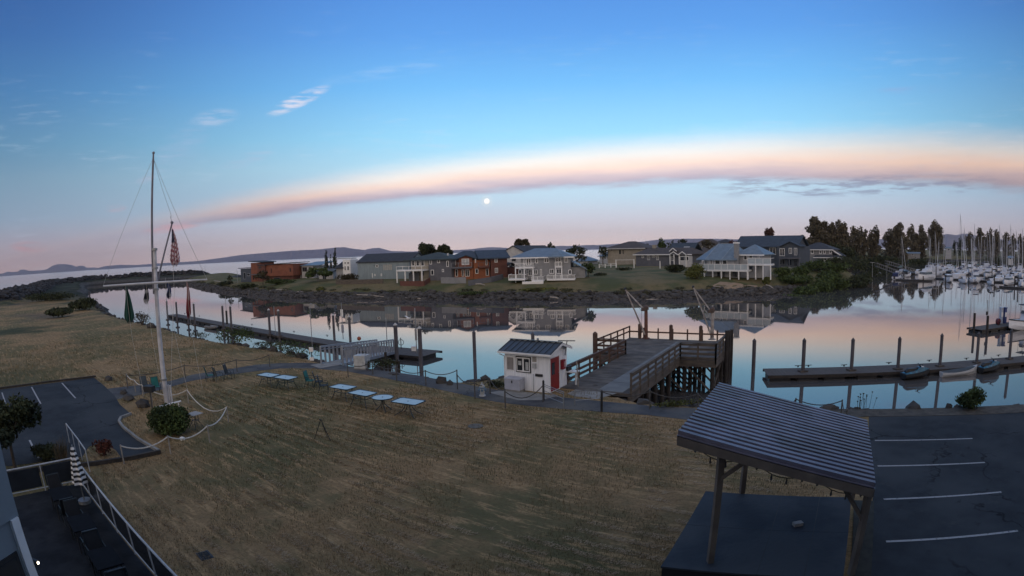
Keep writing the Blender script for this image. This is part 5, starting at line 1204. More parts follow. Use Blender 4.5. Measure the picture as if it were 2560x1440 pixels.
# closed striped parasol
p = Vector((C0.x, C0.y, .1))+rd*2.1+ld*.35; r = empty('parasol', p, 0, 'closed black and white striped parasol at the patio corner', 'parasol')
zt = 2.15; mb = {0: MB(), 1: MB()}; NS = 15
for k in range(NS):
    z0, z1 = .85+(zt-.85)*k/NS, .85+(zt-.85)*(k+1)/NS
    def rr_(z): e = (zt-z)/(zt-.85); return .05+.24*e**.8
    for a in range(12):
        t0, t1 = a*.5236, (a+1)*.5236; f0, f1 = (1.15 if a % 2 else .78), (1.15 if (a+1) % 2 else .78); o_ = (z1-z0)*.5
        q = [(rr_(z)*f*math.cos(t), rr_(z)*f*math.sin(t), z-.1) for z, t, f in ((z0, t0, f0), (z0, t1, f1), (z1, t1, f1), (z1, t0, f0))]
        mb[k % 2].add(q, [(0, 1, 2, 3)])
n0 = len(mb[0].f); mb[0].add(mb[1].v, mb[1].f); o = mb[0].build('folded_canopy', WHITE, r); o.data.materials.append(BLACK)
for q in o.data.polygons: q.material_index = 1 if q.index >= n0 else 0
MB().tube([(0, 0, 0), (0, 0, zt-.02)], .025, 8).tube([(0, 0, 0), (0, 0, .12)], .26, 14).build('pole', GALV, r)
DKT = pmat('patio_dark', (.010, .012, .016), None, 4, .9, spec=.1)
def dtable():
    r = empty('cafe_table', (0, 0, 0)); MB().box(-.6, .6, -.4, .4, .7, .74).build('table_top', DKT, r)
    for sx in (-1, 1):
        for sy in (-1, 1): MB().tube([(sx*.5, sy*.32, .7), (sx*.55, sy*.36, 0)], .02, 6).build('leg', DARKM, r)
    index_kids(r); return r
dt = dtable(); first = True
PC = pmat('patio_chair_fabric', (.014, .016, .02), None, 4, .8); pc = chair(PC)
fr = [(2.6, 1.3), (5.4, 1.2), (8.0, 1.2), (10.6, 1.3)]
nid = Vector((-rd.y, rd.x, 0)); nid = nid if nid.dot(ld) > 0 else -nid
labs = ['dark patio table under the striped parasol', 'dark patio table second from the parasol along the railing', 'dark patio table third from the parasol along the railing', 'dark patio table nearest the bottom edge of the picture']
base0 = Vector((C0.x, C0.y, .09)); fc = True
for (a, b_), lab in zip(fr, labs):
    p = base0+rd*a+nid*b_; o = dt if first else copy_tree(dt); first = False; place(o, p, math.atan2(rd.y, rd.x), lab, 'table', 'tables on the dark patio')
    for sgn in (-1, 1):
        o = pc if fc else copy_tree(pc); fc = False
        place(o, p+rd*sgn*.95, math.atan2(rd.y, rd.x)+(math.pi/2 if sgn > 0 else -math.pi/2), 'dark chair at the '+('far' if sgn < 0 else 'near')+' end of the '+lab.replace('dark patio ', ''), 'chair', 'chairs on the dark patio')
# small light low on the clubhouse wall
p = at(95, 1407, 2.2); b_ = Vector((cx-.16, 2.6, 4.4)); d_ = ray(95, 1407); t_ = (cy+.02)/d_.y; q = cam.location+d_*t_
r = empty('wall_lamp', q, 0, 'tiny lit lamp low on the clubhouse wall', 'lamp'); MB().ico((0, 0, 0), .022, 1, rough=0).build('bulb', pmat('lamp_glow', (.8, .75, .6), None, 3, .5, emit=(1, .85, .6, 6)), r); MB().box(-.2, -.0, -.02, .02, -.03, .03).build('bracket', DARKM, r)
# handrail down to the patio
r0 = at(165, 1059, .9); hp_ = [at(165, 1059, .95), at(195, 1098, .95), at(213, 1124, .95)]
r = empty('handrail', Vector((hp_[0].x, hp_[0].y, 0)), 0, 'pale tube handrail slanting from the car park towards the parasol', 'handrail'); HO = (hp_[0].x, hp_[0].y, 0)
MB().tube(hp_, .03, 8).build('rail', RW, r, off=HO)
for p in hp_+[hp_[0].lerp(hp_[1], .5)]: MB().tube([Vector((p.x, p.y, 0)), p], .025, 6).build('post', RW, r, off=HO)
# planting by the patio
tree('small_tree', at(38, 1172), 3.5, 3.5, LEAFD, 'small dark leafy tree at the left edge by the clubhouse wall', n=3600, seed=41, size=.11, trunk=.35)
bush('bush', at(262, 1138), 1.0, .9, .85, LEAFR, 'little red leaved shrub in the grass island', n=420, size=.07, seed=42)
bush('bush', at(120, 1150), 2.3, 1.2, .8, LEAFD, 'low dark shrubs behind the patio railing', n=1400, size=.07, seed=43)
p = at(162, 1165); r = empty('ornamental_grass', p, 0, 'tuft of tall brown ornamental grass by the patio corner', 'ornamental grass'); R = random.Random(5); mb = MB()
for k in range(150):
    a = R.random()*6.28; l = R.uniform(.7, 1.35); s_ = R.uniform(.1, .6); x, y = R.gauss(0, .14), R.gauss(0, .14); c, s = math.cos(a), math.sin(a)
    mb.add([(x-s*.012, y+c*.012, 0), (x+s*.012, y-c*.012, 0), (x+c*s_*.4+s*.01, y+s*s_*.4-c*.01, l*.7), (x+c*s_*.4-s*.01, y+s*s_*.4+c*.01, l*.7), (x+c*s_, y+s*s_, l)], [(0, 1, 2, 3), (3, 2, 4)])
mb.build('blade', pmat('brown_grass', (.14, .10, .06), (.07, .06, .035), 2, .9), r)

# ================================================================== BANK PLANTS, ROCKS
for i, (x, y, w, d, h, m_, lab, n) in enumerate([
    (2427, 1022, 2.0, 1.4, 1.15, LEAF, 'big leafy bush on the bank at the right', 2600), (145, 790, 9, 4, 1.7, LEAFD, 'dark bush alone in the grass far left', 1300), (125, 752, 24, 7, 2.6, LEAFD, 'wide thicket on the shore below the breakwater', 2600),
    (35, 742, 24, 6, 1.8, LEAFD, 'dark scrub at the left edge of the seaward bank', 2200), (212, 775, 8, 4, 2.6, LEAFD, 'dark bush hump at the bend of the channel bank', 1700), (355, 812, 3.0, 2.0, 2.0, LEAFB, 'grey brown bush on the bank left of the mast', 500),
    (592, 860, 5.4, 2.2, 1.9, LEAF, 'loose green bramble below the left dock', 900), (745, 892, 4.6, 2.0, 1.5, LEAF, 'bramble on the bank left of the gangway', 800), (660, 872, 3.5, 1.4, .8, LEAFD, 'low bramble between two larger ones under the dock', 400),
    (955, 921, 2.6, 1.2, .9, LEAFD, 'small bush beside the white tank', 500), (1245, 969, 1.3, .7, .4, LEAFD, 'weeds at the left corner of the hut', 250), (1700, 1015, 3.2, .6, .35, LEAFY, 'pale weeds along the edge below the pier', 300), (500, 845, 3, 1.4, .7, LEAFD, 'low weeds on the bank right of the mast', 300)]):
    bush('bush', at(x, y), w, d, h, m_, lab, n=n, size=max(.07, h*.05) if w < 7 else .26, seed=60+i)
def stalks(p, n, h, label, seed):
    R = random.Random(seed); r = empty('dry_weed', p, 0, label, 'weed', 'dry weeds on the near bank'); mb = MB(); mh = MB()
    for k in range(n): x, y = R.gauss(0, .18), R.gauss(0, .12); hh = h*R.uniform(.6, 1.1); q = Vector((x*1.4, y, hh)); mb.tube([(x, y, 0), q], .012, 4); mh.ico(tuple(q), .06, k, (1, 1, .5))
    mb.build('stem', LEAFB, r); mh.build('seed_head', LEAFB, r)
stalks(at(2147, 1023), 7, .75, 'tall dry flower stalks on the bank right of the canopy', 1); stalks(at(2165, 1023), 5, .85, 'second clump of dry flower stalks on the right bank', 2)
for i, (x, y, s_, lab) in enumerate([(1102, 958, .32, 'pointed dark rock at the water edge left of the hut'), (1125, 962, .22, 'low dark rock beside the pointed one'), (2372, 1020, .20, 'pointed grey rock just left of the big bank bush'), (378, 820, .7, 'dark boulder on the bank by the mast'), (2092, 1023, .14, 'small round stone on the bank behind the canopy'), (683, 877, .4, 'round dark rock at the water edge below the dock')]):
    p = at(x, y); tag(MB().ico((p.x, p.y, s_*.3), s_, 80+i, (1.2, .9, 1)).build('rock', ROCK, off=(p.x, p.y, 0)), lab, 'rock')

def rocks(name, pts, n, smin, smax, spread, seed, zf, mat, label=None):
    """a band of tumbled boulders following a line"""
    R = np.random.RandomState(seed); P = np.array(pts, float); seg = np.hypot(*(P[1:]-P[:-1]).T); cum = np.concatenate([[0], np.cumsum(seg)]); mb = MB()
    w_ = 1/np.maximum(40, np.hypot(P[:-1, 0]+P[1:, 0], P[:-1, 1]+P[1:, 1])/2)**.7*seg; w_ /= w_.sum()
    for k in range(n):
        i = R.choice(len(seg), p=w_); t = R.rand(); c = P[i]*(1-t)+P[i+1]*t; d = (P[i+1]-P[i])/seg[i]; nn = np.array([-d[1], d[0]])
        o_ = R.uniform(spread[0], spread[1]); c = c+nn*o_; s_ = smin+(smax-smin)*R.rand()**2.2; z = zf(c[0], c[1]); mb.ico((c[0], c[1], z+s_*.15), s_, int(R.randint(1e6)), (1+R.rand()*.5, 1+R.rand()*.4, .65+R.rand()*.3), .22)
    return tag(mb.build(name, mat), kind='stuff')
def nz(x, y): return float(near_h(np.array([[x]]), np.array([[y]]))[0, 0])
rocks('riprap', [(p[0], p[1]) for p in SHORE[:12]], 6500, .16, .62, (-.5, 3.2), 1, fz, ROCK)
rocks('breakwater_rocks', [(p[0], p[1]) for p in JETTY[:-2]], 2600, .5, 1.5, (-7, 7), 2, nz, pmat('dark_rock', (.042, .040, .042), (.016, .016, .018), .6, .95, .6, 4))
rocks('bank_rocks', [(p[0], p[1]) for p in NEAR[4:28]], 900, .12, .45, (-2.6, -.1), 3, nz, ROCK)
Ru = random.Random(8); bl_ = []
for i in range(len(SHORE[:11])-1):
    a, b_ = Vector((*SHORE[i], 0)), Vector((*SHORE[i+1], 0)); L_ = (b_-a).length; nn = Vector((-(b_-a).y, (b_-a).x, 0)).normalized()
    for k in range(int(L_/1.1)):
        if Ru.random() < .30: continue
        c_ = a.lerp(b_, Ru.random())+nn*Ru.uniform(1.8, 5.6); s_ = Ru.uniform(.35, 1.0); bl_.append((c_.x, c_.y, fz(c_.x, c_.y)+.1, s_*1.7, s_, s_*.42))
tag(leafmesh('bank_undergrowth', bl_, 24000, .15, 5, pmat('undergrowth', (.085, .082, .038), (.035, .04, .02), .25, .9), None), kind='stuff')
# bleached driftwood logs along the far waterline
DW = pmat('driftwood', (.42, .37, .31), (.26, .23, .20), 2, .9)
for i, (x0, y0, x1, y1, lab) in enumerate([(674, 730, 720, 731.5, 'long bleached driftwood log below the orange box house'), (1012, 738.5, 1065, 739, 'curved driftwood log below the house with the raised deck'), (1190, 731.5, 1213, 732, 'straight pale log below the brown house'), (1375, 739, 1405, 739.5, 'thin driftwood branch below the hip roofed house'),
                                           (1600, 738, 1660, 737, 'long pale log right of the left crane'), (1665, 737.5, 1712, 738, 'driftwood log just right of another behind the cranes'), (1915, 722, 1935, 723.5, 'small log on the bank below the blue house'), (2148, 699, 2160, 704, 'slanting pole at the end of the overgrown bank'), (738, 733, 741+20, 734, 'short driftwood log right of the long one'), (600, 734, 632, 735, 'driftwood log near the dark left end of the rock bank'), (535, 711, 568, 717, 'pale straight log on the rocks at the spit end'), (890, 737, 960, 738.5, 'low driftwood log below the grey barn house')]):
    Dm = None
    a, b_ = at(x0, y0, -1.7), at(x1, y1, -1.7); a.z = fz(a.x, a.y)+.25; b_.z = fz(b_.x, b_.y)+.25
    m_ = a.lerp(b_, .5)+Vector((0, 0, .15)); tag(MB().tube([a, m_, b_], [.13, .16, .10], 7).build('driftwood_log', DW, off=tuple(a)), lab, 'driftwood', 'driftwood along the far rocks')

# ---- dry grass blades over the lawn: mown straw lying in rows, greener tufts between
def tufts(name, n, seed, zone, mat, h, w, rowed):
    R = np.random.RandomState(seed); out = []; rd_ = (pB-pA).normalized(); rn_ = Vector((-rd_.y, rd_.x, 0))
    need = n
    while need > 0:
        th = np.radians(R.uniform(zone[0], zone[1], need*3)); D = zone[2]*np.exp(R.rand(need*3)*math.log(zone[3]/zone[2])); X, Y = D*np.sin(th), D*np.cos(th)
        ok = sdist(NEAR, X, Y) > .4
        for poly in BLOCK: ok &= sdist(poly, X, Y) < -.06
        if rowed:
            s_ = X*rn_.x+Y*rn_.y; ph = (s_/.62+(vnoise(X, Y, 3, 9)-.5)*.9) % 1; ok &= (np.abs(ph-.5) < .20) & (vnoise(X, Y, 1.1, 12) > .45) & (vnoise(X, Y, 6, 14) > .35)
        else: ok &= vnoise(X, Y, 1.3, 33) > .35
        out.append(np.stack([X[ok], Y[ok]], 1)[:need]); need -= len(out[-1])
    P_ = np.concatenate(out)[:n]; n = len(P_); D = np.hypot(P_[:, 0], P_[:, 1]); sc = np.clip(D/22, .7, 2.6)
    a = R.rand(n)*6.283
    if rowed: a = math.atan2(rd_.y, rd_.x)+R.normal(size=n)*.8
    hh = h*(.5+R.rand(n))*sc**.5; ww = w*sc*(.7+.6*R.rand(n)); lean = (.2 if not rowed else 2.6)*(.3+R.rand(n))*hh
    c, s_ = np.cos(a), np.sin(a); z0 = np.zeros(n)
    base_ = np.stack([P_[:, 0], P_[:, 1], z0], 1); side_ = np.stack([-s_*ww/2, c*ww/2, z0], 1); tip = base_+np.stack([c*lean, s_*lean, hh], 1)
    V = np.stack([base_-side_, base_+side_, tip+side_*.3, tip-side_*.3], 1).reshape(-1, 3)
    me = bpy.data.meshes.new(name); me.vertices.add(4*n); me.vertices.foreach_set('co', V.ravel()); me.loops.add(4*n); me.loops.foreach_set('vertex_index', np.arange(4*n)); me.polygons.add(n)
    me.polygons.foreach_set('loop_start', np.arange(n)*4); me.polygons.foreach_set('loop_total', np.full(n, 4)); me.update(); me.materials.append(mat)
    o = bpy.data.objects.new(name, me); COL.objects.link(o); return tag(o, kind='stuff')
BLOCK = [[(p.x, p.y) for p in [at(x, y) for x, y in up_+lo_]], [(p[0], p[1]) for p in CP], [(sFL.x, sFL.y), (sFR.x, sFR.y), (sBR.x, sBR.y), (sBL.x, sBL.y)],
         [(p.x, p.y) for p in [at(2172, 1041), at(2560, 1031)]]+[(60, 8), (60, -30), (4, -30), (4.2, 5)]+[(p.x, p.y) for p in [at(2180, 1440), at(2196, 1235), at(2186, 1090)]],
         [(C0.x, C0.y), (-24, 6), (-20, -4), (-4, -1), (END.x, END.y)], [(hA.x-.2, hA.y-.6), (hB.x+.4, hB.y-.6), (hC.x+.4, hC.y+.4), (hA.x, hA.y+2.4)], [tuple(pp(29.6, -14.5))[:2], tuple(pp(29.6, -10.2))[:2], tuple(pp(41, -10.2))[:2], tuple(pp(41, -14.5))[:2]]]
tufts('mown_straw', 52000, 1, (-50, 30, 10, 46), pmat('straw_blades', (.52, .40, .26), (.32, .23, .14), .8, .9), .035, .022, True)
tufts('dry_grass', 60000, 2, (-56, 34, 9, 75), pmat('grass_blades', (.25, .17, .09), (.09, .088, .045), .5, .9, c3=(.10, .105, .05), s3=.12), .075, .020, False)
tufts('bank_grass', 9000, 3, (-52, 58, 24, 100), pmat('bank_blades', (.17, .13, .065), (.06, .068, .03), .7, .9), .28, .03, False) if False else None

# ================================================================== HOUSES ACROSS THE CHANNEL
class House:
    def __init__(s, name, label, xl, xr, Dl, Dr, z0, group=None):
        A, B = atD(xl, 700, Dl), atD(xr, 700, Dr); s.A = Vector((A.x, A.y, z0)); B = Vector((B.x, B.y, z0))
        s.u = (B-s.A).normalized(); s.w = (B-s.A).length; s.n = Vector((-s.u.y, s.u.x, 0)); s.z0 = z0; s.rz = math.atan2(s.u.y, s.u.x)
        s.root = empty(name, s.A, s.rz, label, 'house', group)
    def uv(s, px, py, y=0.0):
        """pixel -> (x, z) on the vertical plane y behind the front"""
        d = ray(px, py); t = (s.A+s.n*y-cam.location).dot(s.n)/d.dot(s.n); q = cam.location+d*t-s.A; return q.dot(s.u), q.z
    def X(s, px, y=0.0): return s.uv(px, 660, y)[0]
    def Z(s, px, py, y=0.0): return s.uv(px, py, y)[1]
    def box(s, x0, x1, y0, y1, z0, z1, m, name='wall', parent=None): return MB().box(x0, x1, y0, y1, z0, z1).build(name, m, parent or s.root)
    def pbox(s, px0, px1, pyt, y0, y1, m, name='wall', zb=-.6, y=None):
        yy = y0 if y is None else y; x0, x1 = s.X(px0, yy), s.X(px1, yy); return s.box(x0, x1, y0, y1, zb, s.Z((px0+px1)/2, pyt, yy), m, name), x0, x1
    def win(s, px0, py0, px1, py1, y=0.0, fm=None, cols=1, rows=1, name='window', fw=.13, gm=None, arch=False):
        fm = fm or WHITE; a, b_ = s.uv(px0, py0, y), s.uv(px1, py1, y); x0, x1, z0, z1 = a[0], b_[0], b_[1], a[1]; mb = MB(); f = y-.07
        mb.box(x0, x1, f, y-.004, z1-fw, z1); mb.box(x0, x1, f, y-.004, z0, z0+fw); mb.box(x0, x0+fw, f+.002, y-.004, z0+fw, z1-fw); mb.box(x1-fw, x1, f+.002, y-.004, z0+fw, z1-fw)
        for k in range(1, cols): xm = x0+(x1-x0)*k/cols; mb.box(xm-fw*.4, xm+fw*.4, f+.004, y-.004, z0+fw, z1-fw)
        for k in range(1, rows): zm = z0+(z1-z0)*k/rows; mb.box(x0+fw, x1-fw, f+.006, y-.004, zm-fw*.3, zm+fw*.3)
        o = mb.build(name, fm, s.root); MB().box(x0+fw, x1-fw, y-.035, y-.005, z0+fw, z1-fw).build('pane', gm or GLASS, o); return o
    def rwin(s, yc, zc, w, h, x, fm=None, name='window'):
        """window on the right end wall"""
        fm = fm or WHITE; mb = MB(); fw = .12
        for a in ((yc-w/2, yc+w/2, zc+h/2-fw, zc+h/2), (yc-w/2, yc+w/2, zc-h/2, zc-h/2+fw), (yc-w/2, yc-w/2+fw, zc-h/2+fw, zc+h/2-fw), (yc+w/2-fw, yc+w/2, zc-h/2+fw, zc+h/2-fw)): mb.box(x+.004, x+.07, a[0], a[1], a[2], a[3])
        o = mb.build(name, fm, s.root); MB().box(x+.005, x+.035, yc-w/2+fw, yc+w/2-fw, zc-h/2+fw, zc+h/2-fw).build('pane', GLASS, o)
    def roof(s, kind, x0, x1, y0, y1, ze, zr, m, o=.5, t=.28, inset=None, name='roof', fascia=None):
        mb = MB(); x0 -= o; x1 += o; y0 -= o; y1 += o; ym = (y0+y1)/2; xm = (x0+x1)/2
        if kind == 'gx': mb.slab([(x0, y0, ze), (x1, y0, ze), (x1, ym, zr), (x0, ym, zr)], t); mb.slab([(x0, ym, zr), (x1, ym, zr), (x1, y1, ze), (x0, y1, ze)], t)
        if kind == 'gy': mb.slab([(x0, y0, ze), (xm, y0, zr), (xm, y1, zr), (x0, y1, ze)], t); mb.slab([(xm, y0, zr), (x1, y0, ze), (x1, y1, ze), (xm, y1, zr)], t)
        if kind == 'hip':
            i = inset if inset is not None else (y1-y0)/2; i = min(i, (x1-x0)/2-.1); a, b_ = (x0+i, ym, zr), (x1-i, ym, zr)
            mb.slab([(x0, y0, ze), (x1, y0, ze), b_, a], t); mb.slab([(x1, y1, ze), (x0, y1, ze), a, b_], t); mb.slab([(x0, y1, ze), (x0, y0, ze), a], t); mb.slab([(x1, y0, ze), (x1, y1, ze), b_], t)
        if kind == 'mono': mb.slab([(x0, y0, ze), (x1, y0, zr), (x1, y1, zr), (x0, y1, ze)], t)
        if kind == 'monoy': mb.slab([(x0, y0, ze), (x1, y0, ze), (x1, y1, zr), (x0, y1, zr)], t)
        ob = mb.build(name, m, s.root)
        if fascia:
            f = MB(); f.box(x0, x1, y0-.05, y0-.003, ze-t-.1, ze-.02); f.build('fascia', fascia, ob)
        return ob
    def gable(s, side, x0, x1, y0, y1, ze, zr, m):
        mb = MB(); ym, xm = (y0+y1)/2, (x0+x1)/2
        if side == 'x':
            for x in (x0, x1): mb.add([(x-.08, y0, ze), (x-.08, y1, ze), (x-.08, ym, zr), (x+.08, y0, ze), (x+.08, y1, ze), (x+.08, ym, zr)], [(0, 2, 1), (3, 4, 5), (0, 3, 5, 2), (1, 2, 5, 4)])
        else:
            for y in (y0, y1): mb.add([(x0, y-.08, ze), (x1, y-.08, ze), (xm, y-.08, zr), (x0, y+.08, ze), (x1, y+.08, ze), (xm, y+.08, zr)], [(0, 1, 2), (3, 5, 4), (0, 2, 5, 3), (1, 4, 5, 2)])
        mb.build_each('gable', m, s.root)
    def deck(s, x0, x1, y0, y1, z, m=None, rail=None, posts=4, zb=-.6, h=1.05, bal=True, name='balcony', pw=.2):
        m = m or WHITE; r = MB().box(x0, x1, y0, y1, z-.28, z).build(name, m, s.root)
        if posts:
            mb = MB()
            for k in range(posts): x = x0+.1+(x1-x0-.2)*k/(posts-1); mb.box(x-pw/2, x+pw/2, y0+.05, y0+.05+pw, zb, z-.28)
            mb.build_each('post', m, r)
        mb = MB(); rail = rail or m
        mb.box(x0, x1, y0, y0+.09, z+h-.08, z+h); mb.box(x0, x1, y0+.01, y0+.07, z+.1, z+.17)
        for xx in (x0, x1-.09): mb.box(xx, xx+.088, y0+.09, y1, z+h-.079, z+h-.001); mb.box(xx, xx+.07, y0+.09, y1, z+.1, z+.17)
        k = max(2, int((x1-x0)/1.6))
        for i in range(k+1): x = x0+(x1-x0-.1)*i/k; mb.box(x, x+.1, y0+.005, y0+.085, z+.002, z+h-.08)
        if bal:
            nb = int((x1-x0)/.28)
            for i in range(nb): x = x0+.1+i*.28; mb.box(x, x+.06, y0+.02, y0+.06, z+.17, z+h-.08)
        mb.build('railing', rail, r); return r

BRN = pmat('cedar_brown', (.235, .085, .05), (.175, .062, .038), .8, .8); BRND = pmat('red_brown_siding', (.145, .058, .044), (.105, .043, .034), .8, .8)
ORG = pmat('orange_siding', (.33, .12, .055), (.26, .09, .045), .8, .8); GRB = pmat('grey_blue_siding', (.25, .31, .34), (.20, .25, .28), .8, .8, stretch=(3, 3, .5))
GRN = pmat('slate_green_roof', (.045, .06, .06), (.03, .042, .043), .8, .8); RFD = pmat('dark_shingle', (.045, .05, .062), (.030, .034, .042), .9, .85)
RFB = pmat('blue_metal_roof', (.17, .225, .275), (.13, .175, .22), .9, .5, metal=.2); RFN = pmat('navy_shingle', (.045, .065, .095), (.032, .048, .07), .9, .8)
RFBR = pmat('brown_shingle', (.085, .072, .068), (.06, .05, .048), .9, .85); GRY = pmat('mid_grey_siding', (.26, .265, .275), (.21, .215, .225), .9, .8); DGR = pmat('dark_grey_siding', (.125, .13, .15), (.10, .105, .125), .9, .8)
BEI = pmat('beige_siding', (.34, .31, .26), (.28, .255, .21), .9, .8); DBL = pmat('dark_blue_siding', (.07, .085, .11), (.055, .068, .09), .9, .8); OFFW = pmat('off_white_siding', (.52, .52, .52), (.44, .44, .45), .9, .7)
SHG = pmat('pale_grey_siding', (.36, .37, .39), (.30, .31, .33), .9, .8)
D = 205
# 1 dark little house left of the orange ones
h = House('house', 'small dark flat roofed house at the sea end of the row', 600, 628, 222, 214, .6)
h.pbox(601, 627, 672, 0, 7, DBL); x0, x1 = h.X(598), h.X(628); z = h.Z(612, 671.5); h.roof('mono', x0, x1, 0, 7, z+.25, z+.45, RFD, .4, .22); h.win(609, 681, 615, 698, fm=SHG); h.win(618, 683, 625, 690, fm=SHG)
# 2 orange brown pair of boxes
h = House('house', 'orange brown modern house of two tilted box volumes', 627, 733, 213, 201, .8)
_, x0, x1 = h.pbox(627, 652, 657, 0, 8, BRN); zt = h.Z(640, 657); h.roof('mono', x0, x1, 0, 8, zt+.75, zt+.25, RFD, .7, .25)
_, a0, a1 = h.pbox(643, 662, 662, -1.2, 0, BRND, y=-1.2, zb=h.Z(650, 705)); h.roof('mono', a0, a1, -1.2, 1, h.Z(650, 661, -1.2), h.Z(650, 664, -1.2), RFD, .3, .2, name='porch_roof')
x0, x1 = h.X(663, -.5), h.X(732, -.5); zb_, zt = h.Z(700, 690, -.5), h.Z(700, 661, -.5); h.box(x0, x1, -.5, 9, zb_, zt, BRN); h.roof('mono', x0, x1, -.5, 9, zt+.2, zt+.55, RFD, .5, .22); h.box(x0+.8, x1-.6, .3, 8.6, -.6, zb_, BRND)
h.win(632, 690, 636, 700, fm=BRND); h.win(638, 690, 642, 700, fm=BRND); h.win(646, 666, 654, 672, y=-1.21, fm=BRND); h.win(677, 671, 680, 683, y=-.51, fm=BRND); h.win(724, 670, 728, 680, y=-.51, fm=BRND); h.win(684, 694, 700, 702, y=.29, fm=DGR)
h.box(h.X(630), h.X(660), -1.6, -.05, h.Z(640, 687), h.Z(640, 685), DGR, 'canopy')
# 3 low modern white and dark house
h = House('house', 'low modern pale house with shed roofs between the orange house and a grey garage', 733, 800, 206, 197, .9)
_, x0, x1 = h.pbox(733, 752, 663, 1, 8, OFFW, y=1); h.roof('mono', x0, x1+.2, 1, 8, h.Z(740, 660, 1)+.1, h.Z(750, 663, 1), RFD, .5, .2); h.win(737, 667, 741, 678, y=1, fm=DGR)
_, x0, x1 = h.pbox(754, 782, 665, 0, 8, OFFW); h.roof('monoy', x0, x1+3, 0, 8, h.Z(768, 664)+.1, h.Z(768, 658)+.4, RFB, .5, .2); h.win(756, 668, 768, 679, cols=2, fm=DGR); h.win(772, 668, 780, 674, fm=DGR)
h = House('house', 'low house with a grey sloping front roof beside two tall cypresses', 790, 833, 187, 184, .9)
_, x0, x1 = h.pbox(797, 832, 680, 1, 8, OFFW, y=1); h.roof('monoy', x0-.6, x1, 0, 8, h.Z(812, 679, 0), h.Z(812, 664, 8), pmat('garage_roof', (.13, .145, .16), (.10, .115, .13), 1, .8), .5, .25); h.win(806, 685, 816, 700, y=1, fm=SHG, cols=2)
# 4 long grey barn-like house with white stair tower
h = House('house', 'long plain grey house with a dark gable roof and a white window tower', 895, 1024, 170, 163, 1.0)
x0, x1 = 0, h.X(1024); zw = h.Z(960, 655); dp = 13.5
h.box(x0, x1, 0, dp, -.8, zw, GRB); zr = h.Z(940, 634, dp/2); h.roof('gx', x0, x1, 0, dp, zw+.15, zr, RFD, .35, .25); h.gable('x', x0+.1, x1-.1, 0, dp, zw, zr-.3, GRB)
for a in [(934, 661.5, 937, 668), (939, 662, 946, 668), (951, 661.5, 954, 665)]: h.win(*a, fm=WHITE if a[0] == 939 else GRB)
h.win(957, 660.5, 981, 676, cols=5, fm=GRB, fw=.12, gm=pmat('curtain', (.42, .42, .40), None, 3, .8)); h.win(930, 683, 932, 694, fm=WHITE); h.win(936, 685, 939, 690); h.win(952, 684, 955, 690)
for k, a in enumerate([(3.5, zw*.68, 1.6, 2.4), (3.5, zw*.22, 1.3, 2.0)]):
    yc, zc, w_, hh = a; mb = MB(); fw = .15
    for b_ in ((yc-w_/2, yc+w_/2, zc+hh/2-fw, zc+hh/2), (yc-w_/2, yc+w_/2, zc-hh/2, zc-hh/2+fw), (yc-w_/2, yc-w_/2+fw, zc-hh/2+fw, zc+hh/2-fw), (yc+w_/2-fw, yc+w_/2, zc-hh/2+fw, zc+hh/2-fw), (yc-fw/2, yc+fw/2, zc-hh/2+fw, zc+hh/2-fw)): mb.box(-.07, -.004, *b_)
    o = mb.build('window', WHITE, h.root); MB().box(-.035, -.005, yc-w_/2+fw, yc+w_/2-fw, zc-hh/2+fw, zc+hh/2-fw).build('pane', GLASS, o)
yb = 5.0; xa, xb = h.X(857, yb), h.X(876, yb); h.box(xa, xb, yb, yb+5, -.8, h.Z(866, 649, yb), WHITE, 'tower')
for (a, b_, c, d_) in [(860, 654, 866, 661), (867, 654, 874, 661), (860, 664, 866, 677), (867, 664, 874, 677)]: h.win(a, b_, c, d_, y=yb, fw=.22)
xc = h.X(838, yb); h.box(xc, xa-.02, yb+.5, yb+6, -.8, h.Z(846, 670, yb), SHG); h.roof('monoy', xc, xa-.05, yb, yb+6, h.Z(846, 669, yb), h.Z(846, 652, yb), RFD, .3, .25); h.box(xc, xb, yb+.6, yb+4, h.Z(856, 643.5, yb)-.5, h.Z(856, 642, yb)-.4, SHG, 'parapet')
# 5 beige and charcoal house with raised white deck
h = House('house', 'beige and charcoal house with a raised white deck on tall posts', 1020, 1126, 156, 150, 1.1)
zw = h.Z(1060, 650); _, x0, x1 = h.pbox(1027, 1071, 650, 0, 10, BEI); _, x2, x3 = h.pbox(1071.5, 1128, 649, -.6, 10, DGR, y=-.6)
h.roof('hip', x0-1, x3, -.6, 11, zw+.1, h.Z(1080, 631, 5), GRN, .6, .28, inset=7)
for a in [(1029, 651, 1037, 665), (1040, 651, 1049, 665), (1052, 651, 1061, 665), (1033, 677, 1041, 690), (1044, 677, 1051, 690), (1053, 677, 1061, 690)]: h.win(*a, fm=BEI if a[1] > 670 else WHITE)
for a in [(1074, 650, 1080, 661), (1093, 649, 1100, 657.5), (1116, 652, 1122, 667), (1077, 674.5, 1085, 688), (1105, 673, 1110, 680)]: h.win(*a, y=-.6)
xd0, xd1 = h.X(990, -4.2), h.X(1054, -4.2); h.deck(xd0, xd1, -4.2, 0, h.Z(1022, 675.5, -4.2), posts=4, bal=False, pw=.28, h=1.0); h.box(xd0+1.6, xd1-3, -.4, 1, -.6, h.Z(1010, 677, 0)-.6, DGR, 'lower_wall'); h.box(x0, xd1-.4, -.3, -.1, h.Z(1040, 693), h.Z(1040, 691), BEI, 'rail_band')
h.box(h.X(1118, 3), h.X(1121, 3), 3, 3.5, zw, h.Z(1120, 633, 3), OFFW, 'chimney')
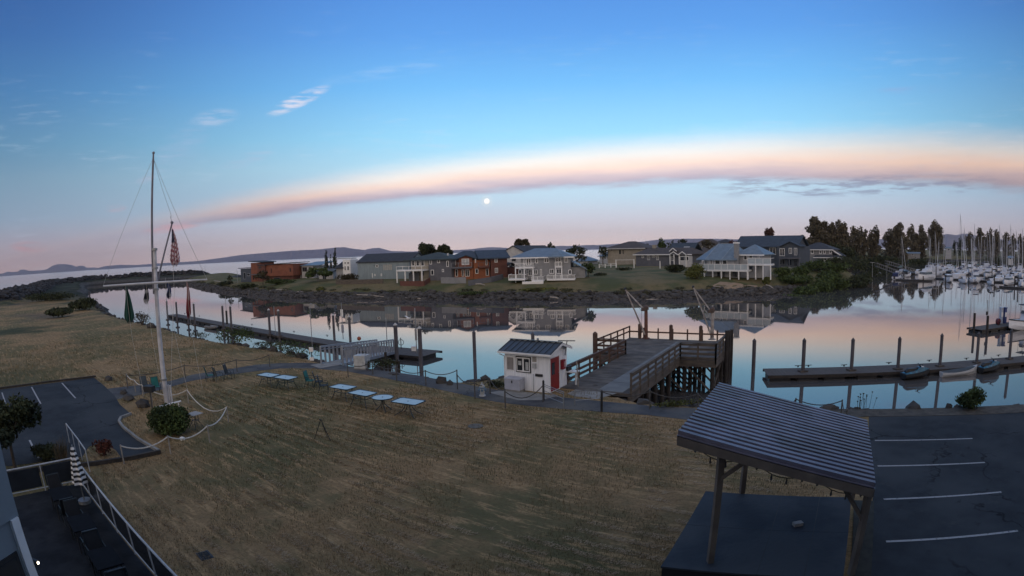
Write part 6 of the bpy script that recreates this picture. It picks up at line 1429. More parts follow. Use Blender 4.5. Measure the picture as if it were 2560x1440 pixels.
# 6 brown house with two balconies
h = House('house', 'red brown two storey house with a navy roof, orange bays and two balconies', 1128, 1268, 150, 152, 1.3)
zw = h.Z(1200, 646); x1 = h.X(1226); x2 = h.X(1268, -.8); xl = h.X(1130)
h.box(xl, x1, 1.2, 12, -.8, zw, BRND); h.box(x1, x2, -.8, 12, -.8, h.Z(1245, 645, -.8), BRND)
h.roof('hip', xl, x1-.3, 1.2, 12, zw+.1, h.Z(1190, 628, 6)+.2, RFN, .7, .28, inset=4.5); zz = h.Z(1245, 645, -.8); h.roof('gx', x1-2.5, x2, -.8, 12, zz+.1, h.Z(1245, 624.5, 5.6), RFN, .8, .28, name='wing_roof'); h.gable('x', x1-2, x2-.1, -.8, 12, zz, h.Z(1245, 625.5, 5.6)-.3, BRND)
xa, xb = h.X(1148, .2), h.X(1181, .2); h.box(xa, xb, .2, 1.2, h.Z(1165, 669, .2), h.Z(1165, 647, .2), BRN, 'bay'); h.gable('y', xa-.3, xb+.3, .3, 1.4, h.Z(1165, 647, .2), h.Z(1165, 639, .2), BRN); h.roof('gy', xa, xb, .2, 5, h.Z(1165, 645, .2), h.Z(1165, 637, .2), RFN, .6, .22, name='bay_roof')
xa, xb = h.X(1184, .5), h.X(1224, .5); h.box(xa, xb, .5, 1.2, -.8, h.Z(1205, 650, .5), ORG, 'bay'); xa, xb = h.X(1133, .7), h.X(1183, .7); h.box(xa, xb, .7, 1.2, -.8, h.Z(1150, 672, .7), ORG, 'lower_bay')
h.win(1154, 647, 1173, 662, y=.2, cols=2, gm=pmat('bright_blind', (.48, .50, .52), None, 3, .7)); h.win(1137, 648, 1140, 663, y=1.2, fm=OFFW); h.win(1187, 647, 1190, 657, y=.5); h.win(1213, 648, 1218.5, 663, y=.5)
for a in [(1138, 673, 1145, 691), (1154, 674, 1160, 691), (1162, 674, 1174, 691), (1188, 672, 1196, 684), (1214, 672, 1222, 689)]: h.win(*a, y=.5 if a[0] > 1180 else .7, cols=2 if a[0] == 1162 else 1)
h.win(1236, 643, 1244, 656, y=-.8, cols=2); h.win(1237, 670, 1245, 682, y=-.8, cols=2)
h.deck(h.X(1128, -1.6), h.X(1180, -1.6), -1.6, 1.2, h.Z(1153, 668.5, -1.6), m=DGR, rail=GRY, posts=0, bal=False, h=1.2); h.deck(h.X(1196, -1), h.X(1224, -1), -1, .5, h.Z(1210, 666.5, -1), m=BRND, rail=DGR, posts=0, bal=False)
h.box(x2+.1, x2+3.6, 2, 8, -.8, 2.3, BRND, 'side_porch'); h.roof('gy', x2+.1, x2+3.6, 2, 8, 2.3, 3.6, RFBR, .3, .2, name='porch_roof')
# patio walls and fences in front of 4-6
def low_wall(px, D0, h_, label, mat, t=.25):
    ps = [atD(x, 705, d_) for x, d_ in px]; ps = [Vector((p.x, p.y, fz(p.x, p.y))) for p in ps]; mb = MB()
    for p, q in zip(ps[:-1], ps[1:]): mb.bar(p+Vector((0, 0, h_/2-.2)), q+Vector((0, 0, h_/2-.2)), t, h_+.4)
    tag(mb.build('garden_wall', mat, off=tuple(ps[0])), label, 'wall')
low_wall([(840, 163), (900, 158), (958, 154)], 0, 1.2, 'long low wooden wall in front of the grey barn like house', WOOD)
low_wall([(1000, 148), (1060, 144), (1075, 149)], 0, 1.2, 'dark low wall below the white deck house', BRND)
low_wall([(1103, 146), (1142, 143), (1165, 142)], 0, 1.5, 'grey low wall before the brown house patio', GRY)
low_wall([(1171, 139), (1228, 141), (1258, 145)], 0, 1.3, 'grey board wall right of the brown house patio', DGR)
# 7 white house behind
h = House('house', 'white gabled house standing behind the hip roofed grey one', 1312, 1388, 176, 196, 1.5)
w_ = h.w; dp = 7.5; zw = h.Z(1314, 630); zr = zw+2.1; h.box(0, w_, 0, dp, -.6, zw, OFFW); h.gable('x', .1, w_-.1, 0, dp, zw, zr-.2, OFFW); h.roof('gx', 0, w_, 0, dp, zw, zr, RFD, .35, .22)
for yc, zc, a_, b_ in ((3.6, zw*.62, 1.4, .9), (4.6, zw*.2, 1.3, 1.9)):
    o = MB().box(-.08, -.004, yc-a_/2, yc+a_/2, zc-b_/2, zc+b_/2).build('window', DGR, h.root); MB().box(-.10, -.082, yc-a_/2+.1, yc+a_/2-.1, zc-b_/2+.1, zc+b_/2-.1).build('pane', GLASS, o)
# 8 grey house with blue hip roof and white decks
h = House('house', 'grey house with a pale blue hip roof and white railed decks on two levels', 1300, 1432, 141, 139.5, 1.0)
zw = h.Z(1370, 643.5); xl, xr = h.X(1302), h.X(1426); h.box(xl, xr, 0, 11, -.6, zw, GRY)
h.roof('hip', xl-1.6, xr, 0, 11.5, zw+.15, h.Z(1352, 620.5, 5.7), RFB, .9, .2, inset=5.2, fascia=WHITE); h.roof('hip', h.X(1380, 1), h.X(1405, 1), -1.6, 6, zw+.2, h.Z(1388, 623, 3), RFB, .6, .2, inset=2.6, name='turret_roof')
xs = h.X(1462, 2); h.box(xr, xs, 2, 10, -.6, h.Z(1445, 668, 2), GRY, 'garage_wall'); mb = MB(); zt = h.Z(1428, 656, 2); ztt = h.Z(1455, 669, 2); mb.slab([(xr-.1, 1.4, zt+.4), (xs+.6, 1.4, ztt-.4), (xs+.6, 10.6, ztt-.4), (xr-.1, 10.6, zt+.4)], .2); mb.build('garage_roof', RFB, h.root)
for a in [(1308, 647, 1313, 661), (1315, 646, 1328, 663), (1338, 645.5, 1345, 658), (1360, 644, 1373, 656.5), (1388, 643, 1403, 655), (1410, 643, 1420, 656), (1433, 642, 1437, 652)]: h.win(*a, cols=2 if a[2]-a[0] > 8 else 1)
for a in [(1296, 674, 1304, 685), (1311, 673, 1316, 687), (1320, 674, 1331, 689), (1334, 674, 1344, 686), (1350, 673, 1355, 689), (1374, 672.5, 1385, 684), (1391, 672, 1404, 684), (1421, 674, 1429, 686)]: h.win(*a, cols=2 if a[2]-a[0] > 8 else 1, y=0.0)
h.deck(h.X(1287, -3), h.X(1333, -3), -3, 0, h.Z(1310, 668.5, -3), posts=3, bal=True, pw=.22, h=1.05); h.deck(h.X(1387, -1.4), h.X(1405, -1.4), -1.4, 0, h.Z(1396, 666, -1.4), posts=2, h=1.05)
h.deck(h.X(1270, -5), h.X(1311, -5), -5, -.2, h.Z(1290, 698, -5), posts=0, h=1.1, name='terrace'); h.deck(h.X(1328, -5), h.X(1357, -5), -5, -.2, h.Z(1342, 702, -5), posts=0, h=1.0, name='terrace'); h.deck(h.X(1366, -4), h.X(1436, -4), -4, -.2, h.Z(1400, 698, -4), posts=0, h=1.0, name='terrace')
MB().box(h.X(1306, -5), h.X(1358, -5), -6, -5.02, -.8, h.Z(1330, 704, -6), ).build('step', WHITE, h.root)
# 9 beige hip roofed house behind
h = House('house', 'beige house with a brown hip roof behind the grey lawn', 1516, 1618, 236, 228, 1.8)
zw = h.Z(1560, 621); x0, x1 = h.X(1520), h.X(1610); h.box(x0, x1, 0, 13, -.6, zw, BEI); h.roof('hip', x0, x1, 0, 13, zw+.1, h.Z(1570, 603.5, 6.5), RFBR, 1.2, .25, fascia=OFFW)
for a in [(1527, 623, 1532, 627), (1547, 624, 1553, 636), (1556, 624, 1560, 636)]: h.win(*a, fm=BEI)
# 10 low grey bungalow with white gables
h = House('house', 'low dark grey bungalow with three white trimmed gables', 1570, 1730, 214, 200, 1.7)
zw = h.Z(1650, 636); x0, x1 = h.X(1590), h.X(1728); h.box(x0, x1, 0, 11, -.6, zw, DGR); h.roof('hip', x0, x1, 0, 11, zw+.1, h.Z(1650, 619.5, 5), RFBR, .8, .25, inset=3, fascia=WHITE)
for c, w_, t_ in [(1683, 15, 620), (1684, 19, 629), (1706, 17, 629)]:
    y = -.2 if t_ == 620 else -1.6; xa, xb = h.X(c-w_/2, y), h.X(c+w_/2, y); ze = h.Z(c, 637, y) if t_ > 625 else h.Z(c, 628, y); zt = h.Z(c, t_, y); mb = MB(); xm = (xa+xb)/2
    mb.slab([(xa-.3, y, ze), (xm, y, zt), (xm, 4, zt), (xa-.3, 4, ze)], .2); mb.slab([(xm, y, zt), (xb+.3, y, ze), (xb+.3, 4, ze), (xm, 4, zt)], .2); mb.build('gable_roof', RFBR, h.root); mb = MB()
    mb.bar((xa-.3, y-.05, ze-.05), (xm, y-.05, zt-.05), .1, .28); mb.bar((xm, y-.05, zt-.05), (xb+.3, y-.05, ze-.05), .1, .28); mb.build('gable_trim', WHITE, h.root); h.gable('y', xa, xb, y+.1, 3.9, ze, zt-.25, DGR)
mb = MB()
for c in (1674, 1684, 1697, 1714): x = h.X(c, -1.6); mb.box(x, x+.3, -1.6, -1.3, -.3, zw)
mb.build_each('porch_column', WHITE, h.root); xa, xb = h.X(1698, -1.3), h.X(1727, -1.3); h.box(xa, xb, -1.3, -.02, -.5, h.Z(1710, 640, -1.3), OFFW, 'porch_wall')
for a in [(1604, 639, 1610, 645), (1618, 639, 1625, 650), (1630, 638.5, 1638, 643), (1641, 639, 1647, 650), (1678, 641, 1686, 652), (1700, 641, 1722, 652)]: h.win(*a, y=-1.3 if a[0] >= 1700 else 0, cols=2)
h.box(h.X(1631, 5), h.X(1639, 5), 5, 6, zw, h.Z(1635, 612, 5), BEI, 'chimney')
h2 = House('house', 'taller dark roofed house behind the bungalow with roof lights', 1630, 1732, 236, 228, 1.8)
x0, x1 = h2.X(1672), h2.X(1730); zw = h2.Z(1700, 632); h2.box(x0, x1, 0, 10, -.6, zw, DGR); h2.roof('gx', x0, x1, 0, 10, zw, h2.Z(1700, 607, 5), RFN, .6, .25)
for c in (1709, 1714, 1719): x = h2.X(c, 2); o = MB().slab([(x, 1.6, 0), (x+.8, 1.6, 0), (x+.8, 2.8, 0), (x, 2.8, 0)], .1).build('roof_light', SHG, h2.root); sl2 = (h2.Z(1700, 607, 5)-zw)/5.6; [setattr(v_.co, 'z', v_.co.z+zw+(v_.co.y+.6)*sl2+.08) for v_ in o.data.vertices]
# small white fences round the back lawn
def picket(px, label, hgt=1.1, step=3.0, mat=WHITE, rails=(.55, 1.0)):
    ps = [atD(x, 660, d_) for x, d_ in px]; ps = [Vector((p.x, p.y, fz(p.x, p.y))) for p in ps]; r = empty('fence', ps[0], 0, label, 'fence'); mb = MB(); mr_ = MB()
    for p, q in zip(ps[:-1], ps[1:]):
        n = max(1, int((q-p).length/step))
        for k in range(n+1): c = p.lerp(q, k/n); mb.box(c.x-.12, c.x+.12, c.y-.12, c.y+.12, c.z-.2, c.z+hgt+.15)
        for z in rails: mr_.bar(p+Vector((0, 0, z*hgt)), q+Vector((0, 0, z*hgt)), .08, .14)
    mb.build_each('post', mat, r, off=ps[0]); mr_.build('rail', mat, r, off=ps[0])
picket([(1498, 196), (1541, 205)], 'low white post fence left of the bungalow', 1.2, 3.4); picket([(1540, 200), (1585, 196)], 'white beam fence before the beige house', 2.6, 6, rails=(1.0,)); picket([(1585, 190), (1650, 184)], 'pale tall posted fence before the bungalow', 2.2, 5.5, rails=())
# 11 rail house with octagon bay
h = House('house', 'white and grey house with a blue metal roof and long glass railed deck on posts', 1742, 1912, 149, 143, 1.1)
def ngon(x, y, r, n=8, a0=.39): return [(x+r*math.cos(a0+k*6.2832/n), y+r*math.sin(a0+k*6.2832/n)) for k in range(n)]
zw = h.Z(1800, 650, -1); xo = h.X(1800, 2); xR = h.X(1845, 2); zd = h.Z(1800, 675, -3)
ov = [(xo-6.4, 5), (xo-5.2, .6), (xo-2.2, -1.4), (xo+1.8, -1.6), (xo+5.0, -.8), (xo+5.4, 4), (xo+5.4, 12), (xo-6.4, 12)]
mb = MB(); mb.slab([(x, y, zw) for x, y in ov], zw+.6); mb.build('wall', SHG, h.root)
ev = [((x-xo)*1.13+xo, (y-4)*1.15+4) for x, y in ov]; zz_ = h.Z(1815, 609, 5.5); apA, apB = (h.X(1798, 5.5), 5.5, zz_), (h.X(1838, 5.5), 5.5, zz_); apx = [apA, apA, apA, apB, apB, apB, apB, apA]; mb = MB()
for k in range(8):
    a, b_, pa, pb = ev[k], ev[(k+1) % 8], apx[k], apx[(k+1) % 8]; mb.slab([(a[0], a[1], zw+.1), (b_[0], b_[1], zw+.1), pb] + ([pa] if pa != pb else []), .2)
mb.build('roof', RFB, h.root); mb = MB()
for k in range(8): a = ev[k]; ap = apx[k]; mb.bar((a[0], a[1], zw+.12), (ap[0], ap[1], ap[2]+.02), .12, .08)
mb.build('roof_ridge', pmat('ridge_pale', (.30, .36, .42), None, 2, .5), h.root)
xw0, xw1 = h.X(1846, 1), h.X(1905, 1); zu = h.Z(1875, 637, 1); h.box(xw0, xw1, 1, 10, -.6, zu, SHG, 'upper_wall'); h.roof('hip', xw0, xw1, 1, 10, zu+.1, h.Z(1865, 611, 5), RFB, .9, .2, name='upper_roof', fascia=WHITE)
h.box(h.X(1838, 0), h.X(1848, 0), -.9, .4, -.6, h.Z(1842, 609, 0), GRY, 'chimney'); h.box(h.X(1836.5, 0), h.X(1849, 0), -1.0, .5, h.Z(1842, 609, 0), h.Z(1842, 605.5, 0), WHITE, 'chimney_cap')
for a in [(1755, 651, 1761, 666), (1775, 650, 1781, 665), (1787, 650, 1801, 662), (1806, 649, 1818, 662)]: h.win(*a, y=-1.65, fm=WHITE)
for a in [(1859, 638, 1868, 650), (1872, 638, 1882, 650), (1895, 637, 1899, 650)]: h.win(*a, y=1, fm=WHITE)
for a in [(1792, 679, 1802, 695), (1806, 679, 1813, 695), (1830, 678, 1845, 694), (1872, 664, 1882, 680)]: h.win(*a, y=-1.65 if a[0] < 1850 else 1.0, fm=GRY)
RGL = pmat('rail_glass', (.40, .46, .50), (.34, .40, .44), 1, .25)
xd0, xd1 = h.X(1738, -4), h.X(1869, -4); zd = h.Z(1800, 675.5, -4); dk = h.deck(xd0, xd1, -4, -.5, zd, posts=7, pw=.24, h=1.5, bal=False, zb=-.8); MB().box(xd0+.1, xd1-.1, -3.955, -3.93, zd+.18, zd+1.4).build('glass_panel', RGL, dk)
xe0, xe1 = h.X(1869, -2.5), h.X(1927, -2.5); ze = h.Z(1897, 661, -2.5); dk = h.deck(xe0, xe1, -2.5, 1, ze, posts=4, pw=.24, h=1.5, bal=False, zb=-.8); MB().box(xe0+.1, xe1-.1, -2.455, -2.43, ze+.18, ze+1.4).build('glass_panel', RGL, dk)
mb = MB()
for k in range(9): x = xd1-4.5+k*.5; mb.box(x, x+.5, -2.6, -1.7, zd+(ze-zd)*k/9-.1, zd+(ze-zd)*(k+1)/9)
mb.build('stair', WHITE, h.root)
# 12 dark blue house
h = House('house', 'large dark blue house with a long navy gable roof behind the railed deck house', 1838, 1996, 196, 188, 1.7)
zw = h.Z(1940, 617); x0, x1 = h.X(1842), h.X(1948); x2 = h.X(1998, -2); h.box(x0, x1, 0, 12, -1, zw, DBL); h.box(x1, x2, -2, 11, -1, h.Z(1970, 615, -2), DBL)
zr = h.Z(1900, 589.5, 6); h.roof('gx', x0, x2-1.5, 0, 12, zw+.1, zr, RFN, .9, .28); h.gable('x', x0+.1, x2-1.6, 0, 12, zw, zr-.3, DBL)
xa, xb = h.X(1955, -2), h.X(1998, -2); h.roof('gy', xa, xb, -2, 4, h.Z(1975, 615, -2), h.Z(1976, 603, -2), RFN, .6, .22, name='front_roof'); h.gable('y', xa, xb, -1.9, 3.9, h.Z(1975, 616, -2), h.Z(1976, 604, -2)-.2, DBL)
for a in [(1924, 619, 1940, 637), ]: h.win(*a, y=0, cols=2)
for a in [(1949, 621, 1962, 640), (1972, 620, 1980, 634), (1985, 620, 1993, 638)]: h.win(*a, y=-2, cols=2)
for a in [(1949, 648, 1962, 662), (1968, 648, 1980, 664), (1985, 650, 1993, 666)]: h.win(*a, y=-2, cols=2, fm=DGR)
h.deck(h.X(1948, -4), h.X(1998, -4), -4, -2, h.Z(1975, 645, -4), m=DGR, rail=DGR, posts=3, bal=False); mb = MB(); mb.box(h.X(1955, -4.5), h.X(1992, -4.5), -5.5, -4.2, -.6, .2); mb.build('plinth', CONC, h.root)
# 13 grey house with white garage wing at right
h = House('house', 'grey house with white framed windows and a low white porch, rightmost of the row', 1996, 2095, 226, 222, 2.0)
zw = h.Z(2040, 624); x0, x1 = h.X(1998), h.X(2080); h.box(x0, x1, 0, 12, -1.5, zw, GRY); h.roof('hip', x0, x1, 0, 12, zw+.1, h.Z(2035, 606, 6), RFD, .8, .25, fascia=WHITE)
for a in [(2001, 625, 2009, 634), (2027, 624, 2034, 635), (2048, 625, 2054, 635), (2058, 625, 2064, 635), (2073, 625, 2079, 634)]: h.win(*a, fw=.25)
x2, x3 = h.X(2036, -3), h.X(2100, -3); h.box(h.X(2058, -2.5), x3, -2.5, 3, -1.5, h.Z(2080, 643, -2.5), OFFW, 'porch_wall'); h.roof('monoy', x2, x3, -3, 2, h.Z(2070, 643, -3), h.Z(2070, 639, -3)+.6, RFD, .4, .22, name='porch_roof', fascia=WHITE)
h.win(2060, 645, 2066, 652, y=-2.5); h.win(2086, 645, 2098, 650, y=-2.5, cols=2); mb = MB(); mb.bar((x1, -.1, zw), (x3, -.1, h.Z(2095, 640, 0)), .2, .5); mb.build('rake_trim', WHITE, h.root); h.roof('mono', x1, x3-.3, 0, 10, zw-.3, h.Z(2090, 640, 0), RFD, .2, .2, name='side_roof')
# 14.. far roofs behind the bungalow
for i, (xl, xr, yw, yt, Dd, m1, m2, lab) in enumerate([(1736, 1800, 612, 598, 300, SHG, RFBR, 'far pale house with a brown hip roof seen above the bungalow'), (1737, 1760, 632, 618, 262, BEI, RFBR, 'small beige house right behind the white gables'), (1790, 1830, 606, 598, 340, OFFW, RFD, 'farthest pale house beside the red tree'), (1768, 1800, 640, 625, 250, GRY, RFD, 'grey roofed house left of the blue metal roof'), (1500, 1518, 640, 628, 262, OFFW, RFB, 'small white house left of the beige one'), (1440, 1470, 652, 640, 250, OFFW, RFB, 'low white house with a blue roof between trees behind the grey house')]):
    h = House('house', lab, xl, xr, Dd, Dd-3, 1.7); x1 = h.w; zw = h.Z((xl+xr)/2, yw); h.box(0, x1, 0, 9, -1, zw, m1); h.roof('hip', 0, x1, 0, 9, zw, h.Z((xl+xr)/2, yt, 4.5), m2, .7, .25)
    for k in (.25, .6): px = xl+(xr-xl)*k; h.win(px, yw+3, px+4, yw+8)

# ---- trees and hedges among the houses
def tb(px, D, dz=0.0): p = atD(px, 660, D); return Vector((p.x, p.y, fz(p.x, p.y)-.1+dz))
def tree_px(px, ytop, D, wpx, mat, label, kind='round', n=900, seed=1, size=None, group=None, trunk=.25):
    b_ = tb(px, D); top = atD(px, ytop, D).z; h = top-b_.z; w = wpx*1.15/F_PX*D; return tree('tree', b_, h, w, mat, label, n, seed, size or max(.22, h*.035), group, trunk, kind)
tree_px(1066, 604, 178, 48, LEAFD, 'big broad tree, left of the two behind the beige house', n=2600, seed=101)
tree_px(1110, 603, 176, 42, LEAFD, 'big round tree, right of the two behind the beige house', n=2200, seed=102, kind='fan')
tree_px(816, 624, 190, 12, LEAFD, 'slim cypress with two tips, left of the dark pair', 'cypress', 900, 103, .22); tree_px(838, 620.5, 189, 13, LEAFD, 'slim dark cypress, right of the pair by the white tower', 'cypress', 1000, 104, .22); tree_px(827, 637, 189, 8, LEAFD, 'short thin cypress between the two tall ones', 'cypress', 350, 105, .2)
tree_px(1304, 590, 230, 44, LEAFB, 'wind swept fan shaped tree behind the white gable', 'fan', 1500, 106); tree_px(1380, 603, 215, 30, LEAFD, 'dark tree above the blue hip roof', n=700, seed=107, kind='fan')
tree_px(1440, 611, 200, 48, LEAFD, 'rounded dark tree right of the hip roofed house', n=1400, seed=108); tree_px(1507, 610, 235, 22, LEAFD, 'dark round tree left of the beige house', n=600, seed=109); tree_px(1580, 600, 265, 18, LEAFD, 'tree tip above the brown hip roof', n=300, seed=110)
tree_px(1617, 606, 258, 20, LEAFD, 'dark tree right of the brown hip roof', n=400, seed=111); tree_px(1657, 590, 250, 22, LEAF, 'pointed green tree behind the bungalow', n=700, seed=112); tree_px(1681, 597, 262, 26, LEAFD, 'low dark tree behind the bungalow roof lights', n=500, seed=113)
tree_px(1712, 594, 280, 44, LEAFD, 'wide dark tree behind the dark roofed house', n=900, seed=114); tree_px(1770, 596, 282, 46, LEAFB, 'brownish tree before the far pale house', n=900, seed=115); tree_px(1835, 592, 262, 26, LEAFR, 'reddish tree left of the navy roof', n=500, seed=116)
tree_px(1928, 565, 255, 28, pmat('leaves_copper', (.11, .05, .035), (.05, .025, .02), .9, .85), 'round copper coloured tree rising above the navy roof', n=1300, seed=117); tree_px(2006, 583, 290, 34, LEAFB, 'round brown green tree right of the navy roof', n=800, seed=118)
tree_px(655, 674, 196, 34, LEAFB, 'loose small tree before the orange boxes', n=700, seed=119, size=.3); tree_px(792, 668, 176, 62, LEAF, 'round green tree left of the low grey roof', n=1700, seed=120, size=.34, trunk=.12); tree_px(1470, 654, 143, 34, LEAF, 'young green tree at the corner of the grey house', n=600, seed=121, size=.25); tree_px(574, 683, 224, 14, LEAFD, 'tiny dark tree at the open end of the spit', n=200, seed=122)
def hb(px, D, wpx, h_, mat, label, seed, n=700, dd=4, size=.28): b_ = tb(px, D); bush('bush', b_, wpx/F_PX*D, dd, h_, mat, label, n=n, size=size, seed=seed)
hb(1742, 139, 60, 4.0, LEAFY, 'yellow green clipped hedge left of the deck posts', 201, 1900, 4, .22); hb(1688, 160, 66, 2.6, LEAFD, 'dark long hedge behind the lawn left of the deck house', 202, 1300, 3, .25); hb(1915, 141, 22, 2.2, LEAFY, 'yellow shrub right of the deck posts', 203, 500, 2.5, .2)
hb(560, 226, 40, 2.0, LEAFD, 'dark shrubs at the end of the spit', 204, 500, 5, .35); hb(615, 196, 60, 1.8, LEAFD, 'green scrub below the dark little house', 205, 800, 5, .3); hb(700, 186, 80, 1.9, LEAF, 'long low green hedge below the orange box', 206, 1000, 3, .3)
hb(870, 164, 60, 2.8, LEAFB, 'reddish brown shrubs below the white tower', 207, 900, 3, .25); hb(798, 158, 26, 1.5, LEAFY, 'yellow green bush on the lawn edge', 208, 300, 3, .25); hb(1955, 152, 60, 3.0, LEAF, 'flowering shrubs below the dark blue house', 209, 1200, 5, .26)
hb(1500, 150, 40, .8, LEAFD, 'low prostrate bushes right of the grey house', 210, 300, 3, .2); hb(1560, 172, 50, 1.0, LEAFD, 'low row of shrubs behind the lawn', 211, 300, 2, .25); hb(1200, 131, 100, .9, LEAF, 'low green growth on the bank below the brown house', 212, 900, 2.4, .2); hb(1345, 129, 110, .5, LEAFY, 'low yellow growth on the bank below the grey house', 213, 700, 2, .2)
for i, (px, D_, wp, hh, mt) in enumerate([(1975, 132, 60, 2.6, LEAF), (2010, 138, 70, 3.4, LEAF), (2050, 145, 80, 3.8, LEAF), (2090, 152, 80, 4.0, LEAF), (2130, 160, 80, 3.6, LEAFD), (2155, 172, 40, 3.2, LEAFD), (2040, 170, 90, 3.4, LEAF), (2100, 184, 80, 4.2, LEAFD), (2000, 160, 60, 3.0, LEAF), (2120, 205, 110, 6.5, LEAFD), (2180, 225, 90, 6.5, LEAFD), (1950, 126, 60, 1.5, LEAF), (2000, 128.5, 70, 2.0, LEAF), (2040, 133, 70, 2.4, LEAF), (2080, 140, 70, 2.6, LEAF), (2118, 147, 60, 2.8, LEAF), (2070, 158, 80, 3.2, LEAF), (1975, 146, 60, 2.2, LEAF), (2145, 166, 60, 3.6, LEAFD), (2015, 149, 80, 2.6, LEAF), (2085, 170, 80, 3.6, LEAF)]):
    hb(px, D_, wp, hh, mt, ['low bramble mound by the sandy path end', 'bramble mound second along the overgrown bank', 'tall bramble mound in the middle of the overgrown bank', 'rounded bramble mound beyond the middle of the bank', 'dark thicket near the marina mouth', 'dark thicket at the very tip of the bank', 'green scrub below the grey house', 'dark scrub right of the white porch', 'green scrub below the dark blue house corner', 'tall thicket behind the overgrown bank', 'tall dark thicket above the marina ramp', 'low brambles at the waterline by the sandy path end', 'second low bramble along the waterline', 'third low bramble along the waterline', 'fourth low bramble along the waterline', 'low brambles at the waterline near the marina mouth', 'bramble mound high on the knoll', 'bramble mound just right of the sandy path', 'dark bramble at the far slope of the knoll', 'wide low bramble in front of the dark blue house', 'bramble mound on the back of the knoll'][i], 220+i, 1500 if i < 5 else 1100, 9, .3)
# sandy path end on the lawn before the deck house
p4 = [tb(1770, 131), tb(1925, 133), tb(1925, 137), tb(1800, 137)]
mb = MB(); gx_, gy_ = 14, 4; vv = []
for j in range(gy_+1):
    for i in range(gx_+1): q = p4[0].lerp(p4[1], i/gx_).lerp(p4[3].lerp(p4[2], i/gx_), j/gy_); vv.append((q.x, q.y, fz(q.x, q.y)+.09))
mb.add(vv, [(j*(gx_+1)+i, j*(gx_+1)+i+1, (j+1)*(gx_+1)+i+1, (j+1)*(gx_+1)+i) for j in range(gy_) for i in range(gx_)]); tag(mb.build('sand_path', pmat('sandy', (.30, .22, .15), (.22, .16, .11), .8, .95)), kind='structure')
# ---- poplars and woods behind the marina
PG = 'tall trees behind the marina'
for i, (px, yt, D_, wp, mt, n) in enumerate([(2050, 542, 350, 44, LEAFP, 3000), (2075, 552, 352, 40, LEAFP, 2400), (2100, 551, 356, 42, LEAFP, 2600), (2140, 565, 380, 26, LEAFP, 1400), (2158, 566, 390, 24, LEAFP, 1200), (2186, 565, 400, 28, LEAFP, 1700), (2222, 571, 430, 30, LEAFP, 1600), (2246, 558, 430, 42, LEAFP, 2600),
        (2283, 562, 470, 28, LEAFP, 1500), (2306, 561, 480, 26, LEAFP, 1500), (2332, 553, 520, 26, LEAFP, 1600), (2345, 550, 547, 26, LEAFP, 1600), (2386, 600, 560, 12, LEAFD, 500), (2425, 578, 560, 24, LEAFP, 1000), (2450, 569, 560, 28, LEAFP, 1400), (2473, 571, 570, 24, LEAFP, 1000), (2492, 573, 575, 20, LEAFP, 1000), (2515, 580, 580, 20, LEAFP, 900), (2534, 583, 590, 16, LEAFP, 800), (2552, 584, 590, 20, LEAFP, 800), (2400, 590, 570, 14, LEAFD, 500), (2116, 572, 360, 30, LEAFP, 1400)]):
    b_ = tb(px, D_); top = atD(px, yt, D_).z; h_ = top-b_.z; lab = ['tallest broad poplar at the left of the marina', 'poplar pressed between the tallest one and its neighbour', 'broad poplar third from the left', 'thin poplar with a gap beside it', 'thin pale poplar left of a narrow dark one', 'narrow dark poplar standing alone', 'left shoulder of the dense round poplar clump', 'dense round poplar left of the first mast',
        'left one of a pale pair of poplars', 'right one of the pale pair of poplars', 'left one of the tall narrow pair before the mountain gap', 'right one of the tall narrow pair before the mountain gap', 'small dark round tree in the mountain gap', 'left end of the long poplar row behind the masts', 'tallest in the long poplar row behind the masts', 'third in the long poplar row behind the masts', 'fourth in the long poplar row behind the masts', 'low poplar halfway along the row', 'small poplar late in the row', 'poplar at the right edge of the picture', 'low dark tree right of the mountain gap', 'lower poplar right of the broad three'][i]
    tree('poplar', b_, h_, wp*1.22/F_PX*D_, mt, lab, int(n*1.5), 300+i, h_*.030, PG, .15, 'poplar')
for i, (px, D_, wp, hh) in enumerate([(2100, 300, 120, 12), (2180, 290, 120, 11), (2240, 330, 110, 11), (2310, 400, 110, 8), (2400, 430, 120, 5.5), (2480, 440, 130, 9), (2545, 450, 120, 9)]):
    hb(px, D_, wp, hh, LEAFD, ['dark green woods edge below the broad poplars', 'dark green woods edge right of the marina ramp', 'green thicket below the round poplar clump', 'low trees along the marina car park', 'low trees left of centre behind the masts', 'low trees behind the dense masts', 'low trees at the right edge behind the masts'][i], 340+i, 2600, 12, .6)

# ================================================================== MARINA
HULLW = pmat('boat_white', (.76, .78, .83), (.64, .67, .73), .9, .35); CABW = pmat('cabin_white', (.60, .63, .68), (.48, .51, .58), .9, .4); BBL = pmat('canvas_blue', (.03, .045, .13), (.02, .03, .09), 2, .8)
BGRY = pmat('boat_grey', (.20, .21, .24), (.15, .16, .18), 2, .6); MST = pmat('mast_alu', (.40, .41, .44), (.28, .29, .32), 1, .5); TEALC = pmat('canvas_teal', (.10, .22, .24), None, 2, .8); WIN = GLASS
def cabin(x0, x1, w0, w1, z0, z1, rake0=.3, rake1=.8, tw=.8):
    """closed cabin block: raked front (x1) and back (x0), narrowing upward"""
    return [(x0, -w0, z0), (x0, w0, z0), (x1, w1, z0), (x1, -w1, z0), (x0+rake0, -w0*tw, z1), (x0+rake0, w0*tw, z1), (x1-rake1, w1*tw, z1), (x1-rake1, -w1*tw, z1)], [(0, 1, 2, 3), (4, 7, 6, 5), (0, 3, 7, 4), (1, 5, 6, 2), (0, 4, 5, 1), (3, 2, 6, 7)]
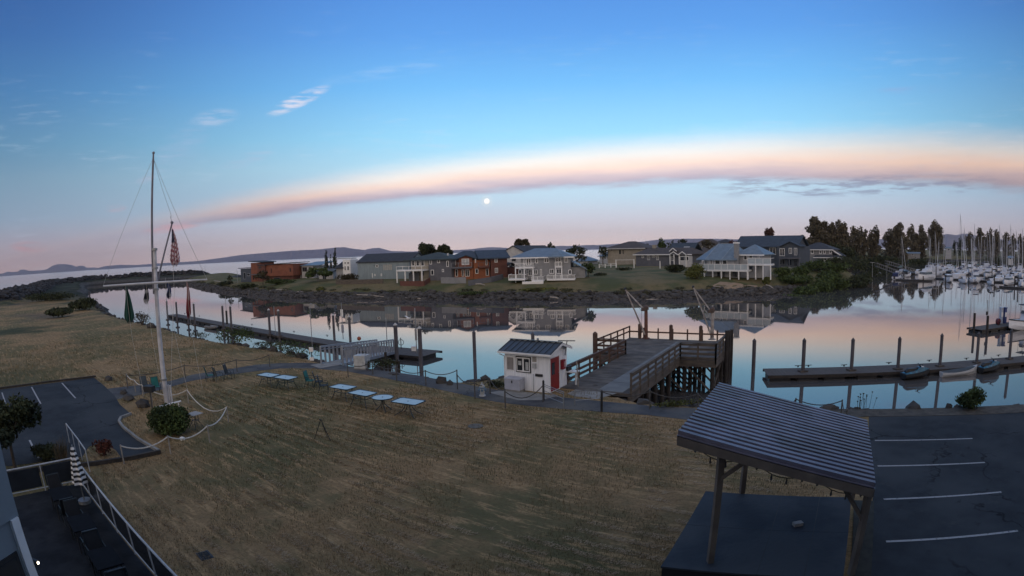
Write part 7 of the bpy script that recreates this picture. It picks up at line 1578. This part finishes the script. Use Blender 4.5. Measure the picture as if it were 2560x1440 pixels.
def motor_yacht(L=11.0, W=3.6, fly=True, canvas=None):
    r = empty('motor_boat', (0, 0, 0)); H = L*.125; loft(hull_secs(L, W, H, sheer=L*.055, n=11), 'hull', HULLW, r)
    MB().slab([(-L*.48, -W*.42, H+.02), (L*.1, -W*.45, H+.1), (L*.34, -W*.26, H+L*.03), (L*.46, 0, H+L*.05), (L*.34, W*.26, H+L*.03), (L*.1, W*.45, H+.1), (-L*.48, W*.42, H+.02)], .05).build('deck', CABW, r)
    mb = MB(); mb.add(*cabin(-L*.30, L*.26, W*.40, W*.30, H, H+L*.115, .1, L*.12)); cb_ = mb.build('cabin', CABW, r)
    mb = MB(); mb.add(*cabin(-L*.26, L*.225, W*.405, W*.325, H+L*.035, H+L*.092, .12, L*.055, .9)); mb.build('cabin_window', WIN, r)
    if fly:
        mb = MB(); mb.add(*cabin(-L*.28, L*.06, W*.34, W*.30, H+L*.115, H+L*.175, .2, .5)); mb.build('flybridge', CABW, r)
        mb = MB()
        for s_ in (-1, 1): mb.bar((-L*.20, s_*W*.34, H+L*.115), (-L*.27, s_*W*.30, H+L*.25), .18, .06)
        mb.bar((-L*.27, -W*.30, H+L*.25), (-L*.27, W*.30, H+L*.25), .3, .08); mb.build('radar_arch', HULLW, r)
        if canvas: MB().slab([(-L*.24, -W*.33, H+L*.23), (-L*.24, W*.33, H+L*.23), (L*.03, W*.3, H+L*.225), (L*.03, -W*.3, H+L*.225)], .12).build('bimini', canvas, r)
    mb = MB(); pr = [(L*.08, W*.46), (L*.25, W*.37), (L*.38, W*.2), (L*.47, 0), (L*.38, -W*.2), (L*.25, -W*.37), (L*.08, -W*.46)]
    mb.tube([(x, y, H+.62+x*.04) for x, y in pr], .025, 5)
    for x, y in pr: mb.tube([(x, y, H+.05), (x, y, H+.62+x*.04)], .02, 4)
    mb.build('bow_rail', MST, r); MB().box(-L*.505, -L*.45, -W*.38, W*.38, .06, .26).build('swim_step', BGRY, r)
    mb = MB()
    for s_ in (-1, 1): mb.bar((-L*.3, s_*W*.493, H*.62), (L*.12, s_*W*.487, H*.72), .02, .12)
    mb.build_each('hull_stripe', DARKM, r); index_kids(r); return r
def sail_boat(L=10.0, W=3.0, mast=13.0, cover=None, spreaders=2, furl=True):
    r = empty('sailing_boat', (0, 0, 0)); H = L*.10; loft(hull_secs(L, W, H, sheer=L*.03, n=11, tr=.75), 'hull', HULLW, r)
    mb = MB(); mb.add(*cabin(-L*.12, L*.24, W*.30, W*.2, H, H+.5, .15, .9)); mb.build('cabin', CABW, r); mb = MB(); mb.add(*cabin(-L*.08, L*.17, W*.305, W*.24, H+.15, H+.38, .1, .5, .96)); mb.build('cabin_window', WIN, r)
    m_ = MB().tube([(L*.07, 0, H), (L*.06, 0, mast*.6), (L*.045, 0, mast)], [.10, .09, .055], 8).build('mast', MST, r)
    mb = MB()
    for k in range(spreaders): z = mast*(.42+.26*k); mb.bar((L*.06, -.75+.2*k, z), (L*.06, .75-.2*k, z), .06, .04)
    mb.build_each('spreader', MST, m_)
    mb = MB().tube([(L*.06, 0, H+1.15), (-L*.34, 0, H+1.2)], .075, 7); b_ = mb.build('boom', MST, r)
    if cover: MB().tube([(L*.05, 0, H+1.3), (-L*.1, 0, H+1.42), (-L*.33, 0, H+1.32)], [.2, .24, .12], 8).build('sail_cover', cover, b_)
    mb = MB(); t_ = (L*.045, 0, mast-.1)
    for e in ((L*.49, 0, H+.3), (-L*.49, 0, H+.1), (0, W*.46, H), (0, -W*.46, H)): mb.tube([t_, e], .016, 4)
    mb.build('stay', MST, r)
    if furl: MB().tube([(L*.48, 0, H+.4), (L*.045+.3, 0, mast*.93)], [.09, .05], 6).build('furled_sail', HULLW, r)
    index_kids(r); return r
def cruiser(L=7.5, W=2.7, col=None):
    r = empty('small_cruiser', (0, 0, 0)); H = L*.13; loft(hull_secs(L, W, H, sheer=L*.06, n=10), 'hull', HULLW, r)
    mb = MB(); mb.add(*cabin(-L*.02, L*.30, W*.36, W*.24, H, H+L*.13, .1, L*.13)); mb.build('cabin', CABW, r); mb = MB(); mb.add(*cabin(0, L*.25, W*.365, W*.27, H+L*.045, H+L*.11, .1, L*.08, .93)); mb.build('windscreen', WIN, r)
    if col: MB().slab([(-L*.40, -W*.38, H+L*.15), (-L*.40, W*.38, H+L*.15), (L*.05, W*.34, H+L*.19), (L*.05, -W*.34, H+L*.19)], .1).box(-L*.40, -L*.3, -W*.38, W*.38, H, H+L*.15).build('canopy', col, r)
    MB().box(-L*.58, -L*.5, -.25, .25, .15, H+.35).build('outboard', DARKM, r); mb = MB(); pr = [(L*.15, W*.42), (L*.36, W*.22), (L*.47, 0), (L*.36, -W*.22), (L*.15, -W*.42)]; mb.tube([(x, y, H+.6) for x, y in pr], .02, 4)
    for x, y in pr: mb.tube([(x, y, H+.05), (x, y, H+.6)], .018, 4)
    mb.build('bow_rail', MST, r); index_kids(r); return r
PRO = dict(y1=motor_yacht(12.5, 4.0, True), y2=motor_yacht(11, 3.6, True, BBL), y3=motor_yacht(10, 3.4, False), c1=cruiser(7.5, 2.7, DARKM), c2=cruiser(7, 2.6, BBL), c3=cruiser(8, 2.8),
           s1=sail_boat(10.5, 3.2, 14.5, BBL), s2=sail_boat(9, 2.8, 12.0, TEALC, 1), s3=sail_boat(12, 3.6, 17.5, BBL, 2), s4=sail_boat(9.5, 3, 13, None, 1, False))
used = set()
def boat(k, px, D_, hd, label, group='boats moored in the marina', mast_y=None):
    p = atD(px, 690, D_); o = PRO[k] if k not in used else copy_tree(PRO[k]); used.add(k); cat = 'sailing boat' if k[0] == 's' else 'motor boat'
    return place(o, Vector((p.x, p.y, WATER)), math.radians(hd), label, cat, group)
# front row, left to right as they lie at the first dock
FR_ = [('c2', 2243, 206, 35, 'small cruiser with a blue canopy at the left end of the front row'), ('y1', 2313, 202, 205, 'large white motor yacht, the tallest hull at the left of the front row'), ('c1', 2268, 224, 30, 'small cruiser with a dark canopy tucked behind the tall yacht'),
       ('y3', 2372, 196, 232, 'white cruiser with its bow towards the channel, second large boat in the front row'), ('c3', 2409, 192, 235, 'open topped cruiser seen bow on in the front row'), ('y2', 2440, 198, 225, 'motor yacht with a blue top canvas right of the bow on cruiser'), ('c1', 2478, 188, 228, 'small cruiser with a dark canopy in the middle of the front row'),
       ('s1', 2428, 197, 232, 'sailing boat with the tallest mast and a blue sail cover'), ('y3', 2520, 190, 205, 'low white cruiser near the right end of the front row'), ('c3', 2554, 186, 218, 'cruiser cut by the right edge of the picture'), ('y1', 2570, 205, 220, 'big white yacht at the right edge behind the first dock')]
for a in FR_: boat(*a)
R = random.Random(77)
SEC = [('y2', 2318, 232), ('c3', 2296, 245), ('y1', 2345, 238), ('c1', 2375, 232), ('y3', 2405, 236), ('c2', 2440, 234), ('y2', 2470, 232), ('y3', 2500, 226), ('c1', 2530, 224), ('c3', 2550, 240), ('y2', 2330, 270), ('y3', 2362, 268), ('c3', 2392, 275), ('y1', 2425, 270), ('y3', 2455, 266), ('c1', 2485, 262), ('y2', 2515, 262), ('y3', 2545, 260),
       ('c3', 2345, 315), ('y3', 2375, 318), ('y2', 2408, 310), ('c1', 2436, 312), ('y1', 2468, 305), ('y3', 2498, 302), ('c3', 2526, 300), ('y2', 2552, 296)]
DL = {'y1': 'tall white motor yacht', 'y2': 'motor yacht with blue canvas', 'y3': 'low white motor cruiser', 'c1': 'small cruiser with dark canopy', 'c2': 'small cruiser with blue canopy', 'c3': 'small open cruiser'}
def rowname(D_): return 'second' if D_ < 250 else ('third' if D_ < 290 else 'fourth')
cnt = {}
for k, px, D_ in SEC:
    row_ = sorted(q[1] for q in SEC if rowname(q[2]) == rowname(D_)); od = 'first second third fourth fifth sixth seventh eighth ninth tenth'.split()
    boat(k, px, D_, R.choice([25, 30, 210, 215, 220]), DL[k]+', '+od[row_.index(px)]+' from the left in the '+rowname(D_)+' row of the marina', 'motor boats in the '+rowname(D_)+' row: '+DL[k])
SAIL = [(2254, 589, 249, 's2'), (2265, 640, 249, None), (2324, 585, 280, 's4'), (2327, 590, 300, 's2'), (2338, 577, 290, 's1'), (2358, 577, 262, 's1'), (2379, 577, 300, 's4'), (2390, 607, 290, 's2'), (2402, 533, 228, 's3'), (2411, 560, 250, 's1'), (2438, 558, 290, 's3'), (2446, 590, 300, 's2'), (2461, 598, 280, 's4'),
        (2474, 580, 280, 's1'), (2487, 571, 300, 's1'), (2499, 562, 210, 's1'), (2511, 590, 310, 's4'), (2518, 583, 280, 's2'), (2527, 556, 232, 's1'), (2541, 574, 260, 's1'), (2549, 588, 300, 's2'), (2557, 570, 240, 's3'), (2432, 590, 330, 's2'), (2455, 586, 330, 's1'), (2468, 590, 320, 's4'), (2482, 585, 335, 's1'), (2505, 582, 330, 's1'), (2535, 585, 330, 's2'), (2348, 600, 330, 's2')]
SLB = {2254: 'sailing boat with a lone slim mast at the left of the marina', 2402: 'sailing boat whose leaning mast is second tallest', 2338: 'sailing boat before the pale poplars, right of a close pair of masts', 2358: 'sailing boat whose mast stands before the narrow poplar pair', 2499: 'sailing boat with a thick mast right of centre of the forest of masts', 2527: 'sailing boat whose tall mast rises near the right edge', 2379: 'sailing boat whose mast stands in the mountain gap', 2557: 'sailing boat cut by the right edge of the picture'}
ORD = 'first second third fourth fifth sixth seventh eighth ninth tenth eleventh twelfth thirteenth fourteenth fifteenth sixteenth seventeenth eighteenth nineteenth twentieth twenty-first twenty-second twenty-third twenty-fourth twenty-fifth twenty-sixth twenty-seventh twenty-eighth twenty-ninth thirtieth'.split()
SX = sorted(q[0] for q in SAIL if q[3])
for px, yt, D_, k in SAIL:
    if not k: continue
    p = atD(px, yt, D_); o = boat(k, px, D_, R.choice([28, 33, 208, 214]), SLB.get(px, 'sailing boat carrying the '+ORD[SX.index(px)]+' mast from the left in the marina'), 'sailing boats among the crowd of masts')
    s_ = (p.z-WATER)/{'s1': 14.5, 's2': 12.0, 's3': 17.5, 's4': 13}[k]; s_ = min(1.35, max(.75, s_)); o.scale = (min(s_, 1.15), 1, s_)
# marina docks
for i, (xa, Da, xb, Db, lab) in enumerate([(2240, 199, 2330, 196, 'low marina dock under the tall yacht'), (2500, 176, 2620, 172, 'near marina dock finger at the right'), (2330, 214, 2600, 196, 'main walkway dock behind the front row of boats'), (2300, 255, 2600, 246, 'marina dock between the second and third rows'), (2320, 292, 2600, 280, 'farthest marina dock behind all boats')]):
    a, b_ = atD(xa, 700, Da), atD(xb, 700, Db); o = Vector((a.x, a.y, WATER)); r = empty('marina_dock', o, 0, lab, 'dock', 'docks of the marina'); a.z = b_.z = WATER+.38; MB().bar(a, b_, 2.0, .14).build('deck', DECKW, r, off=o); a.z = b_.z = WATER+.12; MB().bar(a, b_, 1.8, .36).build('float', DARKM, r, off=o)
for i, (px, D_, yt) in enumerate([(2308, 193, 690), (2364, 187, 688), (2422, 182, 691), (2486, 180, 690), (2537, 176, 691), (2545, 174, 688), (2254, 197, 700), (2340, 230, 660), (2480, 226, 655)]):
    p = atD(px, 700, D_); zt = min(atD(px, yt, D_).z, 1.2); tag(MB().tube([(0, 0, -1), (0, 0, zt-WATER)], .2, 8).build('dock_pile', WOODD), ['dark pile before the tall yacht', 'dark pile before the second large front row boat', 'dark pile before the bow on cruiser', 'dark pile before the middle of the front row', 'left one of two close dark piles near the right edge', 'right one of two close dark piles near the right edge', 'dark pile at the left end of the first marina dock', 'dark pile behind the second large front row boat', 'dark pile behind the middle of the front row'][i], 'pile', 'dark piles standing between the marina boats').location = (p.x, p.y, WATER)
# gangways down to the marina on the left
for (xa, ya, Da, xb, yb_, Db, lab) in [(2190, 668, 205, 2262, 690, 212, 'dark gangway down to the marina, nearer one'), (2215, 659, 240, 2290, 672, 250, 'dark gangway down to the marina, farther one')]:
    a, b_ = atD(xa, ya, Da), atD(xb, yb_, Db); a.z = 1.6; b_.z = WATER+.5; r = empty('marina_gangway', Vector((a.x, a.y, WATER)), 0, lab, 'gangway'); o = (a.x, a.y, WATER); mb = MB(); mb.bar(a, b_, 1.6, .12); mb.build('walkway', BGRY, r, off=o); mb = MB()
    for s_ in (-.75, .75):
        n_ = Vector((-(b_-a).y, (b_-a).x, 0)).normalized()*s_; mb.bar(a+n_+Vector((0, 0, 1.2)), b_+n_+Vector((0, 0, 1.2)), .1)
        for k in range(15): c = a.lerp(b_, k/14)+n_; mb.bar(c, c+Vector((0, 0, 1.2)), .07)
    mb.build('railing', BGRY, r, off=o)
for i, (px, yb_, D_, hh, lab) in enumerate([(2181, 665, 200, 7.5, 'thin lamp post at the end of the overgrown bank'), (2217, 655, 235, 7.0, 'thin lamp post by the farther gangway')]):
    p = tb(px, D_); r = empty('lamp_post', p, 0, lab, 'lamp post', 'lamp posts by the marina'); MB().tube([(0, 0, 0), (0, 0, hh)], [.10, .06], 6).build('pole', GALV, r); MB().box(-.9, .9, -.12, .12, hh, hh+.12).build('lamp_head', GALV, r)
# a small boat with a cover near the ramp and cars on the hard
boat('c2', 2200, 196, 60, 'small white boat alone below the marina ramp', 'boats moored in the marina') if False else None
p = at(2199, 684, WATER); r = empty('skiff', p, .6, 'small white skiff lying alone at the marina ramp', 'skiff'); loft(hull_secs(4.2, 1.6, .5, n=8), 'hull', HULLW, r); MB().box(-.2, .2, -.6, .6, .42, .48).build('thwart', BGRY, r)
def car(p, rz, mat, lab):
    r = empty('parked_car', p, rz, lab, 'car', 'cars parked behind the marina'); S = []
    MB().box(-2.1, 2.1, -.85, .85, .35, .95).build('body', mat, r); mb = MB(); mb.add(*cabin(-1.5, 1.2, .8, .8, .95, 1.5, .4, .6, .85)); mb.build('cabin', GLASS, r)
    MB().slab([(-1.05, -.66, 1.53), (.55, -.66, 1.53), (.55, .66, 1.53), (-1.05, .66, 1.53)], .05).build('roof', mat, r)
    for x in (-1.35, 1.35):
        for y in (-.82, .82): MB().tube([(x, y-.1, .33), (x, y+.1, .33)], .33, 12).build('wheel', BLACK, r)
for i, (px, D_, mt, lab) in enumerate([(2168, 232, BGRY, 'grey car parked left of the marina lamp posts'), (2192, 236, DARKM, 'dark car parked between the marina lamp posts'), (2205, 240, WHITE, 'white car parked by the farther marina lamp post'), (2318, 420, WHITE, 'white car far off below the pale poplars')]):
    car(tb(px, D_), .2, mt, lab)
# low sheds behind the marina
for i, (xa, xb, yt, D_, m_, lab) in enumerate([(2262, 2300, 630, 440, GRY, 'long pale shed behind the pale poplars'), (2364, 2378, 617, 470, SHG, 'small pale green roofed shed in the mountain gap'), (2520, 2532, 640, 330, OFFW, 'white boat shelter among the masts')]):
    h = House('shed', lab, xa, xb, D_, D_, .9); h.root['category'] = 'shed'; zt = h.Z((xa+xb)/2, yt); h.box(0, h.w, 0, 8, -1, zt-1, m_); h.roof('gx', 0, h.w, 0, 8, zt-1, zt, RFB, .4, .2); h.win((xa+xb)/2-2, yt+5, (xa+xb)/2+3, yt+9)
# white patrol boat at the fuel dock
p = at(2560, 822, WATER); bo = empty('work_boat', p, math.radians(182), 'open white work boat with a striped rub rail at the fuel dock', 'motor boat')
loft(hull_secs(8.4, 2.7, 1.05, sheer=.45, n=11), 'hull', HULLW, bo); mb = MB(); q = hull_secs(8.4, 2.7, 1.05, sheer=.45, n=11)
for k in range(10):
    for s_ in (0, 6): mb.bar(q[k][s_], q[k+1][s_], .10, .13)
mb.build('rub_rail', DARKM, bo); mb = MB(); mb.add(*cabin(-.6, .8, .5, .45, .95, 2.1, .1, .3, .9)); mb.build('console', CABW, bo); mb = MB(); mb.add(*cabin(-.2, .72, .42, .4, 2.1, 2.5, .1, .25, .9)); mb.build('windscreen', GLASS, bo)
mb = MB()
for x in (-.7, .6):
    for y in (-.6, .6): mb.tube([(x, y, 1.0), (x*.9, y*.9, 3.2)], .035, 6)
mb.build_each('tower_leg', GALV, bo); MB().box(-.9, .8, -.75, .75, 3.2, 3.3).build('tower_top', DARKM, bo); MB().tube([(-.1, 0, 3.3), (-.1, 0, 5.2)], .05, 6).box(-.35, .1, -.02, .02, 3.9, 5.1).build('flag_staff', BBL, bo)
for y in (-.5, .5): MB().box(-4.9, -4.3, y-.25, y+.25, .2, 1.7).build('outboard', DARKM, bo)
# ---- moon
mn = bpy.data.materials.new('moon'); mn.use_nodes = True; t = mn.node_tree; b = t.nodes['Principled BSDF']; b.inputs['Base Color'].default_value = (.3, .3, .3, 1); b.inputs['Emission Color'].default_value = (1, .97, .90, 1); b.inputs['Emission Strength'].default_value = 1.15
md = ray(1217, 503); MR = 16000*.0046; o = MB(); n = 24; vs = []; fs = []
for j in range(n//2+1):
    for i in range(n): a, c = i*2*math.pi/n, j*math.pi/(n//2); vs.append((MR*math.sin(c)*math.cos(a), MR*math.sin(c)*math.sin(a), MR*math.cos(c)))
fs = [(j*n+i, j*n+(i+1) % n, (j+1)*n+(i+1) % n, (j+1)*n+i) for j in range(n//2) for i in range(n)]
o.add(vs, fs); mo = o.build('moon', mn); mo.location = cam.location+md*24000; mo.scale = (1.5, 1.5, 1.5); tag(mo, 'small full moon hanging low under the pink cloud band', 'moon')
# gull on the water
p = at(1022, 805, WATER); r = empty('gull', p, 1.0, 'white gull flying low over the reflections left of the brown house', 'bird'); r.location.z = WATER+.6
MB().ico((0, 0, 0), .2, 1, (2.2, 1, .9), .05).tube([(.3, 0, .05), (.5, 0, .1)], [.09, .03], 6).build('body', WHITE, r, smooth=True); MB().slab([(.1, 0, .1), (.05, .75, .35), (-.2, .7, .34), (-.15, 0, .08)], .02).slab([(.1, 0, .1), (.05, -.75, .35), (-.2, -.7, .34), (-.15, 0, .08)], .02).build('wing', WHITE, r)
# lone post in the channel at far left, and the odd pole on the spit
tag(MB().tube([(0, 0, -1), (0, 0, 3.6)], .3, 8).build('channel_post', PILE), 'lone dark post in the channel at the far left', 'post').location = at(225, 756, WATER)
for x, lab in ((592, 'thin bare pole on the spit left of the little dark house'), (516, 'slanting marker pole at the tip of the breakwater')):
    q = tb(x, 222) if x == 592 else Vector((*wD(516, 690, 400), 1.5)); tag(MB().tube([(0, 0, 0), (0 if x == 592 else -1.5, 0, 4.5)], .09, 6).build('marker_pole', GALV), lab, 'pole').location = q
# unused prototypes do not exist: every one above was placed
for k in list(PRO):
    if k not in used: raise RuntimeError('prototype not placed: '+k)
